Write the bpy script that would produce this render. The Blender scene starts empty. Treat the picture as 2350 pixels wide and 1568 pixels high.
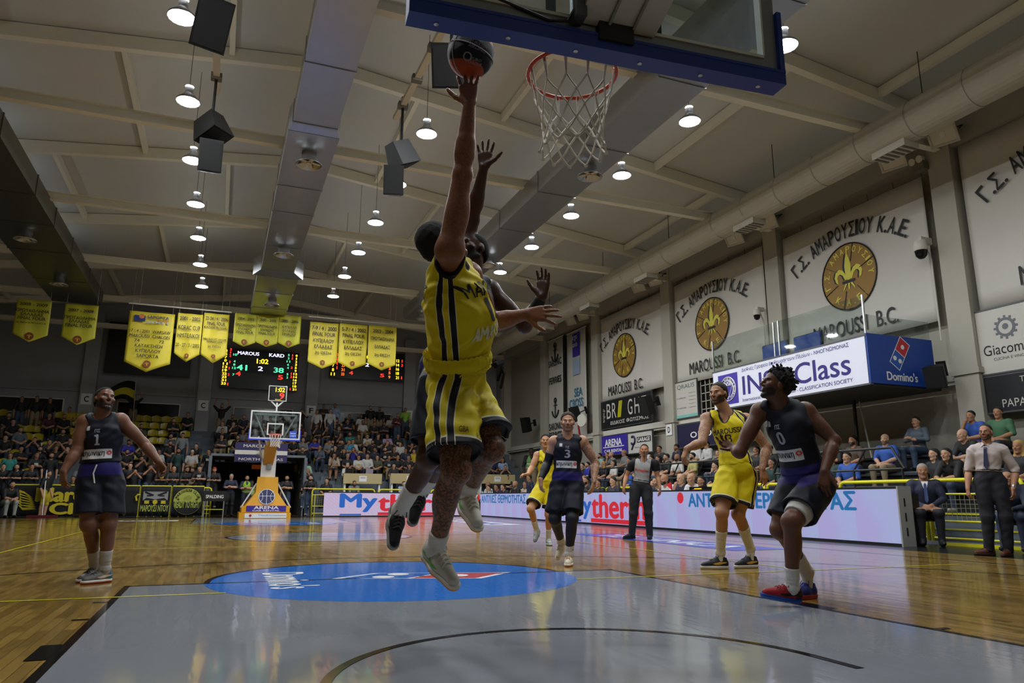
import bpy, math, random
import numpy as np
from mathutils import Vector, Matrix
from mathutils.bvhtree import BVHTree
random.seed(7)
RNG = np.random.default_rng(7)
SC = bpy.context.scene
COL = SC.collection
PI = math.pi

# ---------------------------------------------------------------- camera
FPX = 1660.83                                     # focal length in pixels of the 2350 x 1568 frame
CAM = np.array([-1.7494, -1.7143, 0.7751])
_yaw, _pitch, _roll = math.radians(21.6345), math.radians(12.2681), math.radians(0.305)
_cy, _sy, _cp, _sp = math.cos(_yaw), math.sin(_yaw), math.cos(_pitch), math.sin(_pitch)
CF = np.array([_sy*_cp, _cy*_cp, _sp])
_r0 = np.array([_cy, -_sy, 0.0]); _u0 = np.cross(_r0, CF)
CR = math.cos(_roll)*_r0 + math.sin(_roll)*_u0
CU = -math.sin(_roll)*_r0 + math.cos(_roll)*_u0
cam = bpy.data.cameras.new('camera'); camo = bpy.data.objects.new('camera', cam); COL.objects.link(camo)
cam.sensor_width = 36.0; cam.lens = FPX/2350*36.0; cam.clip_start = 0.05; cam.clip_end = 200
camo.matrix_world = Matrix(((CR[0], CU[0], -CF[0], CAM[0]), (CR[1], CU[1], -CF[1], CAM[1]), (CR[2], CU[2], -CF[2], CAM[2]), (0, 0, 0, 1)))
SC.camera = camo

def ray(px, py):
    return CF*FPX + CR*(px-1175) - CU*(py-784)
def atY(px, py, Y):                               # the point of the court at distance Y that was measured at a pixel
    d = ray(px, py); return CAM + d*((Y-CAM[1])/d[1])
def atX(px, py, X):
    d = ray(px, py); return CAM + d*((X-CAM[0])/d[0])
def atZ(px, py, Z=0.0):
    d = ray(px, py); return CAM + d*((Z-CAM[2])/d[2])

# ---------------------------------------------------------------- world, exposure
w = bpy.data.worlds.new('hall'); SC.world = w; w.use_nodes = True
w.node_tree.nodes['Background'].inputs[0].default_value = (0.5, 0.55, 0.6, 1)
w.node_tree.nodes['Background'].inputs[1].default_value = 0.02      # closed hall: next to nothing from outside
SC.view_settings.view_transform = 'Standard'; SC.view_settings.look = 'None'
SC.view_settings.gamma = 1.0; SC.view_settings.use_curve_mapping = False
SC.view_settings.exposure = 0.18
SC.cycles.max_bounces = 7; SC.cycles.diffuse_bounces = 4; SC.cycles.glossy_bounces = 3; SC.cycles.transmission_bounces = 4; SC.cycles.transparent_max_bounces = 12
SC.cycles.caustics_reflective = False; SC.cycles.caustics_refractive = False; SC.cycles.sample_clamp_indirect = 6.0
SC.cycles.use_adaptive_sampling = True; SC.cycles.adaptive_threshold = 0.1
LAMP = 235.0            # strength of the high-bay lamps' lenses
LEDS = 0.65            # strength of the LED boards
# ---------------------------------------------------------------- materials
MATS = {}
def rgb(h):
    if isinstance(h, str):
        c = [int(h[i:i+2], 16)/255 for i in (0, 2, 4)]
        return tuple((x/12.92 if x <= 0.04045 else ((x+0.055)/1.055)**2.4) for x in c)
    return tuple(h)
def mat(name, col, rough=0.6, metal=0.0, emit=0.0, noise=0.0, nscale=6.0, bump=0.0, bscale=60.0, trans=0.0, alpha=1.0, coat=0.0, spec=0.5, led=False):
    if name in MATS: return MATS[name]
    m = bpy.data.materials.new(name); m.use_nodes = True; MATS[name] = m
    nt = m.node_tree; b = nt.nodes['Principled BSDF']
    c = rgb(col)
    b.inputs['Base Color'].default_value = (*c, 1)
    b.inputs['Roughness'].default_value = rough; b.inputs['Metallic'].default_value = metal
    b.inputs['Specular IOR Level'].default_value = spec
    b.inputs['Coat Weight'].default_value = coat
    if trans: b.inputs['Transmission Weight'].default_value = trans
    if alpha < 1: b.inputs['Alpha'].default_value = alpha
    if emit:
        if led: b.inputs['Base Color'].default_value = (.01, .01, .01, 1); m.cycles.emission_sampling = 'NONE'
        b.inputs['Emission Color'].default_value = (*c, 1); b.inputs['Emission Strength'].default_value = emit
    if noise or bump:
        tc = nt.nodes.new('ShaderNodeTexCoord'); no = nt.nodes.new('ShaderNodeTexNoise')
        no.inputs['Scale'].default_value = nscale; no.inputs['Detail'].default_value = 5
        nt.links.new(tc.outputs['Object'], no.inputs['Vector'])
    if noise:
        mr = nt.nodes.new('ShaderNodeMapRange'); mr.inputs[3].default_value = 1-noise; mr.inputs[4].default_value = 1+noise
        nt.links.new(no.outputs['Fac'], mr.inputs[0])
        mx = nt.nodes.new('ShaderNodeVectorMath'); mx.operation = 'SCALE'; mx.inputs[0].default_value = c
        nt.links.new(mr.outputs[0], mx.inputs['Scale']); nt.links.new(mx.outputs[0], b.inputs['Base Color'])
    if bump:
        n2 = nt.nodes.new('ShaderNodeTexNoise'); n2.inputs['Scale'].default_value = bscale
        nt.links.new(tc.outputs['Object'], n2.inputs['Vector'])
        bp = nt.nodes.new('ShaderNodeBump'); bp.inputs['Strength'].default_value = bump; bp.inputs['Distance'].default_value = 0.02
        nt.links.new(n2.outputs['Fac'], bp.inputs['Height']); nt.links.new(bp.outputs[0], b.inputs['Normal'])
    return m
def layered(name, base, layers, rough=0.6, noise=0.06, nscale=25.0, bump=0.0, bscale=150.0, tattoo=None, spec=0.25):
    """base colour plus crisp printed areas: each layer is (mesh float attribute holding a signed distance in m, colour)."""
    m = bpy.data.materials.new(name); m.use_nodes = True
    nt = m.node_tree; b = nt.nodes['Principled BSDF']; L = nt.links.new
    b.inputs['Roughness'].default_value = rough; b.inputs['Specular IOR Level'].default_value = spec
    tc = nt.nodes.new('ShaderNodeTexCoord'); no = nt.nodes.new('ShaderNodeTexNoise')
    no.inputs['Scale'].default_value = nscale; no.inputs['Detail'].default_value = 4
    L(tc.outputs['Object'], no.inputs['Vector'])
    mr = nt.nodes.new('ShaderNodeMapRange'); mr.inputs[3].default_value = 1-noise; mr.inputs[4].default_value = 1+noise
    L(no.outputs['Fac'], mr.inputs[0])
    cur = nt.nodes.new('ShaderNodeRGB'); cur.outputs[0].default_value = (*rgb(base), 1); cur = cur.outputs[0]
    if tattoo:
        at = nt.nodes.new('ShaderNodeAttribute'); at.attribute_name = 'tattoo'
        vo = nt.nodes.new('ShaderNodeTexNoise'); vo.inputs['Scale'].default_value = tattoo[1]; vo.inputs['Detail'].default_value = 3; vo.inputs['Distortion'].default_value = 2.5
        L(tc.outputs['Object'], vo.inputs['Vector'])
        r1 = nt.nodes.new('ShaderNodeMapRange'); r1.inputs[1].default_value = 0.47; r1.inputs[2].default_value = 0.53; L(vo.outputs['Fac'], r1.inputs[0])
        mu = nt.nodes.new('ShaderNodeMath'); mu.operation = 'MULTIPLY'; L(r1.outputs[0], mu.inputs[0]); L(at.outputs['Fac'], mu.inputs[1])
        mx = nt.nodes.new('ShaderNodeMix'); mx.data_type = 'RGBA'; L(mu.outputs[0], mx.inputs[0]); L(cur, mx.inputs[6]); mx.inputs[7].default_value = (*rgb(tattoo[0]), 1)
        cur = mx.outputs[2]
    for a, c, *sf in layers:
        at = nt.nodes.new('ShaderNodeAttribute'); at.attribute_name = a
        w_ = sf[0] if sf else 0.0012
        r1 = nt.nodes.new('ShaderNodeMapRange'); r1.inputs[1].default_value = -w_; r1.inputs[2].default_value = w_; r1.inputs[4].default_value = sf[1] if len(sf) > 1 else 1.0; L(at.outputs['Fac'], r1.inputs[0])
        mx = nt.nodes.new('ShaderNodeMix'); mx.data_type = 'RGBA'; L(r1.outputs[0], mx.inputs[0]); L(cur, mx.inputs[6]); mx.inputs[7].default_value = (*rgb(c), 1)
        cur = mx.outputs[2]
    vm = nt.nodes.new('ShaderNodeVectorMath'); vm.operation = 'SCALE'; L(cur, vm.inputs[0]); L(mr.outputs[0], vm.inputs['Scale'])
    L(vm.outputs[0], b.inputs['Base Color'])
    if bump:
        n2 = nt.nodes.new('ShaderNodeTexNoise'); n2.inputs['Scale'].default_value = bscale; L(tc.outputs['Object'], n2.inputs['Vector'])
        bp = nt.nodes.new('ShaderNodeBump'); bp.inputs['Strength'].default_value = bump; bp.inputs['Distance'].default_value = 0.01
        L(n2.outputs['Fac'], bp.inputs['Height']); L(bp.outputs[0], b.inputs['Normal'])
    return m

# ---------------------------------------------------------------- objects
def tag(o, label=None, cat=None, group=None, kind=None):
    if label: o['label'] = label
    if cat: o['category'] = cat
    if group: o['group'] = group
    if kind: o['kind'] = kind
    return o
def empty(name, loc=(0, 0, 0), rz=0.0, **k):
    o = bpy.data.objects.new(name, None); COL.objects.link(o); o.empty_display_size = 0.1
    o.location = loc; o.rotation_euler = (0, 0, rz)
    return tag(o, **k)
def link(name, me, parent=None, loc=(0, 0, 0), rot=None, **k):
    o = bpy.data.objects.new(name, me); COL.objects.link(o)
    o.location = loc
    if rot is not None: o.rotation_euler = rot
    if parent is not None: o.parent = parent
    return tag(o, **k)
def copy_tree(o, parent=None):
    c = o.copy(); COL.objects.link(c); c.parent = parent
    for ch in list(o.children): copy_tree(ch, c)
    return c
ORD = 'first second third fourth fifth sixth seventh eighth ninth tenth eleventh twelfth thirteenth fourteenth fifteenth sixteenth seventeenth eighteenth nineteenth twentieth'.split()
ORD += ['twenty-'+w for w in ORD[:9]] + ['thirtieth'] + ['thirty-'+w for w in ORD[:9]]

class MB:
    def __init__(s): s.v = []; s.f = []
    def add(s, v, f):
        n = len(s.v); s.v += [tuple(map(float, p)) for p in v]; s.f += [tuple(i+n for i in q) for q in f]; return s
    def box(s, c, d, R=None):
        c = np.array(c, float); h = np.array(d, float)/2
        P = np.array([[x, y, z] for x in (-1, 1) for y in (-1, 1) for z in (-1, 1)])*h
        if R is not None: P = P @ np.array(R).T
        return s.add(P+c, [(0, 1, 3, 2), (4, 6, 7, 5), (0, 4, 5, 1), (2, 3, 7, 6), (0, 2, 6, 4), (1, 5, 7, 3)])
    def bb(s, x0, x1, y0, y1, z0, z1): return s.box(((x0+x1)/2, (y0+y1)/2, (z0+z1)/2), (x1-x0, y1-y0, z1-z0))
    def bar(s, a, b, w, h=None):               # a square bar between two points
        a = np.array(a, float); b = np.array(b, float); d = b-a; L = np.linalg.norm(d); d /= L
        up = np.array([0, 0, 1.0]) if abs(d[2]) < 0.95 else np.array([1.0, 0, 0])
        x = np.cross(d, up); x /= np.linalg.norm(x); z = np.cross(x, d)
        return s.box((a+b)/2, (w, L, h or w), np.stack([x, d, z], 1))
    def tube(s, pts, r, n=8, caps=True, closed=False):
        pts = [np.array(p, float) for p in pts]; m = len(pts)
        rr = r if hasattr(r, '__len__') else [r]*m
        V = []; F = []; prev = None
        for i, p in enumerate(pts):
            t = (pts[(i+1) % m]-pts[i-1]) if closed else (pts[min(i+1, m-1)]-pts[max(i-1, 0)])
            t = t/(np.linalg.norm(t)+1e-12)
            if prev is None:
                up = np.array([0, 0, 1.0]) if abs(t[2]) < 0.9 else np.array([1.0, 0, 0]); x = np.cross(t, up)
            else: x = prev - t*(prev@t)
            x /= np.linalg.norm(x); prev = x; y = np.cross(t, x)
            for k in range(n):
                a = 2*PI*k/n; V.append(p+rr[i]*(math.cos(a)*x+math.sin(a)*y))
        for i in range(m if closed else m-1):
            j = (i+1) % m
            for k in range(n):
                q = (k+1) % n; F.append((i*n+k, i*n+q, j*n+q, j*n+k))
        if caps and not closed: F.append(tuple(range(n))[::-1]); F.append(tuple((m-1)*n+k for k in range(n)))
        return s.add(V, F)
    def cyl(s, c, r, h, n=16, r2=None):        # upright, base centre c
        c = np.array(c, float); return s.tube([c, c+np.array([0, 0, h])], [r, r if r2 is None else r2], n)
    def lathe(s, prof, n=20, c=(0, 0, 0)):
        V = []; F = []; m = len(prof)
        for r, z in prof:
            for k in range(n): V.append((c[0]+r*math.cos(2*PI*k/n), c[1]+r*math.sin(2*PI*k/n), c[2]+z))
        for i in range(m-1):
            for k in range(n): F.append((i*n+k, i*n+(k+1) % n, (i+1)*n+(k+1) % n, (i+1)*n+k))
        return s.add(V, F)
    def poly(s, pts, n, th):                    # flat polygon with thickness th along unit normal n
        pts = [np.array(p, float) for p in pts]; n = np.array(n, float); m = len(pts)
        V = pts+[p+n*th for p in pts]
        F = [tuple(range(m))[::-1], tuple(range(m, 2*m))]+[(i, (i+1) % m, (i+1) % m+m, i+m) for i in range(m)]
        return s.add(V, F)
    def mesh(s, name, m=None, smooth=False):
        me = bpy.data.meshes.new(name); me.from_pydata(s.v, [], s.f)
        if m is not None: me.materials.append(m)
        if smooth: me.shade_smooth()
        me.update(); return me
    def obj(s, name, m=None, parent=None, loc=(0, 0, 0), smooth=False, **k):
        return link(name, s.mesh(name, m, smooth), parent, loc, **k)

# ---------------------------------------------------------------- lettering
_TX = {}
GREEK = str.maketrans('ΑΒΕΖΗΙΚΜΝΟΡΤΥΧ', 'ABEZHIKMNOPTYX')      # capitals of one and the same shape
def text_data(body, bold=0.0, shear=0.0, spacing=1.0):
    body = body.translate(GREEK); key = (body, bold, shear, spacing)
    if key in _TX: return _TX[key]
    c = bpy.data.curves.new('lettering', 'FONT'); c.body = body; c.resolution_u = 4; c.offset = bold; c.shear = shear
    c.align_x = 'CENTER'; c.space_character = spacing; c.space_line = 1.0
    o = bpy.data.objects.new('lettering', c)
    me = bpy.data.meshes.new_from_object(o)
    V = np.zeros(len(me.vertices)*3); me.vertices.foreach_get('co', V); V = V.reshape(-1, 3)
    F = [tuple(p.vertices) for p in me.polygons]
    bpy.data.objects.remove(o); bpy.data.curves.remove(c); bpy.data.meshes.remove(me)
    _TX[key] = (V, F); return V, F
def text_mb(mb, body, centre, u, v, W, H, th=0.004, bold=0.0, shear=0.0, lift=0.002, spacing=1.0, fit=True):
    """lettering whose bounding box is W x H, centred at centre, u to the right, v up"""
    V, F = text_data(body, 0.0, shear, spacing)
    if not len(V): return mb
    bold = max(bold, 0.0)
    lo = V.min(0); hi = V.max(0); sx = W/(hi[0]-lo[0]); sy = H/(hi[1]-lo[1])
    if not fit: sx = sy = min(sx, sy)
    x = (V[:, 0]-(lo[0]+hi[0])/2)*sx; y = (V[:, 1]-(lo[1]+hi[1])/2)*sy
    u = np.array(u, float); v = np.array(v, float); n = np.cross(u, v)
    for k, (ox, oy) in enumerate([(0, 0)] if bold <= 0 else [(-1, 0), (1, 0), (0, .8), (0, -.8)]):      # heavier strokes: the same letters set slightly apart
        mb.add(np.array(centre, float)+(x*(1-bold*.5)+ox*bold*sx)[:, None]*u+(y*(1-bold*.5)+oy*bold*sy*.8)[:, None]*v+n*(lift+k*.00012), F)
    return mb
def text(name, body, centre, u, v, W, H, m, parent=None, **k):
    return text_mb(MB(), body, centre, u, v, W, H, **k).obj(name, m, parent)
def arc_text(mb, body, c, u, v, R, a0, a1, h, wfac=0.75, inward=False, bold=0.02, lift=0.002):
    """letters set round an arc of radius R from angle a0 to a1 (degrees)"""
    u = np.array(u, float); v = np.array(v, float); wt = [.6 if ch == ' ' else (.45 if ch == '.' else (.5 if ch in 'IΙ' else 1.0)) for ch in body]; n = sum(wt); acc = 0
    for i, ch in enumerate(body):
        acc += wt[i]
        if ch == ' ': continue
        a = math.radians(a0+(a1-a0)*(acc-wt[i]/2)/n)
        o = np.array(c, float)+u*R*math.cos(a)+v*R*math.sin(a)
        rad = u*math.cos(a)+v*math.sin(a); tan = u*math.sin(a)-v*math.cos(a)
        if inward: rad, tan = -rad, -tan
        if ch == '.': text_mb(mb, ch, o-rad*h*0.42, tan, rad, h*0.2, h*0.2, lift=lift)
        else: text_mb(mb, ch, o, tan, rad, h*wfac*(0.35 if ch in 'IΙ' else 1), h, bold=bold, lift=lift)
    return mb
# ---------------------------------------------------------------- smooth solids: blended round cones and ellipsoids, meshed on a grid
f32 = np.float32
def nrm(v):
    v = np.array(v, float); return v/(np.linalg.norm(v)+1e-12)
def cone(a, b, ra, rb, k=.02): return ('c', np.array(a, float), np.array(b, float), ra, rb, k)
def kone(a, b, ra, rb, k=.02): return ('k', np.array(a, float), np.array(b, float), ra, rb, k)
def ball(c, r, k=.02): return ('c', np.array(c, float), np.array(c, float)+np.array([0, 0, 1e-4]), r, r, k)
def ell(c, r, R=np.eye(3), k=.02): return ('e', np.array(c, float), np.array(r, float), np.array(R, float), None, k)
def d_prim(p, X, Y, Z):
    if p[0] == 'c':
        a, b, ra, rb = p[1], p[2], p[3], p[4]; d = b-a; l2 = float(d@d)
        x = X-f32(a[0]); y = Y-f32(a[1]); z = Z-f32(a[2])
        t = np.clip((x*f32(d[0])+y*f32(d[1])+z*f32(d[2]))/f32(l2), 0, 1)
        return np.sqrt((x-t*f32(d[0]))**2+(y-t*f32(d[1]))**2+(z-t*f32(d[2]))**2)-(f32(ra)+t*f32(rb-ra))
    if p[0] == 'k':
        a, b, ra, rb = p[1], p[2], p[3], p[4]; d = b-a; Ln = float(np.linalg.norm(d)); d = d/Ln
        x = X-f32(a[0]); y = Y-f32(a[1]); z = Z-f32(a[2]); h = x*f32(d[0])+y*f32(d[1])+z*f32(d[2])
        rad = np.sqrt(np.maximum(x*x+y*y+z*z-h*h, 0))-(f32(ra)+np.clip(h/f32(Ln), 0, 1)*f32(rb-ra))
        return np.maximum(rad, np.maximum(-h, h-f32(Ln)))
    c, r, R = p[1], p[2], p[3]
    x = X-f32(c[0]); y = Y-f32(c[1]); z = Z-f32(c[2])
    q = [(x*f32(R[0, i])+y*f32(R[1, i])+z*f32(R[2, i])) for i in range(3)]
    k0 = np.sqrt(sum((q[i]/f32(r[i]))**2 for i in range(3))); k1 = np.sqrt(sum((q[i]/f32(r[i]**2))**2 for i in range(3)))
    return k0*(k0-1)/(k1+f32(1e-6))
def bbox(p):
    if p[0] in 'ck':
        m = max(p[3], p[4]) if p[0] == 'k' else 0
        return np.minimum(p[1]-max(p[3], m), p[2]-max(p[4], m)), np.maximum(p[1]+max(p[3], m), p[2]+max(p[4], m))
    e = np.abs(p[3])@p[2]; return p[1]-e, p[1]+e
def solid(prims, vox, subs=(), mod=None, cuts=()):
    """union of prims, minus subs; cuts: list of (point, normal) half-spaces removed on the normal's side; mod(d, X, Y, Z) -> d. Returns verts, quads."""
    bb = [bbox(p) for p in prims]
    pad = 4*vox+.012
    lo = np.min([b[0] for b in bb], 0)-pad; hi = np.max([b[1] for b in bb], 0)+pad
    n = np.ceil((hi-lo)/vox).astype(int)+1
    ax = [(lo[i]+vox*np.arange(n[i])).astype(f32) for i in range(3)]
    D = np.full(n, .05, f32)
    def sl(b, m):
        i0 = np.clip(np.floor((b[0]-m-lo)/vox).astype(int), 0, n-1); i1 = np.clip(np.ceil((b[1]+m-lo)/vox).astype(int)+1, 1, n)
        return tuple(slice(i0[i], max(i1[i], i0[i]+1)) for i in range(3))
    for p, b in zip(prims, bb):
        k = p[5]; s = sl(b, k+pad)
        d = d_prim(p, ax[0][s[0]][:, None, None], ax[1][s[1]][None, :, None], ax[2][s[2]][None, None, :])
        o = D[s]
        if k > 0:
            h = np.maximum(f32(k)-np.abs(o-d), 0)/f32(k); D[s] = np.minimum(o, d)-h*h*f32(k/4)
        else: D[s] = np.minimum(o, d)
    for p in subs:
        b = bbox(p); k = max(p[5], 1e-4); s = sl(b, k+pad)
        d = -d_prim(p, ax[0][s[0]][:, None, None], ax[1][s[1]][None, :, None], ax[2][s[2]][None, None, :])
        o = D[s]; h = np.maximum(f32(k)-np.abs(o-d), 0)/f32(k); D[s] = np.maximum(o, d)+h*h*f32(k/4)
    if mod is not None: D = mod(D, ax[0][:, None, None], ax[1][None, :, None], ax[2][None, None, :])
    for q, nn in cuts:
        nn = nrm(nn); D = np.maximum(D, ((ax[0]-f32(q[0]))*f32(nn[0]))[:, None, None]+((ax[1]-f32(q[1]))*f32(nn[1]))[None, :, None]+((ax[2]-f32(q[2]))*f32(nn[2]))[None, None, :])
    return nets(D, lo, vox)
def nets(D, lo, vox):
    S = D < 0
    c = S[:-1, :-1, :-1].astype(np.int8)
    for i in (0, 1):
        for j in (0, 1):
            for k in (0, 1):
                if i+j+k: c = c+S[i:D.shape[0]-1+i, j:D.shape[1]-1+j, k:D.shape[2]-1+k]
    act = (c > 0) & (c < 8); I = np.argwhere(act)
    idx = np.full(act.shape, -1, np.int32); idx[act] = np.arange(len(I))
    P = np.zeros((len(I), 3)); W = np.zeros(len(I))
    cr = [(i, j, k) for i in (0, 1) for j in (0, 1) for k in (0, 1)]
    vals = {q: D[I[:, 0]+q[0], I[:, 1]+q[1], I[:, 2]+q[2]].astype(float) for q in cr}
    for q in cr:
        for a in range(3):
            if q[a]: continue
            r = list(q); r[a] = 1; r = tuple(r); va, vb = vals[q], vals[r]; m = (va < 0) != (vb < 0)
            t = np.where(m, va/np.where(m, va-vb, 1), 0)
            for x in range(3): P[:, x] += np.where(m, q[x]+(t if x == a else 0), 0)
            W += m
    V = lo+(I+P/np.maximum(W, 1)[:, None])*vox
    F = []
    for a in range(3):
        s0 = [slice(None)]*3; s1 = [slice(None)]*3; s0[a] = slice(0, -1); s1[a] = slice(1, None)
        A = S[tuple(s0)]; B = S[tuple(s1)]; b, c2 = [(1, 2), (2, 0), (0, 1)][a]
        E = np.argwhere(A != B); ok = (E[:, b] > 0) & (E[:, c2] > 0) & (E[:, b] < idx.shape[b]) & (E[:, c2] < idx.shape[c2]); E = E[ok]
        def at(db, dc):
            q = E.copy(); q[:, b] += db; q[:, c2] += dc; return idx[q[:, 0], q[:, 1], q[:, 2]]
        Q = np.stack([at(-1, -1), at(0, -1), at(0, 0), at(-1, 0)], 1)
        flip = ~A[E[:, 0], E[:, 1], E[:, 2]]; Q[flip] = Q[flip][:, ::-1]; F.append(Q)
    F = np.concatenate(F); F = F[(F >= 0).all(1)]
    return V, F
def solid_obj(name, VF, m, parent=None, origin=(0, 0, 0), attrs=None, **k):
    V, F = VF; me = bpy.data.meshes.new(name)
    V = V-np.array(origin)
    me.vertices.add(len(V)); me.vertices.foreach_set('co', V.astype(f32).ravel())
    me.loops.add(len(F)*4); me.polygons.add(len(F))
    me.loops.foreach_set('vertex_index', F.astype(np.int32).ravel()); me.polygons.foreach_set('loop_start', np.arange(len(F), dtype=np.int32)*4)
    me.polygons.foreach_set('use_smooth', np.ones(len(F), bool))
    me.update(calc_edges=True); me.validate()
    for a, v in (attrs or {}).items():
        t = me.attributes.new(a, 'FLOAT', 'POINT'); t.data.foreach_set('value', np.asarray(v, f32))
    me.materials.append(m)
    return link(name, me, parent, origin if parent is None else (0, 0, 0), **k)
def basis(fwd, up):
    """columns: left, forward, up"""
    u = nrm(up); f = np.array(fwd, float); f = nrm(f-u*(f@u)); l = np.cross(u, f)
    return np.stack([l, f, u], 1)

# ---------------------------------------------------------------- people
def head_prims(c, R, s=1.0):
    W = lambda *p: c+R@(np.array(p)*s)
    E = lambda p, r, k=.015: ell(W(*p), np.array(r)*s, R, k*s)
    C = lambda a, b, ra, rb, k=.012: cone(W(*a), W(*b), ra*s, rb*s, k*s)
    P = [E((0, -.012, .038), (.075, .096, .084)), E((0, .026, -.04), (.059, .062, .078), .03),
         C((-.052, .005, -.06), (-.012, .066, -.098), .020, .022), C((.052, .005, -.06), (.012, .066, -.098), .020, .022), E((0, .07, -.098), (.022, .02, .02)),
         C((-.036, .083, .026), (.036, .083, .026), .012, .012, .015), E((.043, .062, -.016), (.024, .024, .022), .02), E((-.043, .062, -.016), (.024, .024, .022), .02),
         C((0, .09, .012), (0, .11, -.02), .008, .012, .01), E((.013, .098, -.026), (.009, .011, .008), .006), E((-.013, .098, -.026), (.009, .011, .008), .006),
         C((-.018, .088, -.052), (.018, .088, -.052), .008, .008, .008), C((-.015, .087, -.066), (.015, .087, -.066), .009, .009, .006),
         E((.077, -.008, -.004), (.011, .021, .032), .008), E((-.077, -.008, -.004), (.011, .021, .032), .008)]
    S = [ball(W(.033, .108, .006), .018*s, .012*s), ball(W(-.033, .108, .006), .018*s, .012*s)]
    eyes = [ball(W(.032, .0775, .005), .0135*s, .003), ball(W(-.032, .0775, .005), .0135*s, .003)]
    return P, S, eyes
def hand_prims(wr, d, n, side, s=1.0, curl=(.2, .25, .2), spread=.10, thumb=(.75, .25), fing=None):
    """wr wrist, d pointing along the hand, n out of the palm, side = +1 when the thumb lies along cross(d, n)"""
    d = nrm(d); n = np.array(n, float); n = nrm(n-d*(n@d)); t = np.cross(d, n)*side
    wr = np.array(wr, float); P = []
    kn = [(.034, .088), (.012, .093), (-.010, .089), (-.030, .080)]; ln = [.076, .086, .079, .062]
    for i, (o, h) in enumerate(kn):
        K = wr+(t*o+d*h)*s
        P.append(cone(wr+(t*o*.55+d*.012)*s, K, .0165*s, .0135*s, .012*s))
        a = spread*(1.5-i)*.75; dd = nrm(d*math.cos(a)+t*math.sin(a)); q = K; ang = 0
        cu = curl if fing is None else fing[i]
        for j, fr in enumerate((.46, .30, .24)):
            ang += cu[j]; v = dd*math.cos(ang)+n*math.sin(ang); q2 = q+v*ln[i]*fr*s
            r0 = (.0098, .0088, .0080)[j]; P.append(cone(q, q2, r0*s, (r0-.0009)*s, .004*s)); q = q2
    b = wr+(t*.022+d*.02+n*.006)*s; v1 = nrm(t*thumb[0]+d*.75+n*thumb[1]); m = b+v1*.05*s
    P.append(cone(b, m, .017*s, .0125*s, .012*s)); v2 = nrm(v1+d*.35); m2 = m+v2*.034*s; P.append(cone(m, m2, .0118*s, .0105*s, .005*s)); P.append(cone(m2, m2+nrm(v2+d*.2)*.026*s, .0105*s, .0085*s, .004*s))
    return P
class Fig: pass
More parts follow.
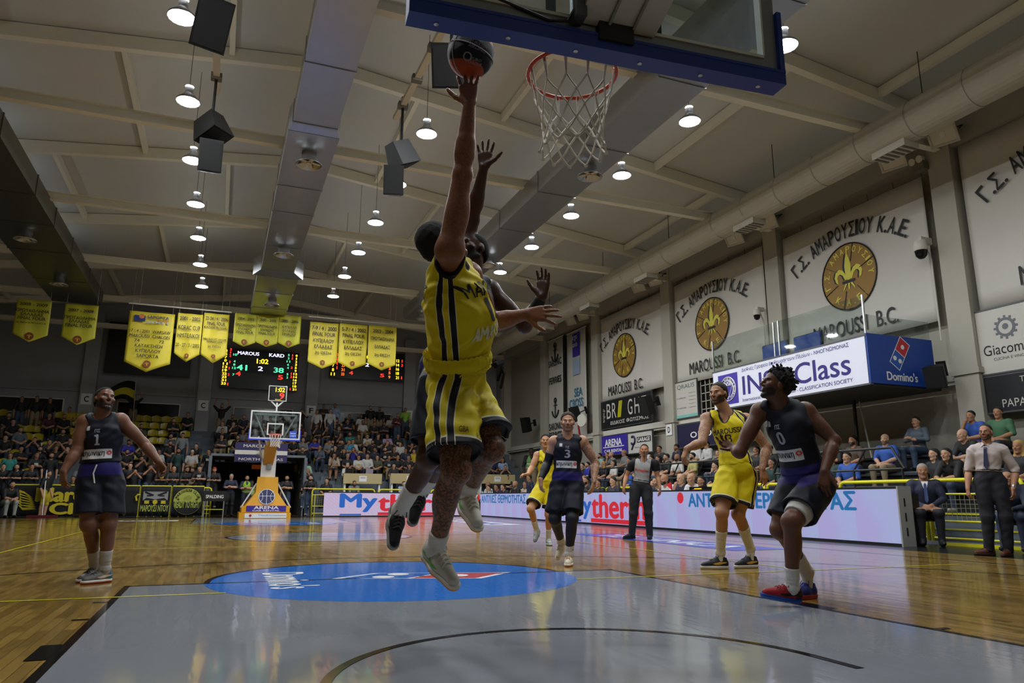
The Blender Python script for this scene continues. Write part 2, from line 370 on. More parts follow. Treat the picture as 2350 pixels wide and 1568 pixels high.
def figure(J, tf, hf, hu, s=1.0, girth=1.0, hands=None, feet=True, hs=None):
    """J: joint positions. tf torso forward, hf/hu head forward/up. Returns the primitives of the whole body by region."""
    g = Fig(); g.J = J; g.s = s
    for k in J: J[k] = np.array(J[k], float)
    up = nrm(J['neck']-J['pel']); R = basis(tf, up); g.R = R; g.up = up; g.g = girth
    L, F, U = R[:, 0], R[:, 1], R[:, 2]
    hip = (J['hiL']+J['hiR'])/2; tl = np.linalg.norm(J['neck']-J['pel']); g.tl = tl
    q = girth*s
    T = lambda t, f=0., l=0.: J['pel']+U*tl*t+F*f*s+L*l*s
    Rp = basis(tf, nrm(J['hiL']-J['hiR']) if False else up)
    g.torso = [ell(T(.02), np.array([.155, .105, .12])*q, R, .04), ell(T(.28), np.array([.130, .092, .16])*q, R, .05), ell(T(.62, .005), np.array([.158, .108, .19])*q, R, .06),
               ell(T(.72, .055, .065), np.array([.075, .045, .065])*q, R, .04), ell(T(.72, .055, -.065), np.array([.075, .045, .065])*q, R, .04),
               ell(T(.74, -.05, .07), np.array([.08, .05, .11])*q, R, .04), ell(T(.74, -.05, -.07), np.array([.08, .05, .11])*q, R, .04),
               cone(T(.90, -.015), (J['shL']*.82+J['neck']*.18), .062*q, .056*q, .05), cone(T(.90, -.015), (J['shR']*.82+J['neck']*.18), .062*q, .056*q, .05)]
    g.butt = [ell(T(-.05, -.06, .06), np.array([.085, .08, .09])*q, R, .04), ell(T(-.05, -.06, -.06), np.array([.085, .08, .09])*q, R, .04)]
    Rh = basis(hf, hu); g.Rh = Rh; hsz = (hs or 1.04*min(s, 1.02)); g.hc = J['head']; g.hs = hsz
    g.head, g.hsub, g.eyes = head_prims(J['head'], Rh, hsz)
    g.neck = [cone(J['neck']-U*.03*s, J['head']+Rh@(np.array([0, -.022, -.05])*hsz), .062*q, .055*q, .03), cone(J['neck']-U*.02*s+F*.01, J['head']+Rh@(np.array([0, .01, -.07])*hsz), .05*q, .05*q, .03)]
    g.arms = {}; g.legs = {}; g.hand = {}; g.feet = {}
    for sd in 'LR':
        a, b, c = J['sh'+sd], J['el'+sd], J['wr'+sd]; out = L if sd == 'L' else -L
        ab = nrm(b-a); bc = nrm(c-b)
        g.arms[sd] = [ball(a, .066*q, .04), cone(a, b, .060*q, .046*q, .03), ell(a+(b-a)*.48+np.cross(ab, np.cross(F, ab))*.012, np.array([.05, .05, .1])*q, basis(F+U*.01, ab), .03),
                      cone(b, b+(c-b)*.45, .043*q, .044*q, .02), cone(b+(c-b)*.3, c, .049*q, .030*q, .02), ball(b, .042*q, .02)]
        h = (hands or {}).get(sd)
        if h: g.hand[sd] = hand_prims(c, h[0], h[1], h[2], s*1.05, **(h[3] if len(h) > 3 else {}))
        a, b, c = J['hi'+sd], J['kn'+sd], J['an'+sd]; kb = nrm(c-b)
        back = -nrm(F-kb*(F@kb)) if 'kf'+sd not in J else -nrm(J['kf'+sd]-kb*(J['kf'+sd]@kb))
        g.legs[sd] = [cone(a, b, .100*q, .066*q, .04), ell(a+(b-a)*.4-back*.018*s, np.array([.085, .09, .2])*q, basis(-back, nrm(b-a)), .04), ball(b-back*.012*s, .061*q, .03),
                      cone(b, c, .058*q, .039*q, .03), ell(b+(c-b)*.33+back*.022*s, np.array([.053, .053, .13])*q, basis(-back, nrm(c-b)), .03), ball(c, .038*q, .02)]
        t = J['to'+sd]; g.feet[sd] = [cone(c, t+(c-t)*.35, .04*s, .035*s, .02), cone(c-nrm(t-c)*.03*s, c, .036*s, .038*s)]
    return g
def body_prims(g, feet=True):
    P = g.torso+g.butt+g.neck+g.head+g.arms['L']+g.arms['R']+g.legs['L']+g.legs['R']
    for sd in 'LR':
        P = P+g.hand.get(sd, [])
        if feet: P = P+g.feet[sd]
    return P
def swell(P, e): return [(p[0], p[1], p[2], p[3]+e, p[4]+e, p[5]) if p[0] in 'ck' else (p[0], p[1], p[2]+e, p[3], p[4], p[5]) for p in P]
def face_masks(g, V, beard=0.0, brow=1.0, bald=False, tilt=0.0):
    q = (V-g.hc)@g.Rh/g.hs; x, y, z = np.abs(q[:, 0]), q[:, 1], q[:, 2]
    fr = y > .045; s = g.hs
    def e(cx, cz, a, b): return np.where(fr, (1-np.sqrt(((x-cx)/a)**2+((z-cz)/b)**2))*min(a, b)*s, -1)
    m = {'eye': e(.032, .004, .0150, .0056), 'iris': e(.032, .0045, .0062, .0058), 'brow': e(.035, .027+.0, .021, .0048*brow), 'lips': e(0, -.0585, .026, .0125), 'mouth': e(0, -.0585, .021, .003)}
    near = np.linalg.norm(q, axis=1) < .17
    b = np.full(len(V), -1.0)
    if beard:
        jaw = -.044-z+(.75 if beard > 1 else .35)*np.maximum(x-.028, 0)
        mus = (1-np.sqrt((x/.031)**2+((z+.0425)/.0085)**2))*.0085
        mth = (np.sqrt((x/.025)**2+((z+.0585)/.0115)**2)-1)*.0115
        jaw = np.minimum(np.maximum(jaw, mus), mth)
        jaw = np.minimum(np.minimum(jaw, y-(-.004 if beard > 1 else .012)), z+.124-.55*(.085-y)); b = np.where(near, jaw, -1)*s
    m['beard'] = b
    return m
def cap_hair(g, vox, thick=.006, noise=0.0, line=.062, back=-.07, extra=(), long=0.0):
    c, R, s = g.hc, g.Rh, g.hs
    W = lambda *p: c+R@(np.array(p)*s)
    P = [ell(W(0, -.016, .040), np.array([.076+thick, .096+thick, .084+thick])*s, R, .02), ell(W(0, -.045, -.01), np.array([.072+thick*.6, .062+thick*.6, .075])*s, R, .02)]
    if long: P += [cone(W(.06, -.03, 0), W(.07, -.03, -long), .03*s, .035*s, .03), cone(W(-.06, -.03, 0), W(-.07, -.03, -long), .03*s, .035*s, .03), cone(W(0, -.06, 0), W(0, -.075, -long), .055*s, .05*s, .03)]
    P += list(extra)
    S = []; n_ = nrm(g.Rh@np.array([0, .9, -1.0]))
    cuts = []
    if long: S = [ell(W(0, .105, -.02), np.array([.064, .075, .082])*s, R, .008)]; cuts = []
    pc = W(0, .072, line+.023)
    def md(D, X, Y, Z):
        h = -((X-f32(pc[0]))*f32(n_[0])+(Y-f32(pc[1]))*f32(n_[1])+(Z-f32(pc[2]))*f32(n_[2]))
        h = h+f32(.0035)*np.sin(X*240+Y*90)*np.sin(Y*210-Z*70)
        if not long: D = np.maximum(D+np.clip(f32(.028)-h, 0, .03)*f32(.25), -h)
        if noise: D = D+f32(noise)*(np.sin(X*190+1)*np.sin(Y*170+2)*np.sin(Z*180)+.6*np.sin(X*95)*np.sin(Z*110+Y*90))
        return D
    return solid(P, vox, S, md, cuts)
def wrinkle(R, o, amp, seed=0, kx=55., kz=18.):
    L, F, U = R[:, 0], R[:, 1], R[:, 2]; r = np.random.default_rng(seed); ph = r.uniform(0, 6, 8)
    def md(D, X, Y, Z):
        x = X-f32(o[0]); y = Y-f32(o[1]); z = Z-f32(o[2])
        a = x*f32(L[0])+y*f32(L[1])+z*f32(L[2]); b = x*f32(F[0])+y*f32(F[1])+z*f32(F[2]); c = x*f32(U[0])+y*f32(U[1])+z*f32(U[2])
        w = np.sin(f32(kx)*a+f32(6)*np.sin(f32(kz)*.6*c+ph[0])+ph[1])*np.sin(f32(kz)*c+f32(3)*np.sin(f32(12)*b+ph[2])+ph[3])
        w = w+np.sin(f32(kx*.8)*b+f32(5)*np.sin(f32(kz*.7)*c+ph[4])+ph[5])*.8+.6*np.sin(f32(kz*1.7)*c+f32(9)*a+f32(7)*b+ph[6])
        return D+f32(amp*.5)*w
    return md
# ---------------------------------------------------------------- the hall
M_white = mat('painted_white', 'cfcbbf', 0.7, noise=0.04, nscale=1.2)
M_pillar = mat('pillar_paint', 'aeaa9c', 0.75, noise=0.06, nscale=1.5, bump=0.15, bscale=30)
M_wall = mat('wall_paint', '9c988b', 0.8, noise=0.06, nscale=0.8, bump=0.1, bscale=20)
M_fwall = mat('far_wall_paint', '989b9e', 0.8, noise=0.06, nscale=0.8)
M_ceil = mat('ceiling_sheet', 'cacbc6', 0.75, noise=0.05, nscale=0.6)
M_beam = mat('beam_paint', 'e6e2d0', 0.6, noise=0.03)
M_dark = mat('gap_shade', '181818', 0.9)
M_black = mat('black_paint', '0d0d0e', 0.5)
M_blackgloss = mat('black_gloss', '08080a', 0.2)
M_steel = mat('galvanised_steel', 'a9abad', 0.32, 0.85, noise=0.08, nscale=3.0)
M_yel = mat('yellow_paint', 'd9d21e', 0.4)
M_terr = mat('terrace_paint', '5d666d', 0.7, noise=0.12, nscale=2.0)
M_whitep = mat('white_print', 'e9e9e6', 0.6)
M_blackp = mat('black_print', '121212', 0.6)

# floor: varnished strip wood, made of strips laid across the court
def wood_floor():
    m = bpy.data.materials.new('strip_wood'); m.use_nodes = True; nt = m.node_tree; L = nt.links.new
    b = nt.nodes['Principled BSDF']; tc = nt.nodes.new('ShaderNodeTexCoord')
    mp = nt.nodes.new('ShaderNodeMapping'); L(tc.outputs['Object'], mp.inputs[0])
    br = nt.nodes.new('ShaderNodeTexBrick'); L(mp.outputs[0], br.inputs['Vector'])
    br.inputs['Color1'].default_value = (*rgb('8f7238'), 1); br.inputs['Color2'].default_value = (*rgb('664f22'), 1); br.inputs['Mortar'].default_value = (*rgb('3f3116'), 1)
    br.inputs['Scale'].default_value = 1.0; br.inputs['Mortar Size'].default_value = 0.0015; br.inputs['Brick Width'].default_value = 0.5; br.inputs['Row Height'].default_value = 0.065
    br.inputs['Bias'].default_value = -0.1
    mp.inputs['Rotation'].default_value = (0, 0, PI/2)
    n = nt.nodes.new('ShaderNodeTexNoise'); n.inputs['Scale'].default_value = 0.9; n.inputs['Detail'].default_value = 6; L(tc.outputs['Object'], n.inputs['Vector'])
    n2 = nt.nodes.new('ShaderNodeTexNoise'); n2.inputs['Scale'].default_value = 9; n2.inputs['Detail'].default_value = 4
    mp2 = nt.nodes.new('ShaderNodeMapping'); mp2.inputs['Scale'].default_value = (6, 0.7, 1); L(tc.outputs['Object'], mp2.inputs[0]); L(mp2.outputs[0], n2.inputs['Vector'])
    ad = nt.nodes.new('ShaderNodeMath'); L(n.outputs['Fac'], ad.inputs[0]); L(n2.outputs['Fac'], ad.inputs[1])
    mr = nt.nodes.new('ShaderNodeMapRange'); mr.inputs[1].default_value = 0.5; mr.inputs[2].default_value = 1.5; mr.inputs[3].default_value = 0.6; mr.inputs[4].default_value = 1.4; L(ad.outputs[0], mr.inputs[0])
    vm = nt.nodes.new('ShaderNodeVectorMath'); vm.operation = 'SCALE'; L(br.outputs['Color'], vm.inputs[0]); L(mr.outputs[0], vm.inputs['Scale']); L(vm.outputs[0], b.inputs['Base Color'])
    r = nt.nodes.new('ShaderNodeMapRange'); r.inputs[3].default_value = 0.07; r.inputs[4].default_value = 0.17; L(n.outputs['Fac'], r.inputs[0]); L(r.outputs[0], b.inputs['Roughness'])
    n3 = nt.nodes.new('ShaderNodeTexNoise'); n3.inputs['Scale'].default_value = 3.5; mp3 = nt.nodes.new('ShaderNodeMapping'); mp3.inputs['Scale'].default_value = (4, 0.6, 1); L(tc.outputs['Object'], mp3.inputs[0]); L(mp3.outputs[0], n3.inputs['Vector'])
    bp = nt.nodes.new('ShaderNodeBump'); bp.inputs['Strength'].default_value = 0.05; bp.inputs['Distance'].default_value = 0.02; L(n3.outputs['Fac'], bp.inputs['Height']); L(bp.outputs[0], b.inputs['Normal'])
    return m
def paint(name, col, rough=0.085):
    m = mat(name, col, rough, noise=0.07, nscale=1.6); nt = m.node_tree; b = nt.nodes['Principled BSDF']; L = nt.links.new
    tc = nt.nodes.new('ShaderNodeTexCoord'); n3 = nt.nodes.new('ShaderNodeTexNoise'); n3.inputs['Scale'].default_value = 3.5
    mp3 = nt.nodes.new('ShaderNodeMapping'); mp3.inputs['Scale'].default_value = (4, 0.6, 1); L(tc.outputs['Object'], mp3.inputs[0]); L(mp3.outputs[0], n3.inputs['Vector'])
    bp = nt.nodes.new('ShaderNodeBump'); bp.inputs['Strength'].default_value = 0.05; bp.inputs['Distance'].default_value = 0.02; L(n3.outputs['Fac'], bp.inputs['Height']); L(bp.outputs[0], b.inputs['Normal'])
    return m
M_grey = paint('key_grey', '7d8187'); M_blue = paint('court_blue', '2c6fc4'); M_line = paint('line_black', '0b0b0c', 0.12)
M_ylw = paint('line_yellow', 'b9b01c', 0.25); M_cwhite = paint('court_white', 'dcdee0', 0.2); M_cred = paint('court_red', 'a8232f', 0.2); M_cnavy = paint('court_navy', '263a9c', 0.2)
M_border = paint('border_black', '141416', 0.25)

FL = MB().bb(-15, 15, -6, 41, -0.2, 0).obj('floor', wood_floor(), kind='structure')
_zl = [0.0006]
def flat(name, pts, m, z=None):
    if z is None: z = _zl[0]
    return MB().add([(p[0], p[1], z) for p in pts]+[(p[0], p[1], 0.0) for p in pts],
                    [tuple(range(len(pts)))]).obj(name, m, FL)
def rect(name, x0, x1, y0, y1, m, z): return flat(name, [(x0, y0), (x1, y0), (x1, y1), (x0, y1)], m, z)
def ring(name, c, r, a0, a1, wd, m, z, n=64):
    V = []; F = []
    for i in range(n+1):
        a = math.radians(a0+(a1-a0)*i/n)
        for q in (r-wd, r): V.append((c[0]+q*math.cos(a), c[1]+q*math.sin(a), z))
    for i in range(n): F.append((2*i, 2*i+1, 2*i+3, 2*i+2))
    return MB().add(V, F).obj(name, m, FL)
def disc(name, c, r, m, z, n=72): return flat(name, [(c[0]+r*math.cos(2*PI*i/n), c[1]+r*math.sin(2*PI*i/n)) for i in range(n)], m, z)
z1, z2, z3, z4, z5 = 0.0010, 0.0018, 0.0026, 0.0034, 0.0042
# dark surround outside the sidelines
rect('border_strip', 8.6, 10.7, -6, 28.9, M_border, z1); rect('border_strip', -14, 8.6, 29.3, 31.6, M_border, z1); rect('border_strip', -14, -9.0, 16, 29.3, M_border, z1)
rect('border_strip', -14, 8.6, -6, -1.6, M_border, z1)
for s in (1, -1):                                  # the two ends
    Y = (lambda y: y) if s == 1 else (lambda y: 28-y)
    rect('key_paint', -2.45, 2.45, min(Y(0), Y(5.8)), max(Y(0), Y(5.8)), M_grey, z1)
    for x in (-2.45, 2.40): rect('key_line', x, x+0.05, min(Y(0), Y(5.8)), max(Y(0), Y(5.8)), M_line, z3)
    disc('free_throw_circle', (0, Y(5.8)), 1.8, M_blue, z2)
    rect('free_throw_line', -2.45, 2.45, min(Y(5.75), Y(5.8)), max(Y(5.75), Y(5.8)), M_line, z3)
    ring('circle_line', (0, Y(5.8)), 1.8, 0 if s == 1 else 180, 180 if s == 1 else 360, 0.05, M_line, z4)
    yy = Y(1.575)
    a = math.degrees(math.acos(6.6/6.75))
    ring('three_point_line', (0, yy), 6.75, a if s == 1 else 180+a, 180-a if s == 1 else 360-a, 0.05, M_line, z4, 96)
    for x in (-6.6, 6.55): rect('three_point_line', x, x+0.05, min(Y(0), Y(2.99)), max(Y(0), Y(2.99)), M_line, z4)
    for x in (-2.55, 2.45):
        for y0, y1 in ((1.70, 1.75), (2.6, 3.0), (3.85, 3.90), (4.70, 4.75)):
            rect('lane_mark', x, x+0.1, min(Y(y0), Y(y1)), max(Y(y0), Y(y1)), M_line, z4)
    rect('end_line', -7.5, 7.5, min(Y(-0.05), Y(0)), max(Y(-0.05), Y(0)), M_line, z4)
ring('no_charge_arc', (-0.08, 1.36), 1.24, 0, 180, 0.05, M_line, z4, 80)
rect('no_charge_line', 1.11, 1.16, 1.08, 1.36, M_line, z4); rect('no_charge_line', -1.32, -1.27, 1.08, 1.36, M_line, z4)
disc('centre_circle', (0.3, 14), 1.8, M_grey, z2); ring('circle_line', (0.3, 14), 1.85, 0, 360, 0.05, M_line, z4)
rect('halfway_line', -7.5, 7.5, 13.975, 14.025, M_line, z3)
for x in (-7.55, 7.5): rect('side_line', x, x+0.05, 0, 28, M_line, z4)
# thin yellow lines of the volleyball court
for y in (11.0, 17.0): rect('volleyball_line', -4.5, 4.5, y-0.02, y+0.02, M_ylw, z5)
for x in (-4.52, 4.5): rect('volleyball_line', x, x+0.04, 5, 23, M_ylw, z5)
for a, b in ((-7.4, -1.62), (1.62, 7.0)):
    for y in (5.0, 23.0): rect('volleyball_line', a, b, y-.02, y+.02, M_ylw, z5)
# sponsor prints on the boards
def floor_logo(cy, flip):
    f = -1 if flip else 1
    U = np.array([0, -1.0*f, 0]); V = np.array([1.0*f, 0, 0])    # reads from the side
    P = lambda a, b: np.array([0.30*f, cy, 0])+np.array([1.0*f, 0, 0])*a+np.array([0, 1.0*f, 0])*b
    def poly(name, pts, m, z): return flat(name, [P(*q)[:2] for q in pts], m, z)
    def quad(x0, x1, y0, y1, k): return [(x0, y0), (x1, y0), (x1+0, y1), (x0, y1)]
    # lozenge tile lying along the court's width: blue half and red half with white rims
    lo = [(-0.95, 0.02), (-0.45, 0.42), (0.95, 0.05), (0.45, -0.42)]
    L0, L1, L2, L3 = [np.array(q) for q in lo]
    poly('tile_rim', lo, M_cwhite, z3)
    c = sum((L0, L1, L2, L3))/4
    sh = lambda q, k: tuple(c+(np.array(q)-c)*k)
    i0, i1, i2, i3 = [np.array(sh(q, 0.90)) for q in lo]
    mid1 = (i1+i2)/2; mid3 = (i0+i3)/2
    t = 0.022
    d12 = (i2-i1)/np.linalg.norm(i2-i1)
    poly('tile_blue', [i0, i1, mid1-d12*t, mid3-d12*t], M_blue, z4)
    poly('tile_red', [mid3+d12*t, mid1+d12*t, i2, i3], M_cred, z4)
    def dot(q):
        poly('tile_dot', [(q[0]+0.11*math.cos(k*PI/12), q[1]+0.11*math.sin(k*PI/12)) for k in range(24)], M_cwhite, z5)
    cb = (i0+i1+mid1+mid3)/4; d01 = (i1-i0)/np.linalg.norm(i1-i0)
    dot(cb+d01*0.16-d12*0.05); dot(cb-d01*0.16-d12*0.0); dot((mid3+mid1+i2+i3)/4)
    tb = text_mb(MB(), "Domino's", tuple(P(-1.34, 0.05)[:2])+(z3,), (0, -f, 0), (f, 0, 0), 1.45, 0.42, bold=0.03, lift=0.001)
    tb.obj('floor_lettering', M_cwhite, FL)
floor_logo(5.8, False); floor_logo(22.2, True)
# printed strips beside the court
def strip(x0, x1, y0, y1, body, m, m2):
    a = math.atan2(y1-y0, x1-x0); c = ((x0+x1)/2, (y0+y1)/2); Ln = math.hypot(x1-x0, y1-y0)
    u = np.array([math.cos(a), math.sin(a), 0]); v = np.array([-math.sin(a), math.cos(a), 0])
    c3 = np.array([c[0], c[1], 0])
    flat('printed_strip', [(c3+u*p*Ln/2+v*q*0.55)[:2] for p, q in ((-1, -1), (1, -1), (1, 1), (-1, 1))], m, z3)
    text_mb(MB(), body, c3+np.array([0, 0, z4]), u, v, Ln*0.8, 0.62, bold=0.03, lift=0.0005).obj('floor_lettering', m2, FL)
strip(6.35, 6.35, 13.6, 7.9, 'TECHNICA', M_cnavy, M_cwhite); strip(-6.35, -6.35, 10.2, 14.6, 'TECHNICA', M_cnavy, M_cwhite)
strip(6.4, 6.4, 24.6, 19.2, 'ΑΡΕΝΑ', M_cwhite, M_cnavy); strip(-5.2, -2.9, 25.6, 25.6, 'ARENA', M_cwhite, M_blackp); strip(-6.3, -6.3, 5.6, 8.0, 'ARENA', M_cwhite, M_cnavy)

# ---- ceiling: pitched sheet roof on portal frames
ROOF = lambda x: 11.55-0.115*abs(x)
mb = MB()
for s in (-1, 1):
    mb.add([(0, -6, 11.55), (s*15, -6, ROOF(15)), (s*15, 41, ROOF(15)), (0, 41, 11.55), (0, -6, 11.7), (s*15, -6, ROOF(15)+.15), (s*15, 41, ROOF(15)+.15), (0, 41, 11.7)],
           [(0, 1, 2, 3) if s == -1 else (3, 2, 1, 0), (4, 5, 6, 7)])
CE = mb.obj('ceiling', M_ceil, kind='structure')
FR = [-2.3, 3.55, 9.38, 15.15, 20.95, 26.75, 32.55, 38.35]
mr_ = MB(); mr2_ = MB()
ramp = lambda s: MB().add([(0, -.09, 11.2), (s*13.9, -.09, 9.6), (s*13.9, .09, 9.6), (0, .09, 11.2), (0, -.09, 11.53), (s*13.9, -.09, 9.93), (s*13.9, .09, 9.93), (0, .09, 11.53)],
    [(0, 1, 2, 3), (4, 5, 6, 7), (0, 1, 5, 4), (3, 2, 6, 7), (0, 3, 7, 4), (1, 2, 6, 5)]).mesh('rafter', M_beam)
rl, rr_ = ramp(-1), ramp(1)
tie = MB().bb(-13.9, 13.9, -.09, .09, 8.98, 9.0).bb(-13.9, 13.9, -.02, .02, 9.0, 9.2).bb(-13.9, 13.9, -.09, .09, 9.2, 9.22).mesh('tie_beam', M_beam)
hang = MB()
for x in (-9.6, -4.7, 0.6, 3.6, 8.6): hang.bb(x-.04, x+.04, -.04, .04, 9.2, 11.3-0.115*abs(x))
hangm = hang.mesh('tie_hanger', M_beam)
PUR = [-11.8, -9.4, -7.0, -4.6, -2.3, 2.3, 4.6, 7.0, 9.4, 11.8]
for k, y in enumerate(FR):
    link('rafter', rl, CE, (0, y, 0)); link('rafter', rr_, CE, (0, y, 0)); link('tie_beam', tie, CE, (0, y, 0))
    for x in (-9.6, -4.7, 0.6, 3.6, 8.6):
        pass
pm = MB().bb(-.06, .06, 0, 5.79, -.22, 0).mesh('purlin', M_beam)
for k in range(len(FR)-1):
    for x in (PUR[1::2] if k % 2 else PUR[0::2]):
        link('purlin', pm, CE, (x, FR[k], ROOF(x)-0.02))
ridge = MB().bb(-.09, .09, -6, 40, 11.3, 11.52).obj('ridge_beam', M_beam, CE)

# ---- walls
WX = 13.6                                           # face of the right-hand pillars
WR = MB().bb(WX+.45, WX+.8, -6, 41, 0, 9.95).obj('wall_right', M_wall, kind='structure')
pil = MB().bb(0, .5, -0.02, 1.0, 0, 9.55).mesh('pillar', M_pillar)
cap = MB().bb(-.05, .5, -0.07, 1.05, 3.55, 3.72).mesh('pillar_band', M_pillar)
PY = [-2.6, 3.3, 9.1, 14.95, 20.8, 26.55, 32.35, 38.2]
for i, y in enumerate(PY):
    wd = 0.55
    MB().bb(0, .5, 0, .58, 0, 9.55).obj('pillar', M_pillar, WR, (WX, y, 0)); MB().bb(-.05, .5, -.05, .63, 3.55, 3.68).obj('pillar_band', M_pillar, WR, (WX, y, 0))
for i in range(len(PY)-1):                          # sill mouldings and the head beam between the pillars
    MB().bb(.18, .46, .6, PY[i+1]-PY[i], 3.48, 3.70).bb(.25, .46, .6, PY[i+1]-PY[i], 3.40, 3.48).obj('moulding', M_white, WR, (WX, PY[i], 0))
    MB().bb(.05, .46, .6, PY[i+1]-PY[i], 8.95, 9.55).obj('head_beam', M_wall, WR, (WX, PY[i], 0))
WFAR = MB().bb(-15, 15, 40, 40.4, 0, 11.6).obj('wall_far', M_fwall, kind='structure')
for x in (-13.7, -8.25, -2.85, 2.68, 8.2, 13.3):
    MB().bb(-.33, .33, -.35, 0.02, 0, 10.0).obj('pillar', mat('far_pillar_paint', 'a2a5a7', 0.8, noise=.06), WFAR, (x, 40, 0))
MB().bb(-15, 15, 39.9, 40.02, 5.95, 6.05).obj('wall_rail', M_fwall, WFAR)
for n, (x0, x1) in enumerate(((-14, -9.3), (-6.85, -4.0), (-1.3, 1.7), (3.7, 7.2))):
    t = .05
    wn = MB().bb(x0, x1, 39.94, 40.02, 4.82, 5.5).obj('window_%d' % (n+1), mat('dark_glass', '0c0f12', 0.15), kind='structure')
    MB().bb(x0-t, x1+t, 39.9, 40.02, 5.5, 5.5+t).bb(x0-t, x1+t, 39.9, 40.02, 4.82-t, 4.82).bb(x0-t, x0, 39.9, 40.02, 4.82, 5.5).bb(x1, x1+t, 39.9, 40.02, 4.82, 5.5).obj('window_frame', M_white, wn)
MB().bb(-15, -14.6, -6, 41, 0, 10).obj('wall_left', M_wall, kind='structure')
MB().bb(-15, 15, -6.4, -6, 0, 11.6).obj('wall_near', M_wall, kind='structure')
# sector plates on the pillars
def plate(name, ch, c, u, lab, s=.55):
    u = np.array(u, float); v = np.array([0, 0, 1.0]); n = np.cross(u, v)
    c = np.array(c, float)
    o = MB().poly([c+u*a*s*.45+v*b*s*.5 for a, b in ((-1, -1), (1, -1), (1, 1), (-1, 1))], n, .015).obj(name, M_whitep, label=lab, category='sign') if False else \
        tag(MB().poly([c+u*a*s*.45+v*b*s*.5 for a, b in ((-1, -1), (1, -1), (1, 1), (-1, 1))], n, .015).obj(name, M_whitep), lab, 'sign', 'sector letter plates')
    text('letter', ch, c+n*.017, u, v, s*.36, s*.52, M_blackp, o, bold=.03)
plate('sector_plate', 'C', (-8.25, 39.63, 5.55), (1, 0, 0), 'white plate lettered C on far wall pillar beyond the yellow seats')
plate('sector_plate', 'C', (-2.85, 39.63, 5.5), (1, 0, 0), 'white plate lettered C on far wall pillar left of the hanging scoreboard')
plate('sector_plate', 'F', (2.68, 39.63, 5.5), (1, 0, 0), 'white plate lettered F on far wall pillar right of the backboard')
plate('sector_plate', 'F', (8.2, 39.63, 5.5), (1, 0, 0), 'white plate lettered F on far wall pillar behind the leaping player')
plate('sector_plate', 'D', (WX-.02, 21.1, 3.3), (0, -1, 0), 'white plate lettered D on pillar right of the wrench sign', .4)
# ---------------------------------------------------------------- high-bay lamps
M_lens = mat('lamp_lens', (0.93, 0.97, 1.0), 0.5, emit=LAMP); M_alu = mat('spun_aluminium', 'b9bbbd', 0.3, 0.9)
M_up = mat('added_uplight_glow', (0.93, 0.97, 1.0), 0.4, emit=LAMP*.2)
lamp_body = MB().lathe([(.0, .34), (.075, .34), (.08, .2), (.1, .16), (.235, .03), (.24, 0.0), (.225, .0)], 20).mesh('housing', mat('lamp_shell', '9a9c9e', 0.6), True)
lamp_lens = MB().add([(0.222*math.cos(2*PI*k/14), 0.222*math.sin(2*PI*k/14), -.006) for k in range(14)], [tuple(range(14))[::-1]]).mesh('lens', M_lens)
lamp_up = MB().add([(.085*math.cos(2*PI*k/8), .085*math.sin(2*PI*k/8), .345) for k in range(8)], [tuple(range(8))]).mesh('added_uplight', M_up)  # glowing disc added on top of the housing to brighten the ceiling
lamp_cable = MB().tube([(0, 0, .34), (0, 0, 1.6)], .006, 5).mesh('cable', M_black)
LAMPZ = 8.8
rowname = {-8.3: 'row over the left sideline', -3.0: 'row left of the central duct', 1.95: 'row right of the central duct', 7.1: 'row under the right-hand roof slope'}
for x in (-8.3, -3.0, 1.95, 7.1):
    ys = [28.3-2.9*k for k in range(10)]
    if x == 7.1: ys = [27.6-2.9*k for k in range(10)]
    if x == 1.95: ys = [27.4-2.9*k for k in range(10)]
    if x == -3.0: ys = [27.95-2.9*k for k in range(10)]
    for i, y in enumerate(ys):
        if x == 1.95 and abs(y-15.8) < .2: pass
        r = empty('high_bay_lamp', (x, y, LAMPZ), label='lit high bay lamp, %s from far end, %s' % (ORD[i], rowname[x]), cat='lamp', group='high bay lamps')
        link('housing', lamp_body, r); link('lens', lamp_lens, r); link('added_uplight', lamp_up, r)
        top = ROOF(x)-LAMPZ-.34
        link('cable', MB().tube([(0, 0, .34), (0, 0, top+.34)], .006, 5).mesh('cable', M_black), r)

# ---------------------------------------------------------------- ducts
def nozzle(parent, x, y, z):
    MB().lathe([(.17, .0), (.17, -.16), (.30, -.26), (.31, -.28), (.29, -.27), (.15, -.15)], 20, (x, y, z)).obj('air_nozzle', M_steel, parent, smooth=True)
    b = MB()
    for k in range(5):
        a = 2*PI*k/5; b.bar((x, y, z-.2), (x+.26*math.cos(a), y+.26*math.sin(a), z-.24), .09, .008)
    b.lathe([(0.0, -.24), (.06, -.24), (.06, -.19), (0.0, -.19)], 10, (x, y, z)).obj('nozzle_vane', mat('cream_vane', 'c9c3a8', 0.6), parent)
def duct(name, secs, noz, lab, m=M_steel, hangers=()):
    r = empty(name, (0, 0, 0), label=lab, cat='air duct')
    for i, (x0, x1, y0, y1, z0, z1) in enumerate(secs):
        MB().bb(x0, x1, y0+.02, y1-.02, z0, z1).obj('duct_section', m, r)
        MB().bb(x0-.018, x1+.018, y1-.03, y1+.03, z0-.018, z1+.018).obj('duct_flange', m, r)
    for q in noz: nozzle(r, *q)
    return r
def secs(x0, x1, ys, z0, z1): return [(x0, x1, ys[i], ys[i+1], z0, z1) for i in range(len(ys)-1)]
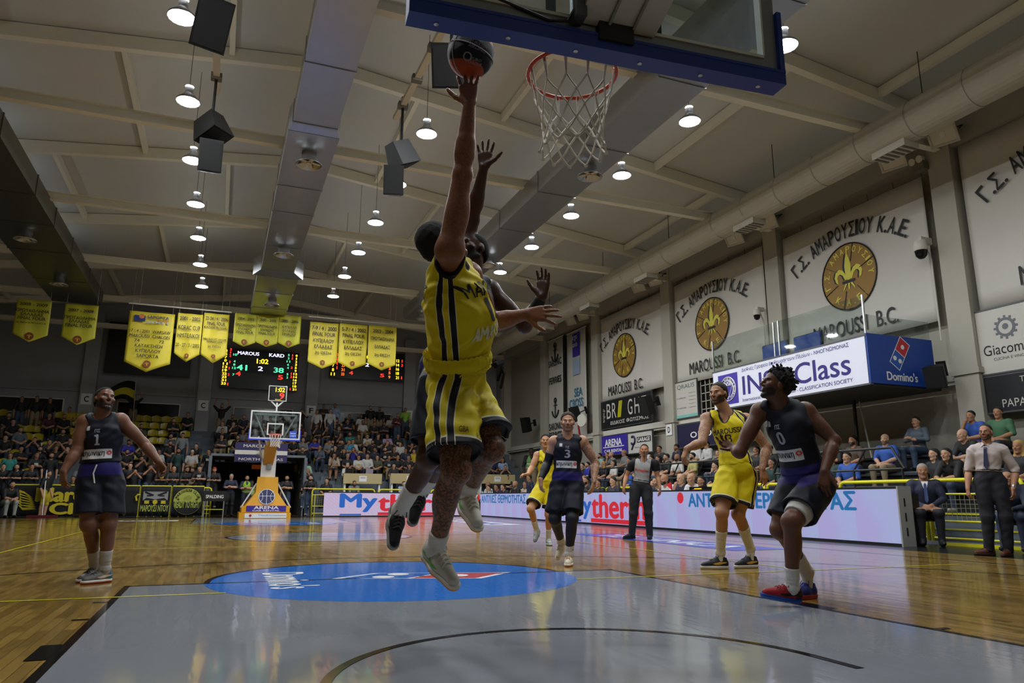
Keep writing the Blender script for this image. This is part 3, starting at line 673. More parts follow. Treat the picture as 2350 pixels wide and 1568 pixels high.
dc = duct('rectangular_duct', secs(-.93, -.02, [-6, -3, 0, 3, 6, 8.4, 10.6, 12.9], 8.5, 9.0)+secs(-1.0, .08, [13.2, 16.2, 18.0, 21, 23.6], 8.46, 9.0)+secs(-1.1, .30, [24.2, 26.4, 28.8, 31.2], 8.40, 9.0),
     [(-.45, 14.2, 8.46), (-.45, 21.0, 8.46), (-.4, 27.2, 8.40)], 'silver rectangular air duct along the middle of the ceiling')
def taper(r, a, b, y0, y1):
    (x0, x1, z0, z1), (X0, X1, Z0, Z1) = a, b
    MB().add([(x0, y0, z0), (x1, y0, z0), (x1, y0, z1), (x0, y0, z1), (X0, y1, Z0), (X1, y1, Z0), (X1, y1, Z1), (X0, y1, Z1)],
             [(0, 1, 5, 4), (1, 2, 6, 5), (2, 3, 7, 6), (3, 0, 4, 7)]).obj('duct_taper', M_steel, r)
taper(dc, (-.93, -.02, 8.5, 9.0), (-1.0, .08, 8.46, 9.0), 12.9, 13.2); taper(dc, (-1.0, .08, 8.46, 9.0), (-1.25, .45, 8.40, 9.0), 23.6, 24.2)
duct('rectangular_duct', secs(5.25, 6.3, [-6, -3, 0, 3, 6, 8.6, 11.5, 14.2, 17, 20, 23.2, 26.2, 29], 8.5, 9.05), [(5.8, 12.4, 8.5), (5.8, 19.6, 8.5), (5.8, 27.6, 8.5)], 'silver rectangular air duct under the right-hand roof slope')
duct('rectangular_duct', secs(-8.6, -6.85, [-6, 0, 4, 8, 12, 16, 19.4, 21.8, 24.5, 28.0, 31.3], 8.5, 9.05), [(-7.7, 22.6, 8.5), (-7.7, 27.6, 8.5)], 'dark rectangular air duct over the left sideline', mat('dull_duct_steel', '6f7068', 0.38, 0.8, noise=.1))
pr_ = empty('round_duct', (0, 0, 0), label='long cream round air duct hung along the right-hand wall', cat='air duct')
M_pipe = mat('cream_duct', 'b5b09f', 0.55, noise=.05)
PX, PZ, PR = 11.45, 8.75, .42
for k in range(30):
    y0 = -5+1.32*k
    MB().tube([(PX, y0+.01, PZ), (PX, y0+1.31, PZ)], PR, 28).obj('duct_section', M_pipe, pr_, smooth=False)
    MB().tube([(PX, y0-.025, PZ), (PX, y0+.025, PZ)], PR+.012, 28, caps=False).obj('duct_seam', M_pipe, pr_)
for y in (8.8, 13.6, 19.0, 23.2, 27.4):
    g = MB().bb(PX-.22, PX+.22, y-.42, y+.42, PZ-.54, PZ-.38).obj('grille_box', M_pipe, pr_)
    for k in range(6): MB().box((PX, y-.35+.14*k, PZ-.545), (.38, .06, .012)).obj('grille_slat', mat('slat_grey', '55524a', .6), g)
for y in (8, 12.5, 17.5, 22, 27): MB().tube([(PX, y, PZ+PR), (PX, y, ROOF(PX))], .01, 5).obj('hanger_rod', M_black, pr_)

# ---------------------------------------------------------------- floodlights, cameras and speakers on the pillars
M_flood = mat('flood_glass', 'd2cebf', 0.2, spec=.6)
def aim(loc, fwd, up=(0, 0, 1)):
    f = Vector(fwd).normalized(); u = Vector(up); r = f.cross(u).normalized(); u = r.cross(f)
    return Matrix(((r.x, f.x, u.x, loc[0]), (r.y, f.y, u.y, loc[1]), (r.z, f.z, u.z, loc[2]), (0, 0, 0, 1)))
def floodlight(px, py, X, lab, fwd=(-.75, -.25, -.55)):
    p = atX(px, py, X); r = empty('floodlight', p, label=lab, cat='floodlight', group='unlit floodlights on the right-hand wall'); r.matrix_world = aim(p, fwd) @ Matrix.Scale(1.2, 4)
    MB().add([(-.24, 0, -.2), (.24, 0, -.2), (.24, 0, .2), (-.24, 0, .2), (-.12, -.18, -.1), (.12, -.18, -.1), (.12, -.18, .1), (-.12, -.18, .1)], [(0, 1, 5, 4), (1, 2, 6, 5), (2, 3, 7, 6), (3, 0, 4, 7), (4, 5, 6, 7)]).obj('housing', mat('flood_body', 'aaa79c', .5), r)
    MB().bb(-.22, .22, 0.0, .012, -.18, .18).obj('glass', M_flood, r)
    MB().bb(-.26, .26, -.01, .03, -.22, -.18).bb(-.26, .26, -.01, .03, .18, .22).bb(-.26, -.22, -.01, .03, -.18, .18).bb(.22, .26, -.01, .03, -.18, .18).obj('frame', mat('flood_frame', 'c2bfb4', .5), r)
    MB().box((0, .016, 0), (.09, .01, .12)).obj('bulb', mat('bulb_white', 'd8d6cc', .3), r)
    MB().bar((-.28, -.05, 0), (-.28, -.3, .0), .02).bar((.28, -.05, 0), (.28, -.3, 0), .02).bar((-.29, -.3, 0), (.29, -.3, 0), .02).bar((0, -.3, 0), (0, -.55, .15), .03).obj('bracket', M_black, r)
for px, py, X, lab in ((2163, 308, 13.2, 'square floodlight at the top of the nearest visible pillar, right of the pair'), (2047, 366, 13.2, 'square floodlight at the top of the nearest visible pillar, left of the pair'),
        (1760, 508, 13.2, 'square floodlight above the second large white banner, upper of the pair'), (1684, 545, 13.2, 'square floodlight left of the second large white banner, lower of the pair'),
        (1501, 640, 13.2, 'small floodlight by the third pillar, right of the pair'), (1464, 656, 13.2, 'small floodlight by the third pillar, left of the pair'),
        (1336, 722, 13.2, 'small floodlight beyond the outstretched hands, right of the pair'), (1309, 734, 13.2, 'small floodlight beyond the outstretched hands, left of the pair')):
    floodlight(px, py, X, lab)
p = atX(2110, 375, 13.5); r = empty('emergency_light', p, label='twin-headed emergency light on the nearest visible pillar', cat='emergency light')
MB().bb(-.1, .1, -.16, .16, -.2, .0).obj('battery_box', mat('box_beige', '6f6b5f', .6), r)
for s in (-1, 1): MB().tube([(-.0, s*.1, .08), (-.14, s*.1, .04)], [.06, .09], 12).obj('lamp_head', M_white, r)
def cam_obj(px, py, X, s, lab):
    p = atX(px, py, X); r = empty('security_camera', p, label=lab, cat='camera')
    MB().bb(-.0, .22*s, -.05, .05, .10*s, .2*s).obj('bracket', M_white, r)
    MB().lathe([(0, .14*s), (.09*s, .13*s), (.1*s, 0), (.09*s, -.02*s)], 14).obj('cap', M_white, r, smooth=True)
    MB().lathe([(.088*s, -.02*s), (.075*s, -.1*s), (.04*s, -.14*s), (0, -.15*s)], 14).obj('dome', M_blackgloss, r, smooth=True)
    MB().tube([(.1*s, 0, .1), (.2*s, 0, -.2), (.2*s, 0, -2.2)], .02, 6).obj('conduit', M_white, r)
cam_obj(2113, 573, 13.35, 1.6, 'white dome security camera on the nearest visible pillar'); cam_obj(1737, 722, 13.4, 1.2, 'small security camera on the second pillar from the near end')
M_spk = mat('speaker_black', '060607', .55, bump=.2, bscale=300)
def wall_speaker(px, py, X, w, h, lab, fwd=(-.8, -.35, -.35)):
    p = atX(px, py, X); r = empty('wall_speaker', p, label=lab, cat='speaker'); r.matrix_world = aim(p, fwd)
    MB().add([(-w/2, .2, -h/2), (w/2, .2, -h/2), (w/2, .2, h/2), (-w/2, .2, h/2), (-w*.35, -.15, -h*.45), (w*.35, -.15, -h*.45), (w*.35, -.15, h*.45), (-w*.35, -.15, h*.45)],
             [(3, 2, 1, 0), (0, 1, 5, 4), (1, 2, 6, 5), (2, 3, 7, 6), (3, 0, 4, 7), (4, 5, 6, 7)]).obj('cabinet', M_spk, r)
    MB().bb(-w*.46, w*.46, .2, .212, -h*.46, h*.46).obj('grille', mat('grille_black', '050506', .7, bump=.4, bscale=400), r)
    MB().bar((0, -.15, 0), (0, -.5, .05), .05).bb(-.1, .1, -.55, -.5, -.15, .2).obj('bracket', M_black, r)
wall_speaker(2150, 862, 13.1, .42, .5, 'black loudspeaker on a bracket beside the blue pizza sign end')
wall_speaker(1486, 930, 13.1, .5, .75, 'black loudspeaker over the right end of the striped black sign', (-.9, -.1, -.3))
wall_speaker(1322, 950, 13.1, .45, .7, 'black loudspeaker behind the player wearing number three', (-.9, .1, -.3))
wall_speaker(1209, 975, 13.1, .5, .8, 'black loudspeaker on the far pillar left of the anchor banner', (-.9, -.2, -.2))
r = tag(MB().tube([atX(1336, 965, 13.2), atX(1336, 965, 13.2)+np.array([-.05, -.02, 0])], .28, 20).obj('satellite_dish', M_white), 'small white round dish on the pillar behind player number three', 'dish')
for q in (1356, 1526, 1795, 2195, 1240):
    pass

# hanging speaker clusters on the lighting bar
def hang_speaker(parts, lab, top):
    r = empty('hanging_speaker', parts[0][0], label=lab, cat='speaker')
    o = np.array(parts[0][0])
    for c, w, h, d, fwd in parts:
        f = np.array(fwd, float); f /= np.linalg.norm(f); x = np.cross(f, [0, 0, 1]); x /= np.linalg.norm(x); z = np.cross(x, f)
        R = np.stack([x, f, z], 1); c = np.array(c)-o
        P = [(-w/2, d/2, -h/2), (w/2, d/2, -h/2), (w/2, d/2, h/2), (-w/2, d/2, h/2), (-w*.3, -d/2, -h*.42), (w*.3, -d/2, -h*.42), (w*.3, -d/2, h*.42), (-w*.3, -d/2, h*.42)]
        MB().add([R@np.array(q)+c for q in P], [(3, 2, 1, 0), (0, 1, 5, 4), (1, 2, 6, 5), (2, 3, 7, 6), (3, 0, 4, 7), (4, 5, 6, 7)]).obj('cabinet', M_spk, r)
        P = [(-w*.45, d/2+.012, -h*.45), (w*.45, d/2+.012, -h*.45), (w*.45, d/2+.012, h*.45), (-w*.45, d/2+.012, h*.45)]
        MB().add([R@np.array(q)+c for q in P], [(3, 2, 1, 0)]).obj('grille', mat('grille_black', '050506', .7), r)
    MB().tube([(0, 0, 0), (0, 0, top-o[2])], .03, 6).obj('hanger', M_black, r)
P1 = atZ(480, 52, 7.7); P2a = atZ(485, 295, 7.7); P2b = P2a*0+atY(484, 362, P2a[1]); P3a = atZ(920, 354, 7.7); P3b = atY(905, 418, P3a[1]); P4 = atZ(1035, 150, 7.8)
hang_speaker([(P1, .5, .75, .5, (.2, -.7, -.5))], 'large black hanging loudspeaker beside the brightest lamp', 9.0)
hang_speaker([(P2a, .5, .55, .5, (.3, -.3, -1)), (P2b, .42, .62, .4, (.0, -1, -.25))], 'pair of black hanging loudspeakers left of the central duct', 9.0)
hang_speaker([(P3a, .5, .5, .5, (.5, .2, -1)), (P3b, .4, .6, .4, (-.3, -1, -.25))], 'pair of black hanging loudspeakers left of the raised arm', 9.0)
hang_speaker([(P4, .6, .7, .5, (-.3, -.8, -.6))], 'black hanging loudspeaker behind the basketball', 9.0)
for a, b, nm in ((P1, P2a, 'left of the central duct'), (P4, P3a, 'behind the basketball')):
    r = empty('lighting_bar', (a[0], a[1], 8.8), label='white ceiling bar carrying the loudspeakers '+nm, cat='bar')
    v = np.array([b[0]-a[0], b[1]-a[1], 0]); L_ = np.linalg.norm(v); v /= L_
    MB().bar(-v*1.2+np.array([0, 0, .02]), v*(L_+.6)+np.array([0, 0, .02]), .12, .09).obj('rail', M_beam, r)
    for k in range(4): MB().box(v*(L_*k/3), (.2, .14, .13)).obj('clamp', mat('clamp_grey', '77756d', .5), r)
MB().tube([(P2a[0]-3, P2a[1], 9.9)]+[(P2a[0]+x, P2a[1]+.1*x, 9.75-.25*math.sin((x+3)/8*PI)+.02*x) for x in np.linspace(-2.5, 4.5, 14)]+[(P2a[0]+5, P2a[1]+.5, 9.85)], .012, 5).obj('ceiling_wire', M_black, label='thin dark wire sagging across the ceiling left of the central duct', cat='wire') if False else None
# ---------------------------------------------------------------- baskets
M_orange = mat('rim_orange', 'c2431a', .4); M_pad = mat('pad_blue', '1c3a8e', .45); M_net = mat('net_cord', 'd9d4c6', .8); M_bwhite = mat('frame_white', 'd6d6d0', .5)
def glass_mat(name, tint, dirt):
    m = bpy.data.materials.new(name); m.use_nodes = True; nt = m.node_tree; L = nt.links.new
    for n in list(nt.nodes):
        if n.type == 'BSDF_PRINCIPLED': nt.nodes.remove(n)
    out = [n for n in nt.nodes if n.type == 'OUTPUT_MATERIAL'][0]
    tr = nt.nodes.new('ShaderNodeBsdfTransparent'); tr.inputs[0].default_value = (*tint, 1)
    gl = nt.nodes.new('ShaderNodeBsdfGlossy'); gl.inputs['Roughness'].default_value = 0.03
    df = nt.nodes.new('ShaderNodeBsdfDiffuse'); df.inputs[0].default_value = (.6, .62, .62, 1)
    lw = nt.nodes.new('ShaderNodeLayerWeight'); pw = nt.nodes.new('ShaderNodeMath'); pw.operation = 'POWER'; pw.inputs[1].default_value = 4.0; L(lw.outputs['Facing'], pw.inputs[0]); fr = nt.nodes.new('ShaderNodeMath'); fr.operation = 'MULTIPLY_ADD'; fr.inputs[1].default_value = .6; fr.inputs[2].default_value = .04; L(pw.outputs[0], fr.inputs[0])
    m1 = nt.nodes.new('ShaderNodeMixShader'); L(fr.outputs[0], m1.inputs[0]); L(tr.outputs[0], m1.inputs[1]); L(gl.outputs[0], m1.inputs[2])
    tc = nt.nodes.new('ShaderNodeTexCoord'); no = nt.nodes.new('ShaderNodeTexNoise'); no.inputs['Scale'].default_value = 5; no.inputs['Detail'].default_value = 8; L(tc.outputs['Object'], no.inputs['Vector'])
    mr = nt.nodes.new('ShaderNodeMapRange'); mr.inputs[1].default_value = .45; mr.inputs[2].default_value = .8; mr.inputs[3].default_value = 0.0; mr.inputs[4].default_value = dirt; L(no.outputs['Fac'], mr.inputs[0])
    m2 = nt.nodes.new('ShaderNodeMixShader'); L(mr.outputs[0], m2.inputs[0]); L(m1.outputs[0], m2.inputs[1]); L(df.outputs[0], m2.inputs[2]); L(m2.outputs[0], out.inputs[0])
    return m
M_board = glass_mat('board_glass', (.72, .78, .78), .22); M_pane = glass_mat('railing_glass', (.82, .86, .84), .06)
def net(parent, c, r, fine):
    """cord net: long doubled loops at the rim, then a diamond mesh narrowing to knots"""
    n = 12; t = .0054; seg = 6
    H = [0, -.115, -.185, -.255, -.325, -.395, -.44]; Rr = [r-.008, r-.03, r-.05, r-.068, r-.078, r-.072, r-.06]
    def P(k, lv, jit=0):
        a = 2*PI*k/n; return (c[0]+Rr[lv]*math.cos(a), c[1]+Rr[lv]*math.sin(a), c[2]+H[lv])
    mb = MB()
    for k in range(n):
        for d in (-.06, .06):
            a = P(k+d, 0); b = P(k, 1); mb.tube([a, b], t*.9, 5)
        for lv in range(1, 6):
            s = .5*((lv-1) % 2)
            for d in (-.5, .5):
                q0 = P(k+s, lv); q1 = P(k+s+d, lv+1)
                mid = ((q0[0]+q1[0])/2, (q0[1]+q1[1])/2, (q0[2]+q1[2])/2-.004)
                mb.tube([q0, mid, q1], t, 5)
    mb.obj('net_cord', M_net, parent)
    kn = MB()
    for k in range(n):
        for lv in range(1, 7):
            s = .5*((lv-1) % 2); q = P(k+s, lv); w = .011 if lv == 6 else .0075
            kn.lathe([(0, -w), (w*.8, -w*.6), (w, 0), (w*.8, w*.6), (0, w)], 6, q)
    tag(kn.obj('net_knot', M_net, parent), kind='stuff')
def rim(parent, c, r, yb):
    """c ring centre, yb signed distance along y back to the board"""
    n = 40
    R_ = MB().tube([(c[0]+r*math.cos(2*PI*k/n), c[1]+r*math.sin(2*PI*k/n), c[2]) for k in range(n)], .011, 8, closed=True).obj('rim', M_orange, parent, smooth=True)
    s = 1 if yb > 0 else -1
    MB().add([(c[0]-.1, c[1]+s*r*.9, c[2]+.008), (c[0]+.1, c[1]+s*r*.9, c[2]+.008), (c[0]+.14, c[1]+yb, c[2]+.008), (c[0]-.14, c[1]+yb, c[2]+.008), (c[0]-.1, c[1]+s*r*.9, c[2]-.008), (c[0]+.1, c[1]+s*r*.9, c[2]-.008), (c[0]+.14, c[1]+yb, c[2]-.06), (c[0]-.14, c[1]+yb, c[2]-.06)],
             [(0, 1, 2, 3), (7, 6, 5, 4), (0, 1, 5, 4), (1, 2, 6, 5), (2, 3, 7, 6), (3, 0, 4, 7)]).obj('rim_bracket', M_orange, R_)
    hk = MB()
    for k in range(12):
        a = 2*PI*k/12; hk.box((c[0]+(r-.012)*math.cos(a), c[1]+(r-.012)*math.sin(a), c[2]-.014), (.012, .012, .022))
    hk.obj('net_hook', M_orange, R_)
    N = empty('net', (0, 0, 0)); N.parent = parent
    net(N, c, r, True)
# near basket, seen from behind and below: board frame in local coordinates, y towards the court
NB = empty('basketball_hoop', (-.249, .908, 2.76), -.0832, label='near basketball backboard with blue padding, orange rim and white net', cat='basket')
B0 = .03
MB().bb(-.9, .9, -.015, 0.0, .09, 1.14).obj('glass', M_board, NB)
fw = .075
MB().bb(-.9, .9, -.05, -.016, .06, .06+fw).obj('board_frame', mat('board_alu', '8f9296', .45, .5), NB); MB().bb(-.9, .9, -.05, -.016, 1.07, 1.14).obj('board_frame', mat('board_alu', '8f9296'), NB)
for s in (-1, 1): MB().bb(min(s*.9, s*.825), max(s*.9, s*.825), -.05, -.016, .135, 1.07).obj('board_frame', mat('board_alu', '8f9296'), NB)
for s in (-1, 1): MB().bb(min(s*.815, s*.825), max(s*.815, s*.825), -.06, -.016, .15, 1.07).obj('glazing_bead', M_bwhite, NB)
MB().bb(-.82, .82, -.06, -.05, .135, .15).obj('glazing_bead', M_bwhite, NB)
pad = MB().bb(-.925, .925, -.075, .03, 0, .06).bb(-.925, -.9, -.075, .03, .06, .40).bb(.9, .925, -.075, .03, .06, .40)
pad.bb(-.925, .925, -.078, -.05, .06, .075)
pd = pad.obj('padding', M_pad, NB)
bo = MB()
for x in (-.8, -.48, -.16, .16, .48, .8): bo.lathe([(0, -.006), (.011, -.004), (.012, 0)], 10, (x, -.022, -.0))
bo.obj('padding_bolt', M_alu, pd)
MB().bb(.55, .9, -.004, .004, .5, .9).obj('board_print', mat('print_blue', '1f3f9a', .5), NB) if False else MB().bb(-.86, -.55, .001, .004, .135, .42).obj('board_sticker', mat('print_blue', '1f3f9a', .5), NB)
# shooter's rectangle printed on the glass
sq = MB(); t = .05
for a in ((-.295, .295, .15-.0, .15+t), (-.295, .295, .60-t, .60), (-.295, -.295+t, .15, .60), (.295-t, .295, .15, .60)): sq.bb(a[0], a[1], .001, .004, a[2], a[3])
sq.obj('target_square', mat('dim_print', '49524f', .6), NB)
# boom: wide white arm running back over the camera
MB().add([(-.16, -.06, .12), (.22, -.06, .12), (.22, -.06, .62), (-.16, -.06, .62), (-.13, -1.7, .75), (.25, -1.7, .75), (.25, -1.7, 1.25), (-.13, -1.7, 1.25)],
         [(0, 1, 5, 4), (1, 2, 6, 5), (2, 3, 7, 6), (3, 0, 4, 7), (3, 2, 1, 0)]).obj('boom_arm', mat('boom_white', 'b9b8b4', .5, noise=.04), NB)
MB().bar((-.02, -.08, .118), (.0, -1.6, .71), .012, .012).bar((.1, -.08, .118), (.12, -1.6, .71), .012, .012).obj('boom_seam', mat('seam_grey', '7d7c78', .5), NB)
MB().bb(-.07, .10, -.09, -.05, .04, .13).obj('hinge_bracket', M_black, NB); MB().bb(-.2, -.15, -.14, -.06, .1, .42).bb(-.18, -.12, -.12, -.08, .2, .24).obj('spring_latch', mat('latch_grey', '5e5f60', .4, .7), NB)
MB().tube([(-.9, -.055, .3), (-.6, -.06, .17), (-.3, -.06, .10), (-.22, -.08, .10), (-.19, -.1, .16), (-.18, -.1, .3)], .008, 6).obj('cable', M_black, NB)
rim(NB, (0, .421, .18), .2295, -.42)
# far basket on its yellow padded tower
FB = empty('basketball_hoop', (0.05, 26.8, 0), label='far basket on a padded yellow tower with shot clock on top', cat='basket')
M_ypad = mat('pad_yellow', 'e0a010', .45)
zb = 2.9
MB().bb(-.9, .9, .0, .012, zb, zb+1.05).obj('glass', M_board, FB)
t = .05
MB().bb(-.9, .9, -.012, .03, zb, zb+t).bb(-.9, .9, -.012, .03, zb+1.05-t, zb+1.05).bb(-.9, -.9+t, -.012, .03, zb+t, zb+1.05-t).bb(.9-t, .9, -.012, .03, zb+t, zb+1.05-t).obj('board_frame', M_bwhite, FB)
MB().bb(-.295, .295, -.01, -.004, zb+.15, zb+.2).bb(-.295, .295, -.01, -.004, zb+.55, zb+.6).bb(-.295, -.245, -.01, -.004, zb+.2, zb+.55).bb(.245, .295, -.01, -.004, zb+.2, zb+.55).obj('target_square', M_bwhite, FB)
MB().bb(-.93, .93, -.03, .06, zb-.05, zb).bb(-.93, -.9, -.03, .06, zb, zb+.35).bb(.9, .93, -.03, .06, zb, zb+.35).obj('padding', mat('pad_blue_bright', '2440c0', .45), FB)
st = MB().bb(.52, .78, -.014, -.004, zb+.07, zb+.32).obj('board_sticker', mat('sticker_blue', '2a52c8', .5), FB)
text('lettering', 'Basket\nLeague', (.65, -.015, zb+.19), (1, 0, 0), (0, 0, 1), .2, .16, M_whitep, st)
MB().bar((-.75, .06, zb+.92), (.75, .06, zb+.92), .05).bar((-.75, .06, zb+.92), (-.2, .5, zb-.2), .05).bar((.75, .06, zb+.92), (.2, .5, zb-.2), .05).bar((0, .06, zb+.95), (0, .3, zb-.1), .05).obj('board_strut', M_bwhite, FB)
rim(FB, (0, -.375, 3.05), .2295, .375)
# boom, mast, wedge-shaped tower and base
MB().add([(-.16, .1, 2.85), (.16, .1, 2.85), (.13, .1, 3.1), (-.13, .1, 3.1), (-.26, 1.5, 2.0), (.1, 1.5, 2.0), (.1, 1.5, 2.75), (-.26, 1.5, 2.75)], [(3, 2, 1, 0), (0, 1, 5, 4), (1, 2, 6, 5), (2, 3, 7, 6), (3, 0, 4, 7), (4, 5, 6, 7)]).obj('boom_pad', mat('pad_ochre', 'c98a18', .5), FB)
MB().bb(-.32, .22, 1.5, 1.75, 1.45, 2.6).obj('mast', M_bwhite, FB); MB().bb(-.12, .06, 1.4, 1.5, 1.85, 2.05).obj('crank_box', mat('steel_plain', '9a9a98', .35, .7), FB)
MB().tube([(-.55, .35, 3.0), (-.35, 1.5, 2.3)], .035, 8).obj('mast_strut', M_bwhite, FB)
tw = MB()
prof = [(.36, 1.55), (.36, .95), (.72, .42), (.76, .40)]
tw.add([(-.43, 1.35, 1.55), (.33, 1.35, 1.55), (.36, 1.3, .95), (.78, 1.2, .36), (-.88, 1.2, .36), (-.46, 1.3, .95), (-.40, 1.9, 1.55), (.30, 1.9, 1.55), (.36, 2.2, .95), (.78, 2.9, .36), (-.88, 2.9, .36), (-.46, 2.2, .95)],
       [(0, 5, 2, 1), (5, 4, 3, 2), (7, 8, 11, 6), (8, 9, 10, 11), (0, 1, 7, 6), (1, 2, 8, 7), (2, 3, 9, 8), (5, 0, 6, 11), (4, 5, 11, 10)])
tw.obj('tower_pad', M_ypad, FB)
MB().bb(-.92, .82, 1.15, 3.1, .22, .46).obj('base_pad', M_ypad, FB); MB().bb(-1.0, .86, 1.05, 3.2, 0, .21).obj('base_pad', M_ypad, FB)
MB().bar((-.95, 1.25, .4), (-.45, 1.5, 1.3), .04).bar((.85, 1.25, .4), (.35, 1.5, 1.3), .04).obj('tower_brace', M_bwhite, FB)
a = MB().bb(-.76, .68, 1.135, 1.15, .25, .47).obj('printed_panel', mat('panel_purple', '3a2398', .5), FB)
text('lettering', 'ARENA', (-.04, 1.133, .40), (1, 0, 0), (0, 0, 1), .9, .11, M_whitep, a, bold=.03); text('lettering', 'CAR RENTAL', (-.04, 1.133, .29), (1, 0, 0), (0, 0, 1), 1.0, .05, M_whitep, a, bold=.03)
a = MB().bb(-.80, .70, 1.035, 1.05, .02, .19).obj('printed_panel', M_whitep, FB)
text('lettering', 'ThesKinvest', (.05, 1.033, .12), (1, 0, 0), (0, 0, 1), .75, .07, mat('print_sky', '5aa0dc', .6), a); text('lettering', 'ΑΘΗΝΑΙ', (.55, 1.033, .11), (1, 0, 0), (0, 0, 1), .26, .05, mat('print_red', 'b02028', .6), a)
MB().lathe([(0, 0), (.05, .0), (.05, .01), (0, .01)], 8).obj('print_mark', mat('print_red', 'b02028', .6), a, (-.6, 1.033, .11)).rotation_euler = (PI/2, 0, 0)
em = empty('ball_emblem', (-.05, 1.262, .80)); em.parent = FB; em.rotation_euler = (math.radians(80), 0, 0)
MB().lathe([(0, 0.012), (.3, .012), (.3, 0), (0, 0)], 28).obj('emblem_disc', mat('emblem_navy', '1c2257', .5), em)
ln = MB()
for rr in (.285, ): ln.tube([(rr*math.cos(2*PI*k/28), rr*math.sin(2*PI*k/28), .016) for k in range(28)], .012, 4, closed=True)
ln.bar((-.27, .03, .016), (.27, .03, .016), .014, .006).bar((0, -.27, .016), (0, .27, .016), .014, .006)
for s in (-1, 1): ln.tube([(s*(.33-.19*math.cos(a)), .24*math.sin(a), .016) for a in np.linspace(-1.2, 1.2, 9)], .007, 4)
ln.obj('emblem_line', M_whitep, em)
# shot clock over the board
MB().bar((0, .1, 3.95), (0, .1, 4.28), .06).bar((0, .1, 4.12), (-.24, .1, 4.36), .05).bar((0, .1, 4.12), (.24, .1, 4.36), .05).obj('clock_bracket', M_bwhite, FB)
ck = MB().bb(-.33, .33, .04, .16, 4.34, 4.92).obj('shot_clock', M_bwhite, FB); MB().bb(-.30, .30, .03, .045, 4.37, 4.89).obj('clock_face', M_blackgloss, ck)
M_ledy = mat('led_yellow', 'ffd21e', .5, emit=2.2, led=True); M_ledr = mat('led_red', 'ff3020', .5, emit=1.8, led=True); M_ledg = mat('led_green', '4fd8a0', .5, emit=1.5, led=True); M_ledw = mat('led_white', 'd8d8ff', .5, emit=1.6, led=True); M_ledo = mat('led_orange', 'ff6a20', .5, emit=1.8, led=True)
text('digit', '1:02', (.08, .028, 4.77), (1, 0, 0), (0, 0, 1), .33, .17, M_ledy, ck, bold=.02); text('digit', '9', (.15, .028, 4.54), (1, 0, 0), (0, 0, 1), .15, .22, M_ledr, ck, bold=.03)
text('maker_name', 'Electronics', (.02, .028, 4.4), (1, 0, 0), (0, 0, 1), .2, .03, M_ledy, ck)
# ---------------------------------------------------------------- hanging pennants
M_pen = mat('pennant_yellow', 'cdbb2e', .55, noise=.05, nscale=3)
M_pen2 = mat('pennant_lime', 'b9b52a', .55, noise=.05, nscale=3)
def cloth(name, x0, x1, Y, zt, zs, ztip, m, parent, seed=0, nx=16, nz=16):
    V = []; F = []; rr = np.random.default_rng(seed); ph = rr.uniform(0, 6, 4)
    for j in range(nz+1):
        for i in range(nx+1):
            a = i/nx; zb = zs+(ztip-zs)*(1-abs(2*a-1)); t = j/nz; z = zt+(zb-zt)*t
            V.append((x0+(x1-x0)*a, Y+.03*math.sin(5*a+ph[0]+2*t)*(t+.3)+.02*math.sin(11*a+ph[1]), z))
    for j in range(nz):
        for i in range(nx): F.append((j*(nx+1)+i, (j+1)*(nx+1)+i, (j+1)*(nx+1)+i+1, j*(nx+1)+i+1))
    o = MB().add(V, F).obj(name, m, parent, smooth=True); mo = o.modifiers.new('thickness', 'SOLIDIFY'); mo.thickness = .006; return o
YP = 30.0
def emblem_small(parent, x, z, r, Y):
    e = MB().tube([(x, Y-.075, z), (x, Y-.068, z)], r, 20).obj('emblem', mat('emblem_brown', '7a3a18', .6), parent)
    b = MB(); b.tube([(x, Y-.078, z-.6*r), (x, Y-.078, z+.6*r)], [r*.15, r*.02], 6)
    for s in (-1, 1): b.tube([(x, Y-.078, z-.2*r), (x+s*.35*r, Y-.078, z+.25*r), (x+s*.6*r, Y-.078, z-.05*r)], [r*.06, r*.12, r*.03], 6)
    b.obj('emblem_lily', mat('lily_yellow', 'c9b02a', .6), e)
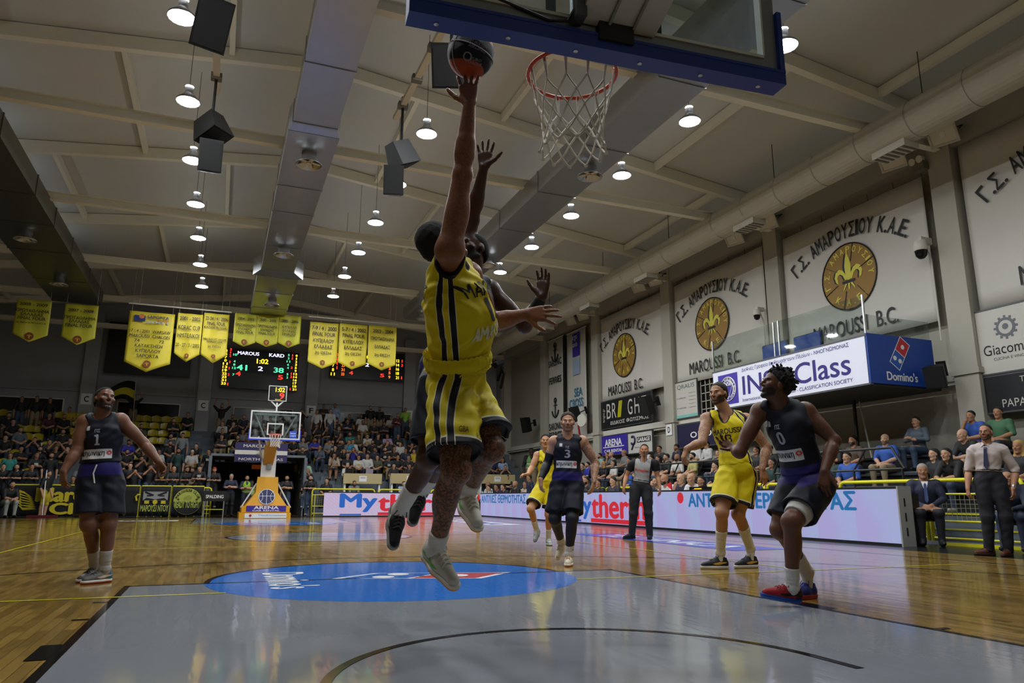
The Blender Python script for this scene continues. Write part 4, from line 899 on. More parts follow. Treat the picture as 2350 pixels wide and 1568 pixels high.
def pennant(pxl, pyl, pxr, pys, pxt, pyt, lines, lab, m=M_pen, Y=YP, dark=True, seed=1, logo=False, small=False):
    a = atY(pxl, pyl, Y); b = atY(pxr, pyl, Y); s_ = atY(pxl, pys, Y); t_ = atY(pxt, pyt, Y)
    x0, x1, zt, zs, zp = a[0], b[0], a[2], s_[2], t_[2]
    r = empty('pennant', ((x0+x1)/2, Y, zt), label=lab, cat='pennant', group='yellow championship pennants')
    o = lambda v: v
    c = cloth('cloth', x0-r.location.x, x1-r.location.x, 0, 0, zs-zt, zp-zt, m, r, seed)
    W = x1-x0; H = zt-zp
    for sg in (-.45, .45): MB().tube([(sg*W, 0, -.01), (sg*W, 0, ROOF(x0)-zt)], .004, 4).obj('hanging_wire', M_white, r)
    for body, f, w, h in lines: text('lettering', body, (0, -.075, -f*H), (1, 0, 0), (0, 0, 1), W*w, H*h, M_blackp, c, bold=.012)
    emblem_small(c, 0, (zp-zt)+H*.13, W*.085 if not small else W*.13, 0)
    if logo:
        MB().box((-.26*W, -.076, -.12*H), (.24*W, .006, .10*H)).obj('logo_mark', mat('logo_navy', '24306e', .6), c); MB().tube([(-.22*W, -.085, -.085*H), (-.22*W, -.078, -.085*H)], .06*W, 14).obj('logo_ball', mat('logo_orange', 'c77a4a', .6), c)
        text('lettering', 'SAPORTA', (.14*W, -.08, -.085*H), (1, 0, 0), (0, 0, 1), .48*W, .045*H, mat('logo_navy', '24306e', .6), c, bold=.02)
        text('lettering', 'WINNER', (.25*W, -.08, -.135*H), (1, 0, 0), (0, 0, 1), .28*W, .025*H, mat('print_red', 'b02028', .6), c, bold=.02)
        text('lettering', '2001', (.12*W, -.08, -.17*H), (1, 0, 0), (0, 0, 1), .5*W, .04*H, mat('logo_pale', 'a8b0b8', .6), c, bold=.02)
    return r
pennant(40, 685, 121, 765, 77, 786, [('2008 - 2009', .12, .8, .07), ('ΠΡΩΤΑΘΛΗΜΑ', .27, .95, .075), ('ΕΛΛΑΔΑΣ', .36, .65, .07), ('FINAL FOUR', .45, .8, .075), ('3η ΘΕΣΗ EUROLEAGUE', .56, .85, .05)], 'yellow pennant for 2008-2009, leftmost of the hanging pennants', M_pen2, seed=2, small=True)
pennant(150, 696, 228, 772, 187, 793, [('2007 - 2008', .16, .75, .07), ('ΠΡΩΤΑΘΛΗΜΑ', .34, .93, .08), ('ΕΛΛΑΔΑΣ', .43, .6, .07), ('FINAL FOUR', .53, .8, .08)], 'yellow pennant for 2007-2008, second of the hanging pennants', M_pen2, seed=3, small=True)
pennant(298, 713, 403, 830, 348, 855, [('17 / 4 / 2001  WARSAW', .33, .9, .05), ('MAROUSSI  CHALON', .41, .88, .05), ('74            72', .49, .65, .05), ('ΚΑΤΑΚΤΗΣΗ', .57, .6, .055), ('ΚΥΠΕΛΛΟΥ', .655, .55, .055), ('SAPORTA', .74, .48, .055)], 'large yellow pennant with a cup winner logo and 17/4/2001', seed=4, logo=True)
pennant(409, 718, 467, 811, 438, 832, [('2001 - 2002', .11, .8, .08), ('KORAC CUP', .30, .85, .09), ('ΗΜΙΤΕΛΙΚΟΙ', .46, .85, .09), ('20 - 27 / 3 / 2002', .66, .92, .07)], 'yellow pennant for 2001-2002 beside the large cup pennant', seed=5)
pennant(469, 718, 528, 814, 497, 834, [('22-24 / 4 / 2004', .11, .85, .07), ('FINAL FOUR', .21, .7, .07), ('KAZAN (RUSSIA)', .30, .9, .065), ('FIBA EUROPE LEAGUE', .53, .88, .04), ('FINALIST 2004', .58, .6, .04), ('2η ΘΕΣΗ', .68, .5, .06)], 'yellow pennant dated 22-24/4/2004, above the left scoreboard', seed=6)
pennant(540, 718, 591, 784, 565, 796, [('2004 - 2005', .17, .75, .08), ('ΠΡΩΤΑΘΛΗΜΑ', .36, .9, .09), ('ΕΛΛΑΔΑΣ', .47, .6, .08), ('FINAL FOUR', .58, .75, .08)], 'small lime pennant for 2004-2005 over the left scoreboard', M_pen2, seed=7, small=True)
pennant(591, 720, 641, 785, 615, 797, [('2005 - 2006', .19, .75, .08), ('ΠΡΩΤΑΘΛΗΜΑ', .38, .9, .09), ('ΕΛΛΑΔΑΣ', .49, .6, .08), ('FINAL FOUR', .60, .75, .08)], 'small lime pennant for 2005-2006 championship over the left scoreboard', M_pen2, seed=8, small=True)
pennant(641, 722, 692, 786, 667, 799, [('2005 - 2006', .19, .75, .08), ('ΚΥΠΕΛΛΟ', .38, .65, .09), ('ΕΛΛΑΔΑΣ', .49, .6, .08), ('FINALIST', .60, .6, .08)], 'small lime pennant for the 2005-2006 cup over the left scoreboard', M_pen2, seed=9, small=True)
pennant(712, 738, 778, 830, 746, 847, [('7-9 / 4 / 2000', .13, .85, .08), ('FINAL FOUR', .26, .78, .08), ('ΚΥΠΕΛΛΟΥ', .40, .72, .08), ('ΕΛΛΑΔΑΣ', .53, .62, .08), ('3η ΘΕΣΗ', .67, .55, .08)], 'yellow pennant dated 7-9/4/2000 over the right scoreboard', seed=10)
pennant(780, 742, 845, 832, 813, 849, [('5-7 / 4 / 2002', .13, .85, .08), ('FINAL FOUR', .26, .78, .08), ('ΚΥΠΕΛΛΟΥ', .40, .72, .08), ('ΕΛΛΑΔΑΣ', .53, .62, .08), ('2η ΘΕΣΗ', .67, .55, .08)], 'yellow pennant dated 5-7/4/2002 over the right scoreboard', seed=11)
pennant(847, 746, 911, 834, 880, 851, [('2003 - 2004', .13, .72, .08), ('ΠΡΩΤΑΘΛΗΜΑ', .30, .85, .08), ('ΕΛΛΑΔΑΣ', .48, .55, .08), ('2η ΘΕΣΗ', .67, .55, .08)], 'yellow pennant for 2003-2004 over the right scoreboard', seed=12)
for (a, b, lab) in (((294, 709), (532, 719), 'left of the scoreboards'), ((707, 734), (915, 747), 'over the right scoreboard')):
    p, q = atY(*a, YP), atY(*b, YP); zz = max(p[2], q[2])+.03
    r = empty('pennant_bar', (p[0], YP, zz), label='white bar from which the pennants hang '+lab, cat='bar')
    MB().tube([(0, 0, 0), (q[0]-p[0], 0, 0)], .03, 8).obj('tube', M_white, r)
    for k in (0.1, .9): MB().tube([((q[0]-p[0])*k, 0, 0), ((q[0]-p[0])*k, 0, 10.4-zz)], .006, 4).obj('hanging_wire', M_white, r)
r = empty('pennant_bar', (0, YP, 9.0), label='roof beam lines that hold the left lime pennants', cat='bar') if False else None

# ---------------------------------------------------------------- scoreboards on the far wall
M_sb = mat('scoreboard_black', '060708', .35)
def scoreboard(pxl, pyt, pxr, pyb, lab, full):
    Y = 39.45; a = atY(pxl, pyt, Y); b = atY(pxr, pyb, Y); x0, x1, z1_, z0 = a[0], b[0], a[2], b[2]
    r = empty('scoreboard', ((x0+x1)/2, Y, z0), label=lab, cat='scoreboard'); W = x1-x0; H = z1_-z0
    MB().bb(-W/2, W/2, 0, .25, 0, H).obj('cabinet', M_sb, r); u, v = (1, 0, 0), (0, 0, 1)
    MB().bb(-W*.3, W*.3, .2, .6, H*.2, H*.8).obj('wall_mount', M_black, r)
    T = lambda body, x, z, w, h, m, **k: text('digit', body, (W*x, -.004, H*z), u, v, W*w*(.4 if body == '1' else 1), H*h, m, r, bold=.03, **k)
    if full:
        T('MAROUS', -.17, .90, .28, .085, M_ledw); T('KARD', .20, .90, .2, .085, M_ledw); T('1:02', .02, .72, .15, .12, M_ledy)
        T('41', -.24, .53, .13, .14, M_ledg); T('2', 0, .53, .06, .11, M_ledw); T('38', .24, .52, .13, .13, M_ledg); T('4', -.28, .37, .06, .11, M_ledr); T('5', .27, .34, .06, .11, M_ledr)
        for i, t in enumerate('4 5 7 0 11 13 19 22 23 31 33'.split()): T(t, -.455, .93-.083*i, .028*len(t), .06, M_ledy)
        for i, t in enumerate('3 1 2 . 1 . 1 . 2 . . 1'.split()):
            if t != '.': T(t, -.40, .97-.08*i, .02, .06, M_ledr)
        for i, t in ((1, '10'), (3, '4'), (4, '8'), (5, '12'), (7, '7')): T(t, -.34, .93-.085*i, .024*len(t), .055, M_ledg)
        for i, t in enumerate('5 2 11 6 4 . 5 2 . . 3'.split()):
            if t != '.': T(t, .36, .93-.083*i, .022*len(t), .055, M_ledg)
        for i, t in enumerate('1 1 . . 3 . 1 3 . . . 1'.split()):
            if t != '.': T(t, .41, .93-.08*i, .02, .06, M_ledr)
        for i, t in enumerate('0 1 2 3 5 9 12 14 16 17 18 21'.split()): T(t, .465, .93-.08*i, .024*len(t), .055, M_ledy)
    else:
        T('1:02', .0, .80, .14, .13, M_ledy); T('41', -.18, .52, .12, .14, M_ledg); T('2', -.01, .52, .05, .12, M_ledw); T('38', .19, .52, .12, .14, M_ledg); T('4', -.22, .2, .05, .12, M_ledr); T('5', .2, .18, .05, .12, M_ledr)
        for i, t in enumerate('4 5 7 8 11'.split()): T(t, -.46, .72-.15*i, .024*len(t), .1, M_ledy)
        for i, t in enumerate('3 2 1 1'.split()): T(t, -.41, .80-.15*i, .02, .1, M_ledr)
        for i, t in enumerate('10 22 23 31 33'.split()): T(t, -.33, .74-.15*i, .04, .1, M_ledo)
        for i, t in enumerate('1 2 3 5 9'.split()): T(t, .30, .74-.15*i, .025, .1, M_ledo)
        for i, t in enumerate('12 14 16 18 21'.split()): T(t, .41, .74-.15*i, .04, .1, M_ledy)
        for i, t in enumerate('1 3 . . 1'.split()):
            if t != '.': T(t, .47, .74-.15*i, .02, .1, M_ledr)
scoreboard(512, 798, 681, 899, 'black lit scoreboard reading 41 to 38, behind the shot clock', True)
scoreboard(760, 800, 926, 877, 'black lit scoreboard partly hidden by three yellow pennants', False)
p = atY(345, 800, 39.6)
r = empty('projection_screen', p, label='large dark screen on the far wall behind the cup pennant', cat='screen')
MB().bb(-1.95, 1.95, 0, .2, -1.35, 1.2).obj('panel', mat('dim_screen', '101318', .4), r); MB().bb(-2.0, 2.0, -.02, .05, -1.42, -1.35).bb(-2.0, 2.0, -.02, .05, 1.2, 1.27).bb(-2.0, -1.95, -.02, .05, -1.35, 1.2).bb(1.95, 2.0, -.02, .05, -1.35, 1.2).obj('frame', M_black, r)

# ---------------------------------------------------------------- banners and signs on the right-hand wall
M_ban = mat('banner_white', 'c9c6bd', .7, noise=.04, nscale=1.0); M_embl = mat('emblem_orange', '94702c', .6, noise=.05); M_lily = mat('lily_gold', 'd8cf4a', .6)
UW, VW = np.array([0, -1.0, 0]), np.array([0, 0, 1.0])
def wall_cloth(y0, y1, z0, z1, X, m, name, parent=None, amp=.04, seed=0, ny=40, nz=10, **k):
    V = []; F = []; ph = np.random.default_rng(seed).uniform(0, 6, 6)
    for j in range(nz+1):
        for i in range(ny+1):
            a = i/ny; t = j/nz; V.append((X+amp*(.5*math.sin(9*a+ph[0]+2.5*t)*(.3+t)+.35*math.sin(23*a+ph[1]+4*t*math.sin(3*a))+.2*math.sin(41*a+ph[2])*(.4+.6*t)), y1+(y0-y1)*a, z1+(z0-z1)*t))
    for j in range(nz):
        for i in range(ny): F.append((j*(ny+1)+i, (j+1)*(ny+1)+i, (j+1)*(ny+1)+i+1, j*(ny+1)+i+1))
    o = MB().add(V, F).obj(name, m, parent, smooth=True, **k); mo = o.modifiers.new('thickness', 'SOLIDIFY'); mo.thickness = .008; return o
def lily(mb, mb2, c, s):
    """fleur-de-lis from a pointed leaf, two side curls, a band and three tails"""
    P = lambda a, b, l=0.: c+UW*a*s+VW*b*s+np.array([-.004-l, 0, 0])
    def leaf(m_, pts, l): m_.add([P(a, b, l) for a, b in pts], [tuple(range(len(pts)))])
    for m_, o, l in ((mb2, -.10, 0.0), (mb, 0.0, .004)):
        leaf(m_, [(o+.0, 1.0), (o-.09, .75), (o-.15, .45), (o-.13, .15), (o-.06, -.1), (o+.06, -.1), (o+.13, .15), (o+.15, .45), (o+.09, .75)], l)
    for sg in (-1, 1):
        out = [(.07, -.08), (.12, .12), (.25, .33), (.42, .40), (.58, .32), (.66, .12), (.60, -.08), (.50, -.16)]
        inn = [(.50, -.05), (.53, .08), (.47, .18), (.37, .2), (.26, .12), (.17, -.08)]
        ring_ = out+inn
        for k in range(6):
            a, b, c2, d = out[k], out[k+1], (inn[::-1]+[(.5, -.16)])[k], (inn[::-1]+[(.5, -.16)])[min(k+1, 6)]
            for m_, o, l in ((mb2, -.08, .001), (mb, 0, .005)): leaf(m_, [(sg*a[0]+o, a[1]), (sg*b[0]+o, b[1]), (sg*d[0]+o, d[1]), (sg*c2[0]+o, c2[1])], l)
    leaf(mb2, [(-.3, -.12), (.3, -.12), (.3, -.22), (-.3, -.22)], .007)
    for x0, x1 in ((0, 0), (-.12, -.24), (.12, .24)):
        for m_, l, w in ((mb2, .001, .075), (mb, .006, .045)): leaf(m_, [(x0-w, -.24), (x0+w, -.24), (x1+w*.7, -.42), (x1*1.15, -.52), (x1-w*.9, -.42)], l)
def wall_banner(y0, y1, z0, z1, lab, ec, er, seed):
    X = WX+.16
    r = empty('club_banner', (X, (y0+y1)/2, z0), label=lab, cat='banner', group='white club banners on the right-hand wall')
    O = -np.array(r.location)
    o = wall_cloth(y0-r.location.y, y1-r.location.y, 0, z1-z0, 0, M_ban, 'cloth', r, amp=.03, seed=seed)
    xs = -.04
    cc = np.array([xs, ec[0]-r.location.y, ec[1]-z0])
    W = y1-y0
    mb = MB(); arc_text(mb, 'Γ.Σ. ΑΜΑΡΟΥΣΙΟΥ Κ.Α.Ε.', cc+VW*(-1.99), UW, VW, 3.29, 127.5, 52.5, .42, .47, bold=.02); mb.obj('lettering', M_blackp, o)
    text('lettering', 'MAROUSSI  B.C.', (xs, ec[0]-r.location.y, ec[1]-z0-1.38), UW, VW, 2.83, .42, M_blackp, o, bold=.015)
    e = MB().tube([cc+np.array([.01, 0, 0]), cc], er, 36).obj('emblem', M_embl, o)
    b = MB().tube([cc+UW*er*math.cos(2*PI*k/36)+VW*er*math.sin(2*PI*k/36) for k in range(36)], .022, 5, closed=True)
    for a in (20, 75, 150, 205, 255, 310): b.bar(cc+np.array([-.004, 0, 0])+(UW*math.cos(math.radians(a))+VW*math.sin(math.radians(a)))*er*.45, cc+np.array([-.004, 0, 0])+(UW*math.cos(math.radians(a))+VW*math.sin(math.radians(a)))*er*.98, .035, .008)
    lb = MB(); lily(lb, b, cc+VW*-.02, er*.78)
    b.obj('emblem_line', M_blackp, e); lb.obj('emblem_lily', M_lily, e)
    t = MB(); arc_text(t, 'Γ.Σ. ΑΜΑΡΟΥΣΙΟΥ', cc+np.array([-.006, 0, 0]), UW, VW, er*.82, 200, -12, er*.19, .7, bold=.02); arc_text(t, 'Κ.Α.Ε.', cc+np.array([-.006, 0, 0]), UW, VW, er*.78, 225, 315, er*.2, .7, inward=True, bold=.02); t.obj('emblem_lettering', M_lily, e)
    for k in range(7): MB().tube([(0, (k/6-.5)*W, z1-z0), (-.02, (k/6-.5)*W, z1-z0+.18)], .008, 4).obj('tie_cord', M_black, r)
def ectr(px, py): q = atX(px, py, WX+.1); return (q[1], q[2])
wall_banner(10.0, 14.85, 4.95, 8.62, 'white club banner with gold lily emblem above the pizza sign', ectr(1946, 634), .92, 1)
wall_banner(15.75, 20.7, 4.9, 8.72, 'white club banner with gold lily emblem, second from the near end', ectr(1632, 743), .92, 2)
wall_banner(21.6, 26.5, 5.0, 8.75, 'white club banner above the black sign with yellow stripes', ectr(1431, 815), .92, 3)
wall_banner(4.1, 9.0, 4.95, 8.95, 'white club banner cut off by the right edge of the picture', (6.6, 6.85), .92, 4)
def sign(name, y0, y1, z0, z1, m, lab, X=None, th=.05):
    X = X if X is not None else WX+.12
    r = empty(name, (X, (y0+y1)/2, (z0+z1)/2), label=lab, cat='sign')
    b = MB().bb(0, th, -(y1-y0)/2, (y1-y0)/2, -(z1-z0)/2, (z1-z0)/2).obj('board', m, r)
    t = .035; W, H = (y1-y0)/2, (z1-z0)/2
    MB().bb(-.01, th+.01, -W-t, W+t, H, H+t).bb(-.01, th+.01, -W-t, W+t, -H-t, -H).bb(-.01, th+.01, -W-t, -W, -H, H).bb(-.01, th+.01, W, W+t, -H, H).obj('frame', mat('sign_frame', '55565a', .5, .4), r)
    def T(body, a, b_, w, h, mm, **k): return text('lettering', body, (-.004, -a*(y1-y0), b_*(z1-z0)), UW, VW, w*(y1-y0), h*(z1-z0), mm, b, **k)
    return r, b, T, y1-y0, z1-z0
M_purp = mat('sign_purple', '3a2a9e', .55); M_navy = mat('sign_navy', '1c1a40', .5); M_sgrey = mat('sign_grey_print', '6a6d74', .6)
r, b, T, W, H = sign('sponsor_sign', 22.45, 26.7, 3.78, 4.95, mat('sign_black', '101114', .5), 'long black sign with three slanted yellow bars')
for i, ch in enumerate('BR'): T(ch, -.30+.11*i, .12, .085, .55, M_ban, bold=-.0)
for i, ch in enumerate('GHT'): T(ch, .12+.125*i, .12, .085, .55, M_ban)
for k in range(3): MB().add([(-.006, .13*W-.10*k*1.0-.02, -.17*H), (-.006, .13*W-.10*k-.09, -.17*H), (-.006, .13*W-.10*k-.24, .42*H), (-.006, .13*W-.10*k-.17, .42*H)], [(0, 1, 2, 3)]).obj('stripe', M_yel, b)
T('ΕΙΔΙΚΟΣ ΦΩΤΙΣΜΟΣ', .09, -.33, .72, .14, M_ban, bold=.02)
text('lettering', 'bright.gr', (-.004, .40*W, 0), VW, -UW, .5*H, .05*W, M_ban, b)
r, b, T, W, H = sign('sponsor_sign', 24.36, 26.7, 2.64, 3.44, M_purp, 'purple car rental sign below the black sign with yellow bars')
T('ARENA', 0, .14, .62, .36, M_whitep, bold=.04); MB().bb(-.006, 0, -.38*W, .38*W, -.12*H, -.07*H).obj('underline', M_whitep, b); T('CAR RENTAL', 0, -.30, .68, .16, M_whitep, bold=.04)
r, b, T, W, H = sign('sponsor_sign', 22.5, 24.3, 2.6, 3.4, M_ban, 'white sign with a dark wrench, right of the purple car rental sign')
MB().bb(-.005, 0, -.45*W, .12*W, .0, .28*H).obj('print_block', M_blackp, b); T('GARAGE', .16, .14, .52, .2, M_whitep, bold=.03)
wr_ = MB().tube([(-.01, .28*W+.16*math.cos(a), .14*H+.16*math.sin(a)) for a in np.linspace(1.0, 5.6, 12)], .05, 6); wr_.bar((-.01, .22*W, 0), (-.01, .33*W, -.33*H), .1, .02); wr_.obj('wrench_print', M_navy, b)
T('Service  Parts', .05, -.22, .5, .08, M_sgrey)
r, b, T, W, H = sign('sponsor_sign', 16.6, 20.85, 2.62, 3.42, M_navy, 'dark purple sign with rounded white lettering behind the yellow jersey'); T('opós', -.12, .0, .36, .5, M_whitep)
r, b, T, W, H = sign('sponsor_sign', 19.5, 20.82, 3.68, 4.98, M_ban, 'white dental sign with a mint edge right of the third pillar')
T('QRALIS', .0, .36, .8, .14, mat('print_teal', '4a6a70', .6)); MB().bb(-.005, 0, -.5*W, .5*W, -.5*H, -.42*H).obj('mint_strip', mat('mint', '7fc4b8', .6), b)
for i in range(5): T('implants', .28, .16-.1*i, .3, .035, M_sgrey); 
for i in range(2): T('N1  ορθοδοντικη', -.22, .05-.28*i, .42, .06, M_sgrey)
grid_ = empty('barred_window', (WX+.2, 18.4, 4.35), label='dark barred window between the dental sign and the long white sign', cat='window')
MB().bb(.1, .2, -1.05, 1.05, -.75, .65).obj('pane', mat('dark_glass', '0c0f12'), grid_)
for k in range(9): MB().box((.06, -1.05+.2625*k, -.05), (.03, .03, 1.4)).obj('bar', M_pillar, grid_)
for k in range(6): MB().box((.06, 0, -.75+.28*k), (.03, 2.1, .03)).obj('bar', M_pillar, grid_)
# tall narrow banners on the far bays
def tall(y0, y1, z0, z1, lab, m=M_ban, seed=5):
    r = empty('tall_banner', (WX+.16, (y0+y1)/2, z0), label=lab, cat='banner')
    c = wall_cloth(-(y1-y0)/2, (y1-y0)/2, 0, z1-z0, 0, m, 'cloth', r, amp=.03, seed=seed, ny=14)
    MB().tube([(0, -(y1-y0)/2-.05, z1-z0), (0, (y1-y0)/2+.05, z1-z0)], .03, 6).obj('rod', M_white, r)
    return r, c, (lambda body, a, b_, w, h, mm, **k: text('lettering', body, (-.05, -a*(y1-y0), b_), UW, VW, w*(y1-y0), h, mm, c, **k))
def anchor(c, z):
    b = MB(); o = np.array([-.05, 0, z])
    b.tube([o+VW*.45, o-VW*.35], .035, 6).tube([o+VW*.45+UW*.12*math.cos(a)+VW*.12*math.sin(a) for a in np.linspace(0, 2*PI, 13)], .03, 5).bar(o+UW*-.2+VW*.2, o+UW*.2+VW*.2, .06, .02)
    b.tube([o+UW*.4*math.cos(a)+VW*(.1+.5*math.sin(a)) for a in np.linspace(PI+.35, 2*PI-.35, 11)], .035, 6); b.obj('anchor_print', M_blackp, c)
r, c, T = tall(30.4, 32.2, 3.6, 8.85, 'tall white banner printed twice with a black anchor', seed=6)
for z in (4.35, 1.1+.0): T('SARONIC', 0, z-1.1+.75 if z > 2 else .75, .85, .34, M_blackp, bold=.02); 
T('FERRIES', 0, 3.1-.0, .8, .34, M_blackp, bold=.02); T('FERRIES', 0, .30, .8, .34, M_blackp, bold=.02); anchor(c, 4.45); anchor(c, 1.6)
MB().bb(-.03, .0, -1.1, -.9, 0, 5.2).obj('gap_shade', M_dark, r)  # dark strip painted as the shade in the gap beside the banner
r, c, T = tall(28.0, 29.95, 3.4, 8.78, 'tall white banner with a purple ship print and blue lettering', seed=7)
MB().bb(-.05, -.045, -.45, .3, 4.1, 5.25).obj('purple_print', M_purp, c); T('argo\nnavis', -.04, 4.85, .3, .55, M_whitep); MB().bb(-.05, -.045, -.45, .3, 3.2, 4.0).obj('ship_print', mat('ship_blue', '9fb4cc', .6), c)
T('SEA', .12, 2.35, .42, .4, mat('print_cyan', '2d7fa8', .6), bold=.02); T('CROSS', 0, 1.85, .72, .4, mat('print_cyan', '2d7fa8', .6), bold=.02); MB().add([(-.05, -.1, .9), (-.05, -.25, .9), (-.05, -.45, .0), (-.05, -.3, .0)], [(0, 1, 2, 3)]).obj('red_stroke', mat('print_red', 'b02028', .6), c)
r, b, T, W, H = sign('sponsor_sign', 5.4, 9.1, 3.5, 4.9, M_ban, 'white sign with a round portrait medallion at the right edge')
MB().tube([(-.004, .325*W, .18*H), (-.008, .325*W, .18*H)], .21, 20).obj('medallion', M_sgrey, b); MB().tube([(-.01, .325*W, .18*H), (-.012, .325*W, .18*H)], .15, 20).obj('medallion_field', M_ban, b); MB().tube([(-.013, .325*W, .19*H), (-.014, .325*W, .19*H)], .07, 10).obj('portrait', M_sgrey, b)
for k in range(12): MB().box((-.006, .325*W+.235*math.cos(k*PI/6), .18*H+.235*math.sin(k*PI/6)), (.004, .05, .05)).obj('scroll', M_sgrey, b)
text('lettering', 'Giacomo', (-.004, .335*W, -.14*H), UW, VW, 1.02, .23, M_blackp, b); text('lettering', 'CUCINA E VINO', (-.004, .33*W, -.29*H), UW, VW, .66, .06, M_sgrey, b)
r, b, T, W, H = sign('sponsor_sign', 5.4, 9.12, 2.66, 3.42, mat('sign_black', '101114'), 'black sign with thin white letters at the right edge'); text('lettering', 'PAPAD', (-.004, .31*W, -.28*H), UW, VW, .66, .17, M_ban, b); text('lettering', 'T', (-.004, .27*W, .34*H), UW, VW, .1, .12, M_ban, b)

# ---------------------------------------------------------------- control booth jutting from the wall
BT = empty('control_booth', (11.5, 10.1, 0), label='raised booth with a long white sign and a blue pizza sign end', cat='booth')
MB().bb(.0, 2.2, 0, 5.5, 3.28, 3.42).obj('floor_slab', mat('booth_soffit', '3a3832', .8), BT)
MB().bb(.05, 2.2, .05, 5.45, 3.42, 3.5).obj('deck', M_wall, BT)
sg = MB().bb(-.03, .03, 0, 5.5, 3.33, 4.40).obj('sign_face', mat('backlit_white', 'd4d6e4', .5, emit=.12), BT); MB().bb(-.04, .05, -.03, 5.53, 4.40, 4.44).bb(-.04, .05, -.03, 5.53, 3.29, 3.33).obj('sign_edge', mat('sign_frame', '55565a'), sg)
o = lambda a, z: (-.034, 5.5*(.5-a), z)
pl = MB().bb(-.04, -.03, 4.42, 5.26, 3.42, 4.28).obj('crest_panel', M_purp, sg)
cr = MB().tube([(-.05, 4.84+.34*math.cos(a), 3.85+.34*math.sin(a)) for a in np.linspace(0, 2*PI, 25)[:-1]], .015, 4, closed=True).tube([(-.05, 4.84+.24*math.cos(a), 3.85+.24*math.sin(a)) for a in np.linspace(0, 2*PI, 25)[:-1]], .015, 4, closed=True)
cr.bar((-.05, 5.05, 3.95), (-.05, 4.84, 3.55), .02, .006).bar((-.05, 4.63, 3.95), (-.05, 4.84, 3.55), .02, .006).bar((-.05, 5.05, 3.95), (-.05, 4.63, 3.95), .02, .006); cr.obj('crest_line', M_whitep, pl)
text('lettering', 'INSB', (-.05, 4.84, 4.0), UW, VW, .34, .12, M_whitep, pl, bold=.03); arc_text(MB(), 'NAVAL SURVEYS BUREAU', (-.05, 4.84, 3.85), UW, VW, .29, 200, -70, .07).obj('lettering', M_whitep, pl)
M_pp = mat('sign_violet_print', '2c1f78', .6)
text('lettering', 'INSB Class', (-.034, 2.35, 3.86), UW, VW, 3.75, .52, M_pp, sg, bold=.012); text('lettering', 'Διεθνές Γραφείο Επιθεωρήσεων Πλοίων - ΝΗΟΓΝΩΜΟΝΑΣ', (-.034, 2.35, 4.28), UW, VW, 3.75, .13, M_pp, sg); text('lettering', 'International Naval Surveys Bureau - CLASSIFICATION SOCIETY', (-.034, 2.35, 3.45), UW, VW, 3.8, .12, M_pp, sg)
bl = MB().bb(-.03, 2.0, -.04, .02, 3.33, 4.46).obj('end_sign', mat('pizza_blue', '123c8c', .5, emit=.05), BT)
def loz(cx, cz, s, m, dx=0.0):
    a = math.radians(45-12); return None
U2 = np.array([1.0, 0, 0]); V2 = np.array([0, 0, 1.0]); cc = np.array([.93, -.045, 4.06]); ang = math.radians(57)
e1 = U2*math.cos(ang)+V2*math.sin(ang); e2 = -U2*math.sin(ang)*.9+V2*math.cos(ang)*.95
def tile(c, a0, a1, b0, b1, m, l): MB().add([c+e1*a0+e2*b0+np.array([0, -l, 0]), c+e1*a1+e2*b0+np.array([0, -l, 0]), c+e1*a1+e2*b1+np.array([0, -l, 0]), c+e1*a0+e2*b1+np.array([0, -l, 0])], [(0, 1, 2, 3)]).obj('tile_print', m, bl)
tile(cc, -.37, .37, -.19, .19, M_whitep, 0); tile(cc, -.35, -.01, -.17, .17, mat('tile_blue_print', '1a52a8', .5, emit=.05), .002); tile(cc, .01, .35, -.17, .17, mat('tile_red_print', 'b01e30', .5, emit=.05), .002)
def dot2(c): MB().add([c+U2*.055*math.cos(k*PI/8)+V2*.055*math.sin(k*PI/8)+np.array([0, -.006, 0]) for k in range(16)], [tuple(range(16))]).obj('tile_dot', M_whitep, bl)
dot2(cc+e1*.18); dot2(cc-e1*.18+e2*.06-U2*.03); dot2(cc-e1*.18-e2*.06+U2*.03)
text('lettering', "Domino's", (.93, -.046, 3.52), U2, V2, .95, .2, M_whitep, bl, bold=.03)
for i, (y0, y1) in enumerate(((0, 2.7), (2.75, 5.45))): MB().bb(-.01, .01, y0+.03, y1, 4.46, 5.35).obj('glass_pane', M_pane, BT)
MB().bb(.02, 2.0, .0, .02, 4.48, 4.9).obj('glass_pane', M_pane, BT)
for y in (.0, 2.72, 2.9, 5.48): MB().bb(-.02, .02, y-.02, y+.02, 4.44, 5.36).obj('glass_post', M_alu, BT)
for dy, lab in ((2.3, 'dim blue monitor standing in the booth, nearer of the two'), (3.5, 'dim blue monitor standing in the booth, farther of the two')):
    t_ = empty('monitor', (12.0, 10.1+dy, 3.5), label=lab, cat='monitor')
    MB().bb(0, .05, -.45, .45, .95, 1.45).obj('screen', mat('screen_blue', '26408c', .3, emit=.25), t_); MB().bb(.05, .09, -.48, .48, .92, 1.48).obj('casing', M_black, t_); MB().bb(.02, .08, -.05, .05, 0, .95).obj('stand', M_black, t_)
MB().bar((2.0, 2.2, 3.28), (1.75, 1.7, 1.5), .03).obj('prop', M_white, BT); MB().bb(1.6, 1.66, 2.0, 2.06, 1.5, 3.28).obj('prop', M_black, BT)

